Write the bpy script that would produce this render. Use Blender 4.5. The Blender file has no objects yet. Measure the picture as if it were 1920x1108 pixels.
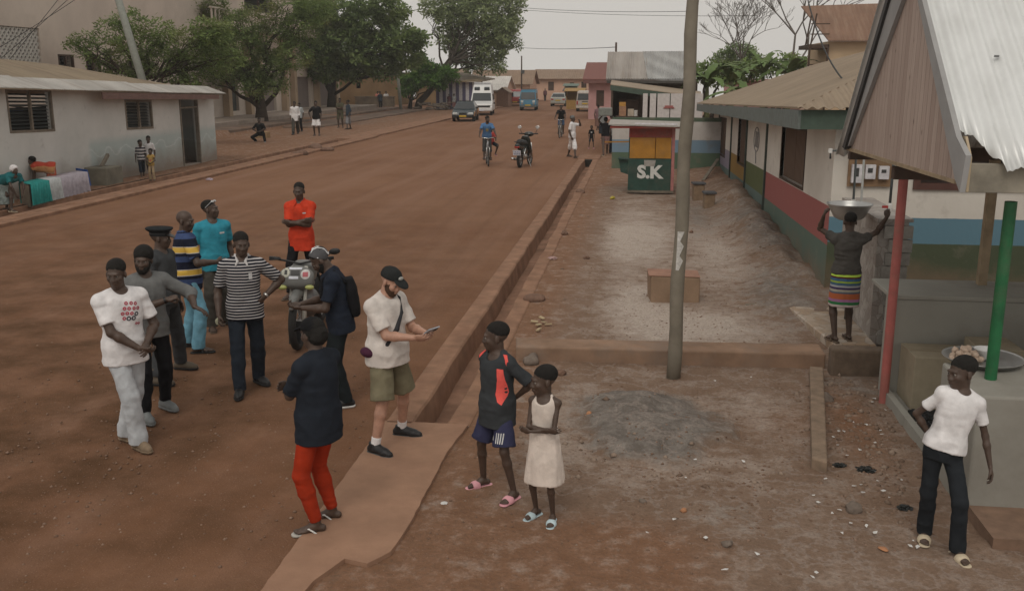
import bpy, bmesh, math, random
import numpy as np
from mathutils import Vector, Matrix
from mathutils.bvhtree import BVHTree

S = bpy.context.scene
COL = S.collection
rad = math.radians
rng = random.Random(7)
# ------------------------------------------------------------------ camera, sky, sun, exposure
FPX, CAM_H = 1800.0, 3.4
PITCH, YAW = math.atan(414 / FPX), rad(7.4)
cam_d = bpy.data.cameras.new('camera')
cam_d.sensor_width = 36
cam_d.lens = 36 * FPX / 1920
cam_d.clip_end = 3000
cam = bpy.data.objects.new('camera', cam_d)
COL.objects.link(cam)
cam.location = (0, 0, CAM_H)
cam.rotation_euler = (math.pi / 2 - PITCH, 0, YAW)
S.camera = cam
S.render.resolution_x, S.render.resolution_y = 1024, 590

SUN_EL, SUN_AZ = rad(50), rad(186)       # hazy sun behind the camera
w = bpy.data.worlds.new('World')
S.world = w
w.use_nodes = True
wn, wl = w.node_tree.nodes, w.node_tree.links
wn.clear()
sky = wn.new('ShaderNodeTexSky')
sky.sky_type = 'NISHITA'
sky.sun_disc = False
sky.sun_elevation = SUN_EL
sky.sun_rotation = SUN_AZ
sky.air_density, sky.dust_density = 1.5, 6.0
mixn = wn.new('ShaderNodeMix')
mixn.data_type = 'RGBA'
mixn.inputs[0].default_value = 0.93
mixn.inputs['B'].default_value = (6.75, 6.45, 6.05, 1)     # even overcast harmattan haze
wl.new(sky.outputs[0], mixn.inputs['A'])
bg = wn.new('ShaderNodeBackground')
bg.inputs['Strength'].default_value = 0.1
wo = wn.new('ShaderNodeOutputWorld')
wl.new(mixn.outputs['Result'], bg.inputs['Color'])
wl.new(bg.outputs[0], wo.inputs['Surface'])

sun_d = bpy.data.lights.new('sun', 'SUN')
sun_d.energy = 0.95
sun_d.angle = rad(30)
sun_d.color = (1.0, 0.95, 0.87)
sun = bpy.data.objects.new('sun', sun_d)
COL.objects.link(sun)
sun.rotation_euler = (math.pi / 2 - SUN_EL, 0, math.pi - SUN_AZ)
S.view_settings.view_transform = 'Standard'
S.view_settings.look = 'None'
S.view_settings.exposure = 0.0
S.view_settings.gamma = 1.0
S.cycles.max_bounces = 6
S.cycles.use_denoising = True

# ------------------------------------------------------------------ helpers
def ray(px, py):
    c, s = math.cos(YAW), math.sin(YAW)
    F = Vector((0, math.cos(PITCH), -math.sin(PITCH)))
    U = Vector((0, math.sin(PITCH), math.cos(PITCH)))
    d = F + Vector((1, 0, 0)) * ((px - 960) / FPX) - U * ((py - 554) / FPX)
    return Vector((c * d.x - s * d.y, s * d.x + c * d.y, d.z))
def G(px, py, z=0.0):            # the point of the level z seen at a pixel of the photograph
    d = ray(px, py)
    return Vector((0, 0, CAM_H)) + d * ((z - CAM_H) / d.z)
def AX(px, py, x):
    d = ray(px, py)
    return Vector((0, 0, CAM_H)) + d * (x / d.x)
def AY(px, py, y):
    d = ray(px, py)
    return Vector((0, 0, CAM_H)) + d * (y / d.y)

def tag(o, label=None, cat=None, group=None, kind=None):
    if label: o['label'] = label
    if cat: o['category'] = cat
    if group: o['group'] = group
    if kind: o['kind'] = kind
    return o
def empty(name, loc=(0, 0, 0), rz=0.0, label=None, cat=None, group=None):
    o = bpy.data.objects.new(name, None)
    COL.objects.link(o)
    o.empty_display_size = 0.2
    o.location = loc
    o.rotation_euler = (0, 0, rz)
    return tag(o, label, cat, group)
def copy_tree(o, parent=None):
    c = o.copy()
    COL.objects.link(c)
    if parent is not None:
        c.parent = parent
    for ch in list(o.children):
        copy_tree(ch, c)
    return c
def link_mesh(name, me, mat=None, parent=None):
    o = bpy.data.objects.new(name, me)
    COL.objects.link(o)
    if mat is not None:
        me.materials.append(mat)
    if parent is not None:
        o.parent = parent
    return o
def smooth(me, on=True):
    me.polygons.foreach_set('use_smooth', [on] * len(me.polygons))

class MB:
    """collects boxes, bars and tubes into one mesh"""
    def __init__(s):
        s.v, s.f = [], []
    def add(s, vs, fs):
        n = len(s.v)
        s.v += [tuple(p) for p in vs]
        s.f += [tuple(i + n for i in f) for f in fs]
        return s
    def box(s, a, b, rz=0.0, c=None, R=None):
        x0, y0, z0 = a; x1, y1, z1 = b
        vs = [Vector(p) for p in ((x0, y0, z0), (x1, y0, z0), (x1, y1, z0), (x0, y1, z0), (x0, y0, z1), (x1, y0, z1), (x1, y1, z1), (x0, y1, z1))]
        if rz or R:
            M = R if R else Matrix.Rotation(rz, 3, 'Z')
            c = Vector(c) if c is not None else (vs[0] + vs[6]) / 2
            vs = [M @ (p - c) + c for p in vs]
        return s.add(vs, [(0, 3, 2, 1), (4, 5, 6, 7), (0, 1, 5, 4), (1, 2, 6, 5), (2, 3, 7, 6), (3, 0, 4, 7)])
    def cbox(s, c, d, rz=0.0, R=None):
        c = Vector(c); d = Vector(d) / 2
        return s.box(c - d, c + d, rz, c, R)
    def hexa(s, p):                # eight corners: four below, four above, each counter-clockwise from above
        return s.add(p, [(0, 3, 2, 1), (4, 5, 6, 7), (0, 1, 5, 4), (1, 2, 6, 5), (2, 3, 7, 6), (3, 0, 4, 7)])
    def slab(s, poly, off):        # a planar polygon given thickness along the vector off
        n = len(poly); off = Vector(off)
        a = [Vector(p) for p in poly]; b = [p + off for p in a]
        return s.add(a + b, [tuple(range(n))[::-1], tuple(range(n, 2 * n))] + [(i, (i + 1) % n, n + (i + 1) % n, n + i) for i in range(n)])
    def bar(s, p, q, w, h=None, up=(0, 0, 1)):
        p, q = Vector(p), Vector(q); h = w if h is None else h
        d = (q - p).normalized(); u = Vector(up)
        if abs(d.dot(u)) > .98: u = Vector((0, 1, 0))
        r = d.cross(u).normalized() * w / 2; u = r.cross(d).normalized() * h / 2
        return s.hexa([p - r - u, p + r - u, q + r - u, q - r - u, p - r + u, p + r + u, q + r + u, q - r + u])
    def tube(s, pts, rs, n=8, cap=True, closed=False):
        pts = [Vector(p) for p in pts]; m = len(pts)
        if not hasattr(rs, '__len__'): rs = [rs] * m
        vs, fs = [], []
        prev = None
        for i, p in enumerate(pts):
            if closed: d = pts[(i + 1) % m] - pts[i - 1]
            else: d = pts[min(i + 1, m - 1)] - pts[max(i - 1, 0)]
            d.normalize()
            if prev is None:
                u = Vector((0, 0, 1)) if abs(d.z) < .9 else Vector((1, 0, 0))
            else: u = prev
            u = (u - d * u.dot(d)).normalized(); prev = u
            r = d.cross(u)
            vs += [p + (u * math.cos(2 * math.pi * k / n) + r * math.sin(2 * math.pi * k / n)) * rs[i] for k in range(n)]
        for i in range(m if closed else m - 1):
            for k in range(n):
                a, b = i * n + k, i * n + (k + 1) % n
                c, d2 = ((i + 1) % m) * n + (k + 1) % n, ((i + 1) % m) * n + k
                fs.append((a, b, c, d2))
        if cap and not closed:
            fs += [tuple(range(n))[::-1], tuple(range((m - 1) * n, m * n))]
        return s.add(vs, fs)
    def lathe(s, prof, c=(0, 0, 0), n=20, R=None, sx=1.0, sy=1.0):   # prof: (r, z) along the axis
        c = Vector(c); m = len(prof); vs, fs = [], []
        for r, z in prof:
            for k in range(n):
                p = Vector((r * sx * math.cos(2 * math.pi * k / n), r * sy * math.sin(2 * math.pi * k / n), z))
                vs.append((R @ p if R else p) + c)
        for i in range(m - 1):
            for k in range(n):
                fs.append((i * n + k, i * n + (k + 1) % n, (i + 1) * n + (k + 1) % n, (i + 1) * n + k))
        fs += [tuple(range(n))[::-1], tuple(range((m - 1) * n, m * n))]
        return s.add(vs, fs)
    def build(s, name, mat, parent=None, sm=False, bevel=0.0):
        me = bpy.data.meshes.new(name)
        me.from_pydata(s.v, [], s.f)
        me.update()
        if sm: smooth(me)
        o = link_mesh(name, me, mat, parent)
        if bevel:
            md = o.modifiers.new('bevel', 'BEVEL')
            md.width = bevel; md.segments = 2; md.limit_method = 'ANGLE'; md.angle_limit = rad(40)
        return o

# ------------------------------------------------------------------ materials
def srgb(r, g, b):
    f = lambda c: (c / 255 / 12.92) if c / 255 <= .04045 else ((c / 255 + .055) / 1.055) ** 2.4
    return (f(r), f(g), f(b), 1)
class NT:
    def __init__(s, name):
        s.m = bpy.data.materials.new(name); s.m.use_nodes = True
        s.n, s.l = s.m.node_tree.nodes, s.m.node_tree.links
        s.b = s.n['Principled BSDF']
        s._co = None
    def new(s, t, **kw):
        x = s.n.new(t)
        for k, v in kw.items(): setattr(x, k, v)
        return x
    def link(s, a, b): s.l.new(a, b)
    def co(s, which='Object'):
        if s._co is None: s._co = s.new('ShaderNodeTexCoord')
        return s._co.outputs[which]
    def sep(s):
        x = s.new('ShaderNodeSeparateXYZ'); s.link(s.co(), x.inputs[0]); return x
    def mapping(s, scale=(1, 1, 1), rot=(0, 0, 0), loc=(0, 0, 0)):
        x = s.new('ShaderNodeMapping'); s.link(s.co(), x.inputs[0])
        x.inputs['Scale'].default_value = scale; x.inputs['Rotation'].default_value = rot; x.inputs['Location'].default_value = loc
        return x.outputs[0]
    def noise(s, scale, vec=None, detail=4, rough=.6):
        x = s.new('ShaderNodeTexNoise'); x.inputs['Scale'].default_value = scale
        x.inputs['Detail'].default_value = detail; x.inputs['Roughness'].default_value = rough
        s.link(vec if vec is not None else s.co(), x.inputs['Vector']); return x.outputs['Fac']
    def ramp(s, fac, a, b, lo=0.0, hi=1.0):
        x = s.new('ShaderNodeMapRange'); s.link(fac, x.inputs[0])
        x.inputs[1].default_value, x.inputs[2].default_value, x.inputs[3].default_value, x.inputs[4].default_value = a, b, lo, hi
        return x.outputs[0]
    def math(s, op, a, b=None, c=None):
        x = s.new('ShaderNodeMath', operation=op)
        for i, v in enumerate((a, b, c)):
            if v is None: continue
            if isinstance(v, (int, float)): x.inputs[i].default_value = v
            else: s.link(v, x.inputs[i])
        return x.outputs[0]
    def mix(s, fac, a, b, mode='MIX'):
        x = s.new('ShaderNodeMix', data_type='RGBA', blend_type=mode)
        for i, v in ((0, fac), ('A', a), ('B', b)):
            if isinstance(v, (int, float)): x.inputs[i].default_value = v
            elif isinstance(v, tuple): x.inputs[i].default_value = v if len(v) == 4 else (*v, 1)
            else: s.link(v, x.inputs[i])
        return x.outputs['Result']
    def bump(s, h, strength=.3, dist=.01):
        x = s.new('ShaderNodeBump'); x.inputs['Strength'].default_value = strength; x.inputs['Distance'].default_value = dist
        s.link(h, x.inputs['Height']); s.link(x.outputs[0], s.b.inputs['Normal'])
    def out(s, col, rough=.8, spec=.3, metal=0.0):
        if isinstance(col, tuple): s.b.inputs['Base Color'].default_value = col if len(col) == 4 else (*col, 1)
        else: s.link(col, s.b.inputs['Base Color'])
        s.b.inputs['Roughness'].default_value = rough
        s.b.inputs['Specular IOR Level'].default_value = spec
        s.b.inputs['Metallic'].default_value = metal
        return s.m
def dk(c, k): return (c[0] * k, c[1] * k, c[2] * k, 1)
_M = {}
def plain(name, col, rough=.6, spec=.4, metal=0.0, var=.25, scale=8.0, bump=0.0, bscale=60.0, dirt=None, dirt_amt=.4):
    """a surface with broken colour and, if asked, grime in patches"""
    if name in _M: return _M[name]
    t = NT(name)
    n = t.noise(scale)
    c = t.mix(t.ramp(n, .3, .7), dk(col, 1 - var), dk(col, 1 + var * .6))
    if dirt is not None:
        c = t.mix(t.ramp(t.noise(scale * .45, detail=8, rough=.7), .48, .68, 0, dirt_amt), c, dirt)
    if bump: t.bump(t.noise(bscale), bump, .006)
    _M[name] = t.out(c, rough, spec, metal)
    return _M[name]
def cloth(name, col, rough=.9, var=.18):
    if name in _M: return _M[name]
    t = NT(name)
    c = t.mix(t.ramp(t.noise(9, detail=6), .3, .7), dk(col, 1 - var), dk(col, 1 + var))
    t.bump(t.noise(22, detail=5), .35, .012)
    _M[name] = t.out(c, rough, .08)
    return _M[name]
def striped(name, stops, period, offset=0.0, tilt=0.0):
    """cloth with horizontal bands; stops = [(position 0..1, colour)]"""
    t = NT(name)
    z = t.sep().outputs['Z']
    if tilt:
        z = t.math('ADD', z, t.math('MULTIPLY', t.sep().outputs['X'], tilt))
    z = t.math('ADD', z, t.math('MULTIPLY', t.math('SUBTRACT', t.noise(4), .5), .012))
    f = t.math('FRACT', t.math('DIVIDE', t.math('ADD', z, offset), period))
    r = t.new('ShaderNodeValToRGB'); r.color_ramp.interpolation = 'CONSTANT'
    e = r.color_ramp.elements
    while len(e) < len(stops): e.new(.5)
    for el, (p, c) in zip(e, stops): el.position = p; el.color = c
    t.link(f, r.inputs[0])
    c = t.mix(t.ramp(t.noise(12), .3, .7, 0, .25), r.outputs[0], dk(stops[0][1], .6), 'MULTIPLY')
    c = t.mix(.75, c, r.outputs[0])
    t.bump(t.noise(22, detail=5), .35, .012)
    return t.out(c, .9, .15)
def text_mesh(body, size, font_bold=True, extrude=0.0):
    cu = bpy.data.curves.new('lettering', 'FONT')
    cu.body = body; cu.size = size; cu.extrude = extrude; cu.align_x = 'CENTER'; cu.align_y = 'CENTER'
    cu.resolution_u = 3
    if font_bold: cu.offset = size * .045
    o = bpy.data.objects.new('lettering', cu); COL.objects.link(o)
    dg = bpy.context.evaluated_depsgraph_get()
    me = bpy.data.meshes.new_from_object(o.evaluated_get(dg))
    bpy.data.objects.remove(o); bpy.data.curves.remove(cu)
    return me
_lat = np.random.RandomState(3).rand(32, 32, 32).astype(np.float32)
def vnoise(p):
    i = np.floor(p).astype(int); f = p - i; f = f * f * (3 - 2 * f)
    r = 0
    for a in (0, 1):
        for b in (0, 1):
            for c in (0, 1):
                wgt = (f[:, 0] if a else 1 - f[:, 0]) * (f[:, 1] if b else 1 - f[:, 1]) * (f[:, 2] if c else 1 - f[:, 2])
                r = r + wgt * _lat[(i[:, 0] + a) & 31, (i[:, 1] + b) & 31, (i[:, 2] + c) & 31]
    return r
# ------------------------------------------------------------------ the ground, the road, the drains
def grid_sheet(name, xs, ys, zf, mat, attr=None):
    X, Y = np.meshgrid(np.array(xs), np.array(ys), indexing='ij')
    Z = zf(X, Y); n, m = X.shape
    me = bpy.data.meshes.new(name)
    i = np.arange(n * m).reshape(n, m)
    q = np.stack([i[:-1, :-1], i[1:, :-1], i[1:, 1:], i[:-1, 1:]], -1).reshape(-1, 4)
    me.vertices.add(n * m); me.vertices.foreach_set('co', np.stack([X, Y, Z], -1).astype(np.float32).ravel())
    me.loops.add(q.size); me.loops.foreach_set('vertex_index', q.astype(np.int32).ravel())
    me.polygons.add(len(q)); me.polygons.foreach_set('loop_start', np.arange(0, q.size, 4, dtype=np.int32))
    me.update(calc_edges=True); smooth(me)
    if attr is not None:
        a = me.color_attributes.new('soil_and_shade', 'FLOAT_COLOR', 'POINT')
        a.data.foreach_set('color', np.stack([*attr(X, Y), np.ones_like(X)], -1).astype(np.float32).ravel())
    o = link_mesh(name, me, mat)
    o['kind'] = 'structure'
    return o
def nz(X, Y, f, seed=0.0):
    return vnoise(np.stack([X.ravel() * f + seed, Y.ravel() * f + seed * 1.7, 0 * X.ravel() + seed], 1)).reshape(X.shape)
def road_mat():
    t = NT('laterite_road')
    streak = t.noise(1.0, t.mapping((1.1, .05, 1)), 5)
    broad = t.noise(.22, detail=5)
    fine = t.noise(14, detail=8, rough=.75)
    c = t.mix(t.ramp(broad, .3, .7), (.182, .085, .044), (.252, .135, .079))
    c = t.mix(t.ramp(streak, .45, .7, 0, .6), c, (.285, .165, .112))
    c = t.mix(t.ramp(t.noise(1.0, t.mapping((4.2, .10, 1), (0, 0, .05)), 4), .5, .72, 0, .4), c, (.15, .078, .048))
    c = t.mix(t.ramp(t.noise(2.2, detail=8, rough=.7), .5, .75, 0, .5), c, (.265, .155, .104))
    c = t.mix(t.ramp(fine, .35, .75, 0, .5), c, (.155, .080, .048))
    x = t.new('ShaderNodeAttribute'); x.attribute_name = 'soil_and_shade'
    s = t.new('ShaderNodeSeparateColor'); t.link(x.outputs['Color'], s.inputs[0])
    near_shade = t.math('MULTIPLY', s.outputs[0], t.ramp(t.noise(1.3, detail=7), .3, .65))
    c = t.mix(near_shade, c, (.085, .042, .019))  # shade painted into the road colour, deepest toward the near left, broken by noise
    peb = t.new('ShaderNodeTexVoronoi'); peb.inputs['Scale'].default_value = 38; t.link(t.co(), peb.inputs['Vector'])
    c = t.mix(t.ramp(peb.outputs['Distance'], .05, .25, .45, 0), c, (.33, .20, .14))
    h = t.math('ADD', t.math('MULTIPLY', fine, .6), t.noise(60, detail=4))
    t.bump(h, .55, .02)
    return t.out(c, .95, .15)
def yard_mat():
    t = NT('yard_soil')
    x = t.new('ShaderNodeAttribute'); x.attribute_name = 'soil_and_shade'
    s = t.new('ShaderNodeSeparateColor'); t.link(x.outputs['Color'], s.inputs[0])
    n1 = t.noise(1.6, detail=8, rough=.65); n2 = t.noise(5, detail=8, rough=.7); n3 = t.noise(30, detail=6, rough=.7)
    c = t.mix(t.ramp(n1, .3, .7), (.190, .123, .083), (.30, .22, .168))
    c = t.mix(t.ramp(n2, .35, .7, 0, .45), c, (.165, .112, .080))
    c = t.mix(t.math('MULTIPLY', s.outputs[2], t.ramp(n1, .15, .4)), c, t.mix(t.ramp(n2, .35, .7), (.20, .105, .060), (.275, .155, .098)))
    vein = t.ramp(t.math('ABSOLUTE', t.math('SUBTRACT', t.noise(2.4, detail=6, rough=.6), .5)), 0, .035, 1, 0)
    mid = t.math('ADD', t.math('MULTIPLY', t.math('SUBTRACT', n2, .5), 2.0), t.math('MULTIPLY', t.math('SUBTRACT', n1, .5), 1.2))
    ash = t.ramp(t.math('ADD', s.outputs[0], mid), .05, .95, 0, .95)
    c = t.mix(ash, c, (.49, .415, .355))
    grey = t.ramp(t.math('ADD', s.outputs[1], mid), .25, 1.0, 0, .9)
    c = t.mix(grey, c, t.mix(t.ramp(n2, .4, .65), (.125, .115, .104), (.25, .225, .20)))
    c = t.mix(t.math('MULTIPLY', t.math('MULTIPLY', vein, .55), t.math('SUBTRACT', 1.0, s.outputs[2])), c, (.36, .30, .26))
    c = t.mix(t.ramp(n3, .45, .72, 0, .55), c, (.105, .075, .056))
    peb = t.new('ShaderNodeTexVoronoi'); peb.inputs['Scale'].default_value = 30; t.link(t.co(), peb.inputs['Vector'])
    c = t.mix(t.ramp(peb.outputs['Distance'], .04, .22, .5, 0), c, (.34, .27, .22))
    t.bump(t.math('ADD', t.math('MULTIPLY', n2, 1.2), n3), .7, .03)
    return t.out(c, .95, .12)
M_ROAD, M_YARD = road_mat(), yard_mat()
far_drop = lambda Y: np.where(Y > 134, -(Y - 134) * .05, 0)
def ys_list(a, b, s0, grow):
    r = [a]; s = s0
    while r[-1] < b: r.append(r[-1] + s); s *= grow
    r[-1] = b
    return r
road_ys = ys_list(3.0, 134, .10, 1.012) + [150, 200, 320, 600]
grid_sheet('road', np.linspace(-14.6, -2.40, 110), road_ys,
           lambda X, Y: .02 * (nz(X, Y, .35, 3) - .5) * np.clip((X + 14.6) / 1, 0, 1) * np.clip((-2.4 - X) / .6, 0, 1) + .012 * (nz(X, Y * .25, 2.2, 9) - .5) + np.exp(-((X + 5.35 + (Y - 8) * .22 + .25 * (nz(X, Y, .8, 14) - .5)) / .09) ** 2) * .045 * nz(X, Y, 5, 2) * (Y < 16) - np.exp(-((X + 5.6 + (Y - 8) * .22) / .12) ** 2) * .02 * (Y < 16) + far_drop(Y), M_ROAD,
           lambda X, Y: (np.clip(1.35 - (Y - 4) / 18, 0, 1) * np.clip((-2.6 - X) / 5 + .5, 0, 1), 0 * X, 0 * X))  # mask of the painted shade: grows toward the camera and the left
grid_sheet('left_verge', np.concatenate([np.linspace(-140, -30, 12), np.linspace(-29, -15.95, 60)]), ys_list(12, 134, .35, 1.012) + [150, 200, 320, 600],
           lambda X, Y: .05 + .06 * (nz(X, Y, .5, 5) - .4) + np.where(X < -22.6, .30, 0) * (Y > 44) + far_drop(Y), M_YARD,
           lambda X, Y: (0 * X, np.clip(nz(X, Y, .15, 7) - .5, 0, 1), 1 + 0 * X))
def bumpfn(X, Y, cx, cy, rx, ry, rot=0):
    c, s = math.cos(rot), math.sin(rot)
    u = ((X - cx) * c + (Y - cy) * s) / rx; v = (-(X - cx) * s + (Y - cy) * c) / ry
    return np.exp(-(u * u + v * v))
def yard_z(X, Y):
    z = .03 * (nz(X, Y, .8, 2) - .5) + .018 * (nz(X, Y, 3.3, 8) - .5) * (Y < 30)
    r = np.sqrt(((X - .12) / .78) ** 2 + ((Y - 9.15) / .85) ** 2) + .65 * (nz(X, Y, 2.0, 6) - .5)
    z += np.clip((1 - r) / .45, 0, 1) ** .8 * .13 * (.45 + .9 * nz(X, Y, 2.6, 1)) + np.where(r < 1.1, .07 * (nz(X, Y, 6, 3) - .5), 0)
    z += .10 * np.clip((X - 1.7) / .9, 0, 1) * np.clip((Y - 12.5) / 2, 0, 1) * np.clip((40 - Y) / 2, 0, 1) * (.5 + nz(X, Y, .9, 4))
    z += (.36 * bumpfn(X, Y, 2.6, 22, .45, 4.5) + .30 * bumpfn(X, Y, 2.6, 28, .5, 2.5)) * (.5 + nz(X, Y, 1.6, 3)) + .10 * (nz(X, Y, 4.5, 5) - .4) * np.clip((X - 1.8) / .3, 0, 1) * np.clip((Y - 13) / 2, 0, 1) * np.clip((34 - Y) / 3, 0, 1) + .05 * bumpfn(X, Y, 2.2, 14.6, .5, .7)
    z += .05 * (nz(X, Y, 5, 12) - .3) * np.clip((X - 1.7) / .3, 0, 1) * (Y < 11) * (Y > 6.6)
    z *= np.clip((X + 1.6) / .3, 0, 1)
    return z + far_drop(Y)
def yard_soil(X, Y):
    n = nz(X, Y, .9, 3) - .5
    ash = 1.1 * bumpfn(X, Y, .0, 21, .9, 4) + 1.2 * bumpfn(X, Y, .7, 13.0, .9, 1.0) + .9 * bumpfn(X, Y, .1, 14.5, .5, 1.3) + .8 * bumpfn(X, Y, 1.6, 19, .5, 4) + .45 * bumpfn(X, Y, .6, 8.2, 1.1, .5) + .4 * bumpfn(X, Y, 1.2, 9.6, .6, .9) + .5 * bumpfn(X, Y, -.7, 9.2, .35, 1.3) + n * .5
    r = np.sqrt(((X - .12) / .80) ** 2 + ((Y - 9.15) / .88) ** 2) + .65 * (nz(X, Y, 2.0, 6) - .5)
    grey = 1.3 * np.clip(1.25 - r, 0, .6) / .6 + 1.0 * bumpfn(X, Y, 2.2, 15, .6, 1.6) + 1.0 * bumpfn(X, Y, 2.6, 21, .5, 4) + .8 * bumpfn(X, Y, 1.5, 24, .5, 3.5) + .6 * bumpfn(X, Y, 2.5, 10.6, .5, .5) + .35 * bumpfn(X, Y, .9, 7.3, .5, .4) + n * .3
    red = np.clip(.15 + 1.0 * np.exp(-((X + 1.5) / .5) ** 2) + 1.3 * np.clip((7.2 - Y) / .6, 0, 1) * np.clip((.9 - X) / .8, 0, 1) + .9 * bumpfn(X, Y, 2.2, 9.4, .22, 1.2) + .5 * (Y > 30) + .4 * bumpfn(X, Y, 1.5, 9.4, .4, .5), 0, 1)
    ash = ash - .6 * np.exp(-((X + 1.3) / .6) ** 2)
    return np.clip(ash, 0, 1.2), np.clip(grey, 0, 1.2), red
yx = np.concatenate([np.linspace(-1.58, 3.2, 130), np.linspace(3.5, 16, 14), [30, 60, 140]])
grid_sheet('yard', yx, ys_list(3.0, 134, .045, 1.009) + [150, 200, 320, 600], yard_z, M_YARD, yard_soil)
grid_sheet('apron', np.linspace(-2.42, -1.56, 12), ys_list(3, 8.85, .2, 1.0), lambda X, Y: -.012 + 0 * X, M_YARD, lambda X, Y: (0 * X, 0 * X, 1 + 0 * X))
grid_sheet('road_edge', np.linspace(-2.42, -1.56, 8), ys_list(41.5, 134, 1.5, 1.0) + [150, 600], lambda X, Y: -.004 + far_drop(Y), M_ROAD, lambda X, Y: (0 * X, 0 * X, 0 * X))
M_CONC = plain('dusty_concrete', (.27, .155, .10), .92, .15, var=.3, scale=3, bump=.5, bscale=40, dirt=(.20, .105, .066, 1), dirt_amt=.8)
M_CONC2 = plain('pink_concrete', (.32, .19, .125), .92, .15, var=.18, scale=2.5, bump=.4, bscale=55, dirt=(.24, .135, .090, 1), dirt_amt=.6)
M_CHAN = plain('drain_silt', (.25, .145, .098), .95, .1, var=.4, scale=2.0, bump=.6, bscale=20, dirt=(.15, .085, .058, 1), dirt_amt=.6)
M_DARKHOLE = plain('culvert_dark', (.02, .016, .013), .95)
def ragged(pts, k, amp, seed):
    r = random.Random(seed); out = []
    for i in range(len(pts)):
        a, b = Vector(pts[i]), Vector(pts[(i + 1) % len(pts)])
        n = max(1, int((b - a).length / k))
        for j in range(n):
            p = a.lerp(b, j / n)
            if j: p += Vector((r.uniform(-amp, amp), r.uniform(-amp, amp), 0))
            out.append(p)
    return out
def drain(y0, y1, xo0, xi0, xi1, xo1, depth, top, name, n, seed):
    r = random.Random(seed)
    k, c = MB(), MB()
    prof = lambda jl, jr: [(xo0, -.3), (xo0 + .012 + jl * .3, top - .012), (xo0 + .03 + jl * .3, top), (xi0 - .02 + jl, top), (xi0 + jl, top - .02), (xi0 + .035 + jl, -depth),
                           (xi1 - .035 + jr, -depth + .01), (xi1 + jr, top - .03), (xi1 + .02 + jr, top - .01), (xo1 - .03 + jr * .3, top - .01), (xo1 - .01 + jr * .3, top - .022), (xo1, -.3)]
    ys = np.linspace(y0, y1, n); rows = []
    for y in ys: 
        jl, jr = .04 * (float(nz(np.array([[y * 1.1]]), np.array([[seed]]), 1.0, seed)[0, 0]) - .5) + r.uniform(-.005, .005), .05 * (float(nz(np.array([[y * 1.4]]), np.array([[seed + 9]]), 1.0, seed)[0, 0]) - .5) + r.uniform(-.005, .005)
        rows.append([(x, y, z) for x, z in prof(jl, jr)])
    V = [p for row in rows for p in row]; m = 12
    fk, fc = [], []
    for i in range(n - 1):
        for j in range(m - 1):
            f = (i * m + j, i * m + j + 1, (i + 1) * m + j + 1, (i + 1) * m + j)
            (fc if 5 <= j <= 5 else fk).append(f)
    o = MB().add(V, [tuple(reversed(f)) for f in fk] + [tuple(range(m))[::-1] if False else tuple(range(4, 8))]).build(name, M_CONC)
    o['kind'] = 'structure'
    o2 = MB().add(V, [tuple(reversed(f)) for f in fc]).build('drain_channel', M_CHAN, sm=True)
    o2['kind'] = 'structure'
drain(8.83, 39.8, -2.43, -2.14, -1.80, -1.56, .27, .03, 'drain_kerb', 150, 4)
drain(12, 52.5, -15.0, -14.72, -14.70, -14.3, .02, .10, 'road_kerb', 90, 5)     # left kerb: solid strip
drain(12, 50, -16.1, -15.86, -15.05, -14.99, .34, .05, 'roadside_drain', 90, 6)
o = MB()
for y0, y1 in ((50, 54), (54.2, 134)): o.box((-16.0, y0, -.3), (-14.5, y1, .085))
o = o.build('kerb_slab', M_CONC); o['kind'] = 'structure'
c = MB().box((-2.46, 39.62, -.6), (-1.54, 41.6, .045)); c = c.build('culvert_cover', M_CONC); c['kind'] = 'structure'
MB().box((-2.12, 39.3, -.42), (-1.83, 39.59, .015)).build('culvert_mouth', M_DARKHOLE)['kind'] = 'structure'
slab = ragged([(-2.43, 3.0, 0), (-2.27, 3.0, 0), (-2.20, 5.0, 0), (-2.12, 5.75, 0), (-2.00, 6.08, 0), (-1.82, 6.03, 0), (-1.70, 6.22, 0), (-1.665, 6.7, 0), (-1.66, 8.1, 0), (-1.59, 8.86, 0), (-2.43, 8.86, 0)], .10, .006, 3)
slab = [p + Vector((0, 0, -.06)) for p in slab]
M_SLAB = M_CONC2
o = MB().slab(slab, (0, 0, .082)).build('concrete_crossing', M_SLAB); o['kind'] = 'structure'
MB().box((-2.43, 8.862, -.5), (-1.56, 9.0, -.055)).build('drain_end', M_CHAN)['kind'] = 'structure'

# ------------------------------------------------------------------ building helpers
def wall_cells(mb, axis, p0, p1, a0, a1, z0, z1, holes, sh=None):
    """a wall with openings. axis 'x': plane x = p0..p1, runs along y = a0..a1; axis 'y': the other way round. sh shifts z by position along the wall"""
    A = sorted({a0, a1, *[h[0] for h in holes], *[h[1] for h in holes]}); Zs = sorted({z0, z1, *[h[2] for h in holes], *[h[3] for h in holes]})
    sh = sh or (lambda a: 0)
    for i in range(len(A) - 1):
        run = None
        for j in range(len(Zs) - 1):
            am, zm = (A[i] + A[i + 1]) / 2, (Zs[j] + Zs[j + 1]) / 2
            hole = any(h[0] < am < h[1] and h[2] < zm < h[3] for h in holes)
            if not hole: run = [run[0] if run else Zs[j], Zs[j + 1]]
            if (hole or j == len(Zs) - 2) and run:
                c = []
                for z in run:
                    for a, p in ((A[i], p0), (A[i + 1], p0), (A[i + 1], p1), (A[i], p1)):
                        c.append((p, a, z + sh(a)) if axis == 'x' else (a, p, z + sh(a)))
                if axis == 'x': c = [c[k] for k in (3, 2, 1, 0, 7, 6, 5, 4)]
                mb.hexa(c); run = None
    return mb
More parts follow.
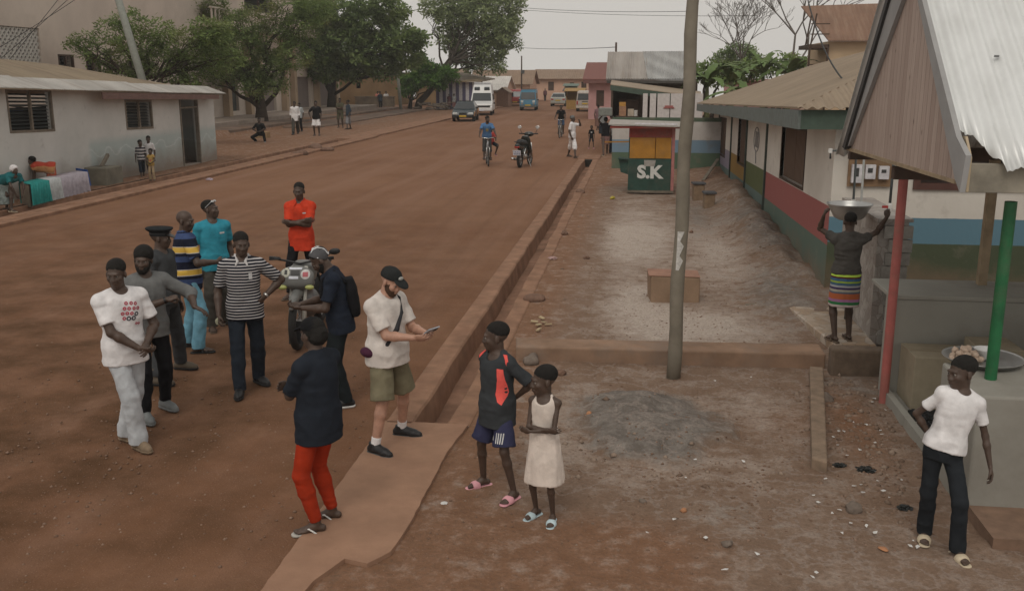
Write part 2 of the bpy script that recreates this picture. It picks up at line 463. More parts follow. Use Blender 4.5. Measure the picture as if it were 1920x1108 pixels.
def corrugated(mb, o, along, down, n, amp, thick=.006, seg=6, sag=0.0):
    """corrugated sheet: o corner, along = vector across the waves, down = vector along the ridges"""
    o, al, dn = Vector(o), Vector(along), Vector(down)
    nr = al.cross(dn).normalized()
    if nr.z < 0: nr = -nr
    k = n * seg; vs = []
    for t in (0, .34, .67, 1):
        for i in range(k + 1):
            u = i / k
            vs.append(o + al * u + dn * t + nr * (amp * math.sin(2 * math.pi * n * u) + sag * math.sin(t * math.pi)))
    m = k + 1; b = len(vs)
    vs += [v - nr * thick for v in vs]
    fs = []
    for r in range(3):
        for i in range(k):
            a = r * m + i
            fs += [(a, a + 1, a + m + 1, a + m), (b + a, b + a + m, b + a + m + 1, b + a + 1)]
    for i in range(k): fs += [(i, b + i, b + i + 1, i + 1), (3 * m + i, 3 * m + i + 1, b + 3 * m + i + 1, b + 3 * m + i)]
    for r in range(3): fs += [(r * m, r * m + m, b + r * m + m, b + r * m), (r * m + k, b + r * m + k, b + r * m + m + k, r * m + m + k)]
    return mb.add(vs, fs)
def roof_mat(name, col, axis, period, rust=(.12, .06, .035, 1), amt=.5, rough=.6, metal=0.0):
    t = NT(name)
    g = t.sep().outputs[axis]
    wv = t.math('SINE', t.math('MULTIPLY', g, 2 * math.pi / period))
    n = t.noise(.8, detail=7, rough=.65)
    c = t.mix(t.ramp(n, .35, .7), dk(col, .85), dk(col, 1.12))
    st = {'X': (9, 1, 1), 'Y': (1, 9, 1)}[axis]
    c = t.mix(t.ramp(t.noise(.5, t.mapping(st), 6), .5, .75, 0, amt), c, rust)
    t.bump(wv, .55, .03)
    return t.out(c, rough, .3, metal)
def louvres(mb, axis, p, a0, a1, z0, z1, pitch=.11, sh=None):
    sh = sh or (lambda a: 0)
    z = z0 + .04
    while z < z1 - .03:
        if axis == 'x': mb.hexa([(p - .05, a0, z + .045 + sh(a0)), (p + .03, a0, z + sh(a0)), (p + .03, a1, z + sh(a1)), (p - .05, a1, z + .045 + sh(a1)), (p - .05, a0, z + .053 + sh(a0)), (p + .03, a0, z + .008 + sh(a0)), (p + .03, a1, z + .008 + sh(a1)), (p - .05, a1, z + .053 + sh(a1))])
        else: mb.box((a0, p, z), (a1, p + .05, z + .012))
        z += pitch
    return mb
def frame(mb, axis, p, a0, a1, z0, z1, w_=.06, d=.05, mid=True, sh=None):
    sh = sh or (lambda a: 0)
    def bx(aa, ab, za, zb):
        if axis == 'x': mb.hexa([(p, aa, za + sh(aa)), (p + d, aa, za + sh(aa)), (p + d, ab, za + sh(ab)), (p, ab, za + sh(ab)), (p, aa, zb + sh(aa)), (p + d, aa, zb + sh(aa)), (p + d, ab, zb + sh(ab)), (p, ab, zb + sh(ab))])
        else: mb.box((aa, p, za), (ab, p + d, zb))
    bx(a0, a1, z0, z0 + w_); bx(a0, a1, z1 - w_, z1); bx(a0, a0 + w_, z0 + w_, z1 - w_); bx(a1 - w_, a1, z0 + w_, z1 - w_)
    if mid: bx((a0 + a1 - w_) / 2, (a0 + a1 + w_) / 2, z0 + w_, z1 - w_)
    return mb
WOOD_D = plain('dark_brown_wood', (.065, .040, .028), .75, .3, var=.35, scale=6)
WOOD_G = plain('weathered_timber', (.19, .16, .125), .85, .2, var=.35, scale=5, bump=.4, bscale=30)
WOOD_P = plain('pale_timber', (.34, .26, .17), .8, .25, var=.3, scale=5)
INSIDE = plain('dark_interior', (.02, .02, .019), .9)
GLASSD = plain('louvre_glass', (.045, .052, .052), .35, .5)

# ------------------------------------------------------------------ left: low house by the road
def painted_house_mat():
    t = NT('weathered_whitewash')
    s = t.sep(); z, y = s.outputs['Z'], s.outputs['Y']
    c = t.mix(t.ramp(t.noise(.7, detail=7), .3, .7), (.50, .505, .48), (.64, .63, .60))
    low = t.ramp(t.math('ADD', z, t.math('MULTIPLY', t.math('SUBTRACT', t.noise(1.2, detail=6), .5), .9)), .2, 1.0, 1, 0)
    bay = t.ramp(y, 27.9, 28.1)
    c = t.mix(t.math('MULTIPLY', t.math('MULTIPLY', bay, t.ramp(z, 1.25, 1.5, 1, 0)), .45), c, (.25, .38, .38))
    wob = t.math('ABSOLUTE', t.math('SUBTRACT', t.math('ADD', z, t.math('MULTIPLY', t.math('SINE', t.math('MULTIPLY', t.math('ADD', y, t.math('MULTIPLY', t.noise(.8), 1.6)), 5.2)), .14)), 1.0))
    c = t.mix(t.math('MULTIPLY', t.math('MULTIPLY', bay, t.ramp(wob, .018, .03, 1, 0)), .45), c, (.62, .66, .65))
    c = t.mix(t.math('MULTIPLY', low, .85), c, (.24, .18, .14))
    c = t.mix(t.ramp(t.noise(3, detail=9, rough=.75), .58, .72, 0, .5), c, (.27, .25, .23))
    t.bump(t.noise(12, detail=6), .3, .02)
    return t.out(c, .92, .15)
HS = lambda a: -.030 * (a - 30)
house = empty('low_house', (-16.8, 30, 0), 0, 'low whitewashed house with louvred windows and open doorway beside the left kerb', 'house')
inv = Matrix.Translation((16.8, -30, 0))
def under(root, o):                   # keep world placement of an object built in world space
    o.parent = root
    o.matrix_parent_inverse = Matrix.Translation(root.location).inverted() if not root.rotation_euler.z else root.matrix_basis.inverted()
    return o
HW = [(24.25, 26.3, 1.68, 2.86), (30.3, 32.1, 1.62, 2.60), (34.15, 35.65, .25, 2.62)]
mb = wall_cells(MB(), 'x', -17.0, -16.8, 20.0, 37.1, -.7, 2.78, HW, HS)
wall_cells(mb, 'y', 36.9, 37.1, -21.0, -17.002, -.5, 2.56, [])
under(house, mb.build('wall', painted_house_mat(), None))
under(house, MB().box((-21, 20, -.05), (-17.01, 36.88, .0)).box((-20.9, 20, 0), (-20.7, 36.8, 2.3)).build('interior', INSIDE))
for i, (a, b, z0, z1) in enumerate(HW[:2]):
    wn_ = under(house, frame(MB(), 'x', -16.86, a, b, z0, z1, .07, .075, True, HS).build('window', WOOD_G))
    lo = louvres(MB(), 'x', -16.92, a + .07, b - .07, z0 + .07, z1 - .07, .10, HS).build('louvres', GLASSD)
    lo.parent = wn_; lo.matrix_parent_inverse = wn_.matrix_parent_inverse.copy()
    lo.matrix_parent_inverse = (Matrix.Translation(house.location) @ wn_.matrix_parent_inverse).inverted() if False else Matrix.Identity(4)
a, b, z0, z1 = HW[2]
mbd = MB()
for aa in (a, b - .08): mbd.hexa([(-16.9, aa, z0 - .2), (-16.77, aa, z0 - .2), (-16.77, aa + .08, z0 - .2), (-16.9, aa + .08, z0 - .2), (-16.9, aa, z1 + HS(aa)), (-16.77, aa, z1 + HS(aa)), (-16.77, aa + .08, z1 + HS(aa)), (-16.9, aa + .08, z1 + HS(aa))])
mbd.box((-16.9, a + .08, z1 - .46), (-16.78, b - .08, z1 - .40))
under(house, mbd.build('door_frame', WOOD_G))
R_TAN = roof_mat('dusty_tin_roof', (.26, .20, .13), 'Y', .09, (.11, .06, .04, 1), .7)
R_SIL = roof_mat('bright_tin_sheet', (.42, .40, .37), 'Y', .09, (.17, .12, .09, 1), .65, .6)
ez = lambda y: 2.86 + HS(y)
E0, E1, Rg0, Rg1 = Vector((-16.25, 19, ez(19))), Vector((-16.4, 37.25, ez(37.25))), Vector((-19.6, 19, 4.35)), Vector((-19.6, 31.2, 3.72))
B0, B1 = Vector((-22.5, 19, ez(19))), Vector((-22.5, 37.25, ez(37.25) - .05))
mb = MB()
th_ = Vector((0, 0, -.03))
for poly in ([E0, E1, Rg1, Rg0], [E1, B1, Rg1], [B1, B0, Rg0, Rg1]): mb.slab(poly[::-1], th_)
under(house, mb.build('roof', R_TAN))
mb = MB()
for i in range(6):
    y0, y1 = 19 + i * 3.02, 19 + (i + 1) * 3.02
    dz = .02 + .015 * (i % 2)
    w_ = 1.0 - .05 * i
    corrugated(mb, (-16.3, y0, ez(y0) + dz - .02), (0, y1 - y0 + .1, ez(y1) - ez(y0)), (-w_, 0, w_ * .36), 34, .016)
under(house, mb.build('eave_sheets', R_SIL))
mb = MB()
mb.hexa([(-16.36, 28.2, ez(28.2) - .26), (-16.32, 28.2, ez(28.2) - .26), (-16.32, 36.6, ez(36.6) - .20), (-16.36, 36.6, ez(36.6) - .20), (-16.36, 28.2, ez(28.2) - .05), (-16.32, 28.2, ez(28.2) - .05), (-16.32, 36.6, ez(36.6) - .05), (-16.36, 36.6, ez(36.6) - .05)])
under(house, mb.build('fascia', plain('red_brown_board', (.17, .10, .085), .8)))

# ------------------------------------------------------------------ left: large cream building behind the trees
CREAM = plain('cream_render', (.58, .50, .43), .9, .15, var=.12, scale=.4, bump=.2, bscale=8, dirt=(.22, .18, .15, 1), dirt_amt=.35)
CREAM2 = plain('tan_render', (.40, .30, .21), .9, .15, var=.15, scale=.6)
big = empty('cream_building', (-28, 60, 0), 0, 'large cream storeyed building with shuttered shops standing behind the trees', 'building')
BW = [(44.7, 46.0, 3.4, 4.35), (47.1, 48.45, 3.4, 4.4), (52, 53.4, 3.3, 4.5), (57, 58.4, 3.3, 4.5), (68, 73.3, 7.9, 10.2), (78, 81, 7.6, 9.4), (84, 87, 7.6, 9.4),
      (64.4, 66.0, .9, 3.8), (70.5, 73.2, .65, 3.3), (77.9, 81.3, .65, 3.2), (83.2, 86.4, .65, 3.2), (36, 43.4, 3.4, 5.5)]
mb = wall_cells(MB(), 'x', -28.4, -28.0, 30, 89.5, -.5, 14, BW)
wall_cells(mb, 'y', 89.1, 89.5, -40, -28.402, -.5, 14, [])
under(big, mb.build('wall', CREAM))
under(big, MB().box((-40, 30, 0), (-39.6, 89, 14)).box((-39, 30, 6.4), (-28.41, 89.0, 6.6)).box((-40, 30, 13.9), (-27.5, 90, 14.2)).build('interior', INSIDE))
for (a, b, z0, z1) in BW[:7]:
    f_ = under(big, frame(MB(), 'x', -28.1, a, b, z0, z1, .08, .13, True).build('window', WOOD_D))
    g_ = louvres(MB(), 'x', -28.2, a + .08, b - .08, z0 + .08, z1 - .08, .16).build('louvres', GLASSD); g_.parent = f_
SHUT = NT('ribbed_shutter'); SHUT.bump(SHUT.math('SINE', SHUT.math('MULTIPLY', SHUT.sep().outputs['Y'], 40)), .8, .03)
SHUT = SHUT.out(SHUT.mix(SHUT.noise(1.2), (.20, .16, .15), (.27, .22, .20)), .6, .3)
for (a, b, z0, z1) in BW[8:11]: under(big, MB().box((-28.25, a + .002, z0), (-28.2, b - .002, z1)).build('shutter_door', SHUT))
under(big, MB().box((-28.25, 64.4, .9), (-28.2, 66, 3.8)).build('door', plain('dark_green_door', (.03, .035, .03), .6)))
for y in (63.6, 67.4, 69.4, 74.6, 76.6, 82.3, 87.6):
    under(big, MB().box((-27.99, y - .28, .3), (-27.55, y + .28, 6.3)).build('pilaster', CREAM2))
under(big, MB().box((-27.998, 60, 6.35), (-26.9, 89.5, 6.65)).build('balcony_slab', CREAM))
mb = MB()
for y in np.arange(60.2, 89.4, .55): mb.bar((-26.98, y, 6.65), (-26.98, y, 7.5), .10)
mb.box((-27.05, 60, 7.5), (-26.9, 89.5, 7.6))
under(big, mb.build('balustrade', CREAM))
mb = MB()                              # pierced screen of breeze blocks
pz = .30
ny, nz_ = int(7.4 / pz), int(2.1 / pz)
for i in range(-nz_ - 1, ny + 1):
    for sgn in (1, -1):
        y0 = 36 + i * pz if sgn > 0 else 36 + (i + nz_ + 1) * pz
        p, q = Vector((-28.12, y0, 3.42)), Vector((-28.12, y0 + sgn * 2.06, 5.48))
        for (lo_, hi_) in ((36.0, 43.4),):
            d_ = q - p
            t0, t1 = 0.0, 1.0
            ta, tb = (lo_ - p.y) / d_.y, (hi_ - p.y) / d_.y
            t0, t1 = max(0, min(ta, tb)), min(1, max(ta, tb))
            if t1 - t0 > .05: mb.bar(p + d_ * t0 + Vector((.01 * sgn, 0, 0)), p + d_ * t1 + Vector((.01 * sgn, 0, 0)), .095, .07, (1, 0, 0))
under(big, mb.build('pierced_screen', plain('pale_block', (.50, .48, .44), .9)))
under(big, MB().box((-28.0, 50, -.4), (-24.6, 90.5, .60)).build('plinth', plain('grey_plinth', (.29, .235, .195), .92, var=.3, scale=1.0)))
terr = MB().box((-24.59, 52, -.4), (-22.7, 91, .36)).box((-22.69, 60, -.4), (-20.2, 92, .16)).build('terrace_step', plain('terrace_concrete', (.17, .115, .085), .92, var=.4, scale=.8, dirt=(.10, .08, .065, 1), dirt_amt=.6), bevel=.03)
terr['kind'] = 'structure'

# ------------------------------------------------------------------ left and far: earth-walled house, striped kiosk, gabled houses, houses at the end of the street
EARTH = plain('earth_render', (.30, .20, .11), .95, .1, var=.3, scale=.5, dirt=(.16, .10, .06, 1), dirt_amt=.5)
eh = empty('earth_house', (-26, 100, 0), 0, 'long ochre earth-walled house with one small window beyond the trees', 'house')
mb = wall_cells(MB(), 'y', 98, 98.4, -33, -24.4, -.3, 3.6, [(-28.9, -28.4, 2.0, 2.6)]); wall_cells(mb, 'x', -24.8, -24.4, 98.41, 104, -.3, 3.6, [])
under(eh, mb.build('wall', EARTH))
under(eh, MB().slab([(-33.4, 97.6, 3.62), (-24.0, 97.6, 3.62), (-24.0, 104.5, 4.3), (-33.4, 104.5, 4.3)], (0, 0, .08)).build('roof', R_TAN))
under(eh, MB().box((-32.9, 98.45, 0), (-24.9, 103.8, .1)).box((-32.9, 100, .11), (-24.9, 100.1, 3.5)).build('floor', INSIDE))
lw = MB().box((-27.4, 92.5, 0), (-23.6, 93.0, 1.25)).box((-27.5, 92.45, 1.25), (-23.5, 93.05, 1.32)).build('block_wall', plain('mossy_block', (.20, .16, .12), .95, var=.4, scale=1.5))
tag(lw, 'waist-high brown block wall with a green stained top in front of the ochre house', 'wall')
PINKW, PURPLE = plain('white_paint_far', (.62, .60, .62), .8), plain('purple_paint', (.12, .11, .20), .8)
sk = empty('striped_kiosk', (-18, 97, 0), 0, 'small shop painted in purple and white vertical stripes beyond the woodpile', 'kiosk')
mb, mp = MB(), MB()
n = 11
for i in range(n):
    xa, xb = -19.9 + i * .33, -19.9 + (i + 1) * .33
    (mp if i % 2 == 0 else mb).box((xa, 95, 0), (xb - .002, 95.3, 2.65))
mb.box((-16.26, 95.0, 0), (-16.0, 98.9, 2.65)); under(sk, mb.build('wall', PINKW)); under(sk, mp.build('painted_stripes', PURPLE))
under(sk, MB().slab([(-20.6, 94.3, 2.70), (-15.2, 94.3, 2.70), (-14.6, 99, 2.9), (-18, 99, 3.5), (-20.6, 99, 3.4)], (0, 0, .1)).build('roof', R_TAN))
under(sk, MB().box((-19.8, 95.35, 0), (-16.3, 98.8, 2.4)).build('interior', plain('brown_interior', (.10, .06, .04), .9)))
def gable_house(name, label, x0, x1, y0, y1, zw, zr, ridge, wallm, roofm, wins=(), ov=.5, cat='house'):
    """ridge 'x' runs along x, 'y' along y; wins = (x0, x1, z0, z1) on the near wall"""
    r = empty(name, ((x0 + x1) / 2, (y0 + y1) / 2, 0), 0, label, cat)
    mb = wall_cells(MB(), 'y', y0, y0 + .25, x0, x1, -.6, zw, list(wins))
    mb.box((x0, y0 + .252, -.6), (x0 + .25, y1, zw)).box((x1 - .25, y0 + .252, -.6), (x1, y1, zw))
    if ridge == 'y': mb.slab([(x0, y0, zw), (x1, y0, zw), ((x0 + x1) / 2, y0, zr - .08)], (0, .25, 0))
    else:
        ym = (y0 + y1) / 2
        for xx in (x0, x1 - .25): mb.slab([(xx, y0, zw), (xx, y1, zw), (xx, ym, zr - .08)], (.25, 0, 0))
    under(r, mb.build('wall', wallm))
    under(r, MB().box((x0 + .3, y0 + 1.2, 0), (x1 - .3, y0 + 1.3, zw - .1)).build('interior', INSIDE))
    mb = MB(); k = (zr - zw)
    if ridge == 'y':
        xm = (x0 + x1) / 2; d = k * ov / (xm - x0)
        mb.slab([(x0 - ov, y0 - ov, zw - d), (xm, y0 - ov, zr), (xm, y1 + ov, zr), (x0 - ov, y1 + ov, zw - d)][::-1], (0, 0, .06)); mb.slab([(xm + .001, y0 - ov, zr), (x1 + ov, y0 - ov, zw - d), (x1 + ov, y1 + ov, zw - d), (xm + .001, y1 + ov, zr)][::-1], (0, 0, .06))
    else:
        ym = (y0 + y1) / 2; d = k * ov / (ym - y0)
        mb.slab([(x0 - ov, y0 - ov, zw - d), (x1 + ov, y0 - ov, zw - d), (x1 + ov, ym, zr), (x0 - ov, ym, zr)], (0, 0, .06)); mb.slab([(x0 - ov, ym + .001, zr), (x1 + ov, ym + .001, zr), (x1 + ov, y1 + ov, zw - d), (x0 - ov, y1 + ov, zw - d)], (0, 0, .06))
    under(r, mb.build('roof', roofm))
    for (a, b, z0_, z1_) in wins:
        under(r, MB().box((a, y0 + .1, z0_), (b, y0 + .14, z1_)).build('window', WOOD_D))
    return r
PINK = plain('dusty_pink_paint', (.52, .30, .29), .9, .15, var=.15, scale=.6, dirt=(.30, .17, .14, 1), dirt_amt=.5)
PEACH = plain('peach_paint', (.52, .34, .25), .9, .15, var=.15, scale=.6)
R_BRN = roof_mat('brown_tin_roof', (.24, .16, .105), 'X', .25, (.12, .07, .05, 1), .4)
R_WHT = roof_mat('white_tin_roof', (.60, .57, .53), 'X', .25, (.30, .25, .2, 1), .3)
gable_house('gabled_house', 'house with a pale tin roof facing the street behind the ambulance', -19.4, -14.9, 108, 116, 1.75, 3.15, 'x', PEACH, R_WHT, [(-17.2, -16.4, .0, 1.7)], .3)
gable_house('gabled_house', 'brown-roofed house with a raised gable behind the pale tin roof', -21, -13.6, 122, 130, 2.3, 3.9, 'x', PEACH, R_BRN, [], .4)
gable_house('roadside_shed', 'rusty shed standing beside the ambulance under the house gable', -15.2, -13.9, 104, 107, 1.55, 2.0, 'y', plain('rusty_sheet', (.22, .12, .08), .8), R_BRN, [], .15, 'shed')
gable_house('brown_house', 'brown house with a tan roof behind the striped shop', -24, -19.5, 104, 112, 2.9, 4.0, 'x', EARTH, R_BRN, [], .5)
eb = gable_house('end_house', 'long peach house with a hipped brown roof closing the end of the street', -14.3, -6.2, 136, 144, 2.9, 4.05, 'x', PEACH, R_BRN, [(-12.6, -11.8, 1.2, 2.4), (-9.6, -9.0, .2, 2.3), (-8.0, -7.3, 1.2, 2.4)], .5)
under(eb, MB().box((-14.5, 135.2, -.2), (-6.0, 135.6, .75)).build('front_wall', PEACH))
ph = gable_house('pink_house', 'pink corner house with a dark red roof at the right of the street', -3.9, 1.2, 76, 86, 3.1, 4.3, 'x', PINK, plain('dark_red_roof', (.19, .07, .055), .7), [(-3.3, -2.7, 1.0, 2.2)], .45)
under(ph, MB().box((-4.3, 75.4, 2.72), (1.5, 75.55, 2.98)).build('eave_band', plain('dark_red_band', (.17, .08, .07), .8)))
YEL = plain('yellow_paint', (.34, .20, .06), .7)
for lab, x, y, ww, hh_, m in (('yellow painted stall with a sagging awning beside the far minibus', -6.4, 98, 1.7, 1.9, YEL), ('grey-green kiosk in front of the end house', -8.6, 124, 1.6, 2.1, plain('grey_green_paint', (.13, .17, .14), .8)), ('dark open stall with goods left of the yellow stall', -7.6, 110, 1.5, 1.7, plain('dark_stall', (.08, .07, .065), .8))):
    r = empty('market_stall', (x, y, 0), 0, lab, 'stall')
    under(r, MB().box((x - ww / 2, y, 0), (x + ww / 2, y + .08, .9)).box((x - ww / 2, y + .09, 0), (x - ww / 2 + .08, y + 1.2, hh_)).box((x + ww / 2 - .08, y + .09, 0), (x + ww / 2, y + 1.2, hh_)).box((x - ww / 2 + .09, y + 1.12, 0), (x + ww / 2 - .09, y + 1.2, hh_)).build('stall_body', m))
    under(r, MB().slab([(x - ww / 2 - .2, y - .5, hh_ - .15), (x + ww / 2 + .2, y - .5, hh_ - .15), (x + ww / 2 + .2, y + 1.4, hh_ + .12), (x - ww / 2 - .2, y + 1.4, hh_ + .12)], (0, 0, .05)).build('awning', m))

# ------------------------------------------------------------------ right: school building with painted bands
SS = lambda y: -.0265 * (y - 15.4)
def school_mat():
    t = NT('painted_school_wall'); s = t.sep()
    x, y, z = s.outputs['X'], s.outputs['Y'], s.outputs['Z']
    zz = t.math('ADD', z, t.math('MULTIPLY', t.math('SUBTRACT', t.math('MAXIMUM', y, 15.4), 15.4), .0265))
    r = t.new('ShaderNodeValToRGB'); r.color_ramp.interpolation = 'CONSTANT'
    t.link(t.ramp(y, 15, 40), r.inputs[0]); e = r.color_ramp.elements
    cols = [(15, (.33, .115, .105)), (23.24, (.115, .135, .060)), (27.5, (.30, .185, .055)), (32.0, (.27, .24, .30)), (37.0, (.36, .17, .20))]
    while len(e) < len(cols): e.new(.5)
    for el, (yy, c) in zip(e, cols): el.position = max(0, (yy - 15) / 25); el.color = (*c, 1)
    r2 = t.new('ShaderNodeValToRGB'); r2.color_ramp.interpolation = 'CONSTANT'
    t.link(t.ramp(y, 15, 40), r2.inputs[0]); e = r2.color_ramp.elements
    cols = [(15, (.115, .160, .130)), (23.24, (.13, .18, .165)), (37.0, (.12, .19, .15))]
    while len(e) < len(cols): e.new(.5)
    for el, (yy, c) in zip(e, cols): el.position = max(0, (yy - 15) / 25); el.color = (*c, 1)
    # the wall facing the camera has its own bands
    near = t.math('LESS_THAN', y, 15.43)
    band = t.mix(near, r.outputs[0], (.115, .215, .275)); low = t.mix(near, r2.outputs[0], (.075, .090, .055))
    zb = t.math('ADD', t.math('MULTIPLY', near, .06), .78); zt = t.math('SUBTRACT', 1.39, t.math('MULTIPLY', near, .15))
    c = t.mix(t.ramp(t.noise(.8, detail=7), .3, .7), (.55, .51, .455), (.68, .64, .58))
    wob = t.math('MULTIPLY', t.math('SUBTRACT', t.noise(6), .5), .012)
    zz = t.math('ADD', zz, wob)
    c = t.mix(t.math('LESS_THAN', zz, zt), c, band)
    c = t.mix(t.math('LESS_THAN', zz, zb), c, low)
    dirt = t.ramp(t.math('ADD', zz, t.math('MULTIPLY', t.math('SUBTRACT', t.noise(1.5, detail=6), .5), 1.0)), .1, .55, .75, 0)
    c = t.mix(dirt, c, (.21, .145, .10))
    c = t.mix(t.ramp(t.noise(2.2, detail=9, rough=.72), .56, .75, 0, .45), c, (.26, .22, .18))
    t.bump(t.noise(9, detail=6), .25, .02)
    return t.out(c, .85, .2)
M_SCH = school_mat()
school = empty('school_building', (3, 27, 0), 0, 'long school building with painted colour bands, brown shutters and a tan tin roof', 'building')
SW = [(34.25, 36.8, 1.12, 2.42), (27.9, 29.85, 1.22, 2.55), (18.0, 20.9, 1.46, 2.50)]
mb = wall_cells(MB(), 'x', 3.0, 3.22, 15.62, 40, -.6, 2.72, SW, SS)
wall_cells(mb, 'y', 15.4, 15.62, 3.0, 13, -.6, 2.70, [(4.3, 6.9, 1.76, 2.55), (8.2, 11, 1.76, 2.55)])
under(school, mb.build('wall', M_SCH))
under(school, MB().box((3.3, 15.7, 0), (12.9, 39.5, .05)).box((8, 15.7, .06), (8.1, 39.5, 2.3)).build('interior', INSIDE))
SHW = NT('brown_shutter_boards'); SHW.bump(SHW.math('SINE', SHW.math('MULTIPLY', SHW.sep().outputs['Y'], 44)), .5, .02)
SHW = SHW.out(SHW.mix(SHW.noise(3, SHW.mapping((1, 3, .4))), (.085, .050, .034), (.135, .085, .058)), .7, .3)
for a, b, z0, z1 in SW:
    mb = MB(); m_ = (a + b) / 2
    for aa, ab in ((a + .01, m_ - .015), (m_ + .015, b - .01)):
        mb.hexa([(3.06, aa, z0 + .01 + SS(aa)), (3.10, aa, z0 + .01 + SS(aa)), (3.10, ab, z0 + .01 + SS(ab)), (3.06, ab, z0 + .01 + SS(ab)), (3.06, aa, z1 - .01 + SS(aa)), (3.10, aa, z1 - .01 + SS(aa)), (3.10, ab, z1 - .01 + SS(ab)), (3.06, ab, z1 - .01 + SS(ab))])
    s_ = under(school, mb.build('shutter', SHW))
    f_ = frame(MB(), 'x', 2.985, a - .05, b + .05, z0 - .05, z1 + .02, .05, .07, False, SS).build('shutter_frame', WOOD_D); f_.parent = s_
for yy in (37.0, 32.0, 27.5, 23.24):
    under(school, MB().hexa([(2.955, yy - .05, -.2), (2.998, yy - .05, -.2), (2.998, yy + .05, -.2), (2.955, yy + .05, -.2), (2.955, yy - .05, 2.70 + SS(yy)), (2.998, yy - .05, 2.70 + SS(yy)), (2.998, yy + .05, 2.70 + SS(yy)), (2.955, yy + .05, 2.70 + SS(yy))]).build('pilaster_strip', plain('dark_green_strip', (.055, .072, .06), .7)))
f_ = under(school, MB().box((4.3, 15.5, 1.76), (6.9, 15.54, 2.55)).build('window', plain('dark_brown_void', (.035, .022, .018), .8)))
f2 = frame(MB(), 'y', 15.36, 4.2, 7.0, 1.68, 2.6, .1, .10, False).build('window_frame', plain('red_brown_frame', (.10, .045, .035), .7)); f2.parent = f_
A0, A1 = Vector((2.36, 14.95, 2.90)), Vector((2.36, 41, 2.90 + SS(41)))
A2, A3_ = Vector((12.5, 14.95, 2.90)), Vector((12.5, 41, 2.9 + SS(41)))
Q0, Q1 = Vector((6.2, 20.5, 4.28)), Vector((6.2, 36.5, 4.28 + SS(36.5)))
R_SCH = roof_mat('sandy_tin_roof', (.295, .225, .155), 'Y', .10, (.16, .11, .07, 1), .45, .75)
R_SCH2 = roof_mat('sandy_tin_hip', (.29, .225, .16), 'X', .16, (.16, .11, .07, 1), .4, .75)
mb = MB()
for poly in ([A0, Q0, Q1, A1], [A1, Q1, A3_], [Q0, A2, A3_, Q1]): mb.slab(poly[::-1] if (poly[1] - poly[0]).cross(poly[2] - poly[0]).z < 0 else poly, (0, 0, .03))
under(school, mb.build('roof', R_SCH))
mb = MB()
def hip_tri(mb, a, b, top, n, amp):          # corrugated triangle between an eave a-b and a top point; waves run up the slope
    a, b, top = Vector(a), Vector(b), Vector(top); up = top - a.lerp(b, (top - a).dot(b - a) / (b - a).length_squared)
    nr = (b - a).cross(up).normalized(); k = n * 6; vs = []; tt = (top - a).dot(b - a) / (b - a).length_squared
    for i in range(k + 1):
        u = i / k; h = min(u / max(tt, .01), (1 - u) / max(1 - tt, .01)); h = min(1, h)
        wv = nr * amp * math.sin(2 * math.pi * n * u)
        p = a.lerp(b, u)
        vs += [p + wv - up * .01, p + up * h + wv]
    vs2 = [v - nr * .008 for v in vs]; m = len(vs)
    fs = []
    for i in range(k): fs += [(2 * i, 2 * i + 2, 2 * i + 3, 2 * i + 1), (m + 2 * i, m + 2 * i + 1, m + 2 * i + 3, m + 2 * i + 2), (2 * i, m + 2 * i, m + 2 * i + 2, 2 * i + 2)]
    mb.add(vs, fs[:0]); 
    return mb, vs + vs2, fs
_, vs, fs = hip_tri(MB(), A0 + Vector((-.03, -.03, .03)), A2 + Vector((0, -.03, .03)), Q0 + Vector((0, 0, .03)), 62, .022)
under(school, MB().add(vs, fs).build('hip_sheet', R_SCH2))
FASC, FASC2 = plain('grey_green_fascia', (.145, .170, .160), .8, var=.2, dirt=(.09, .08, .065, 1), dirt_amt=.4), plain('dark_green_fascia', (.060, .090, .068), .7, var=.2)
mb = MB(); y0, y1 = 14.98, 41
mb.hexa([(2.36, y0, 2.60), (2.40, y0, 2.60), (2.40, y1, 2.62 + SS(y1)), (2.36, y1, 2.62 + SS(y1)), (2.36, y0, 2.885), (2.40, y0, 2.885), (2.40, y1, 2.885 + SS(y1)), (2.36, y1, 2.885 + SS(y1))])
under(school, mb.build('fascia', FASC))
under(school, MB().box((2.402, 14.98, 2.60), (12.4, 15.02, 2.885)).build('front_fascia', FASC2))
under(school, MB().hexa([(2.41, 15.03, 2.66), (3.0, 15.03, 2.66), (3.0, 40.5, 2.66 + SS(40.5)), (2.41, 40.5, 2.66 + SS(40.5)), (2.41, 15.03, 2.68), (3.0, 15.03, 2.68), (3.0, 40.5, 2.68 + SS(40.5)), (2.41, 40.5, 2.68 + SS(40.5))]).build('soffit', plain('dusty_soffit', (.26, .22, .18), .9)))
# painted wall drawings: a racket-shaped ring and scattered dark marks
ring = MB(); pts = [(2.994, 25.3 + .55 * math.cos(a), 2.05 + SS(25.3) + .30 * math.sin(a)) for a in np.linspace(0, 2 * math.pi, 24, endpoint=False)]
ring.tube(pts, .012, 6, closed=True); ring.bar((2.994, 25.3, 1.75 + SS(25.3)), (2.994, 25.2, 1.45 + SS(25.3)), .03, .008)
for i in range(5): ring.bar((2.994, 25.0 + i * .14, 1.84 + SS(25)), (2.994, 25.0 + i * .14, 2.24 + SS(25)), .012, .006)
under(school, ring.build('wall_drawing', plain('grey_mural_paint', (.19, .19, .20), .8)))
mk = MB(); r_ = random.Random(2)
for i in range(16):
    yy, zz = 38.2 + r_.uniform(-.6, .7), 1.85 + SS(38.2) + r_.uniform(-.42, .4)
    mk.bar((2.994, yy, zz), (2.994, yy + r_.uniform(-.2, .2), zz + r_.uniform(.03, .12)), .05, .006)
under(school, mk.build('wall_marks', plain('dark_mural_paint', (.07, .07, .07), .8)))

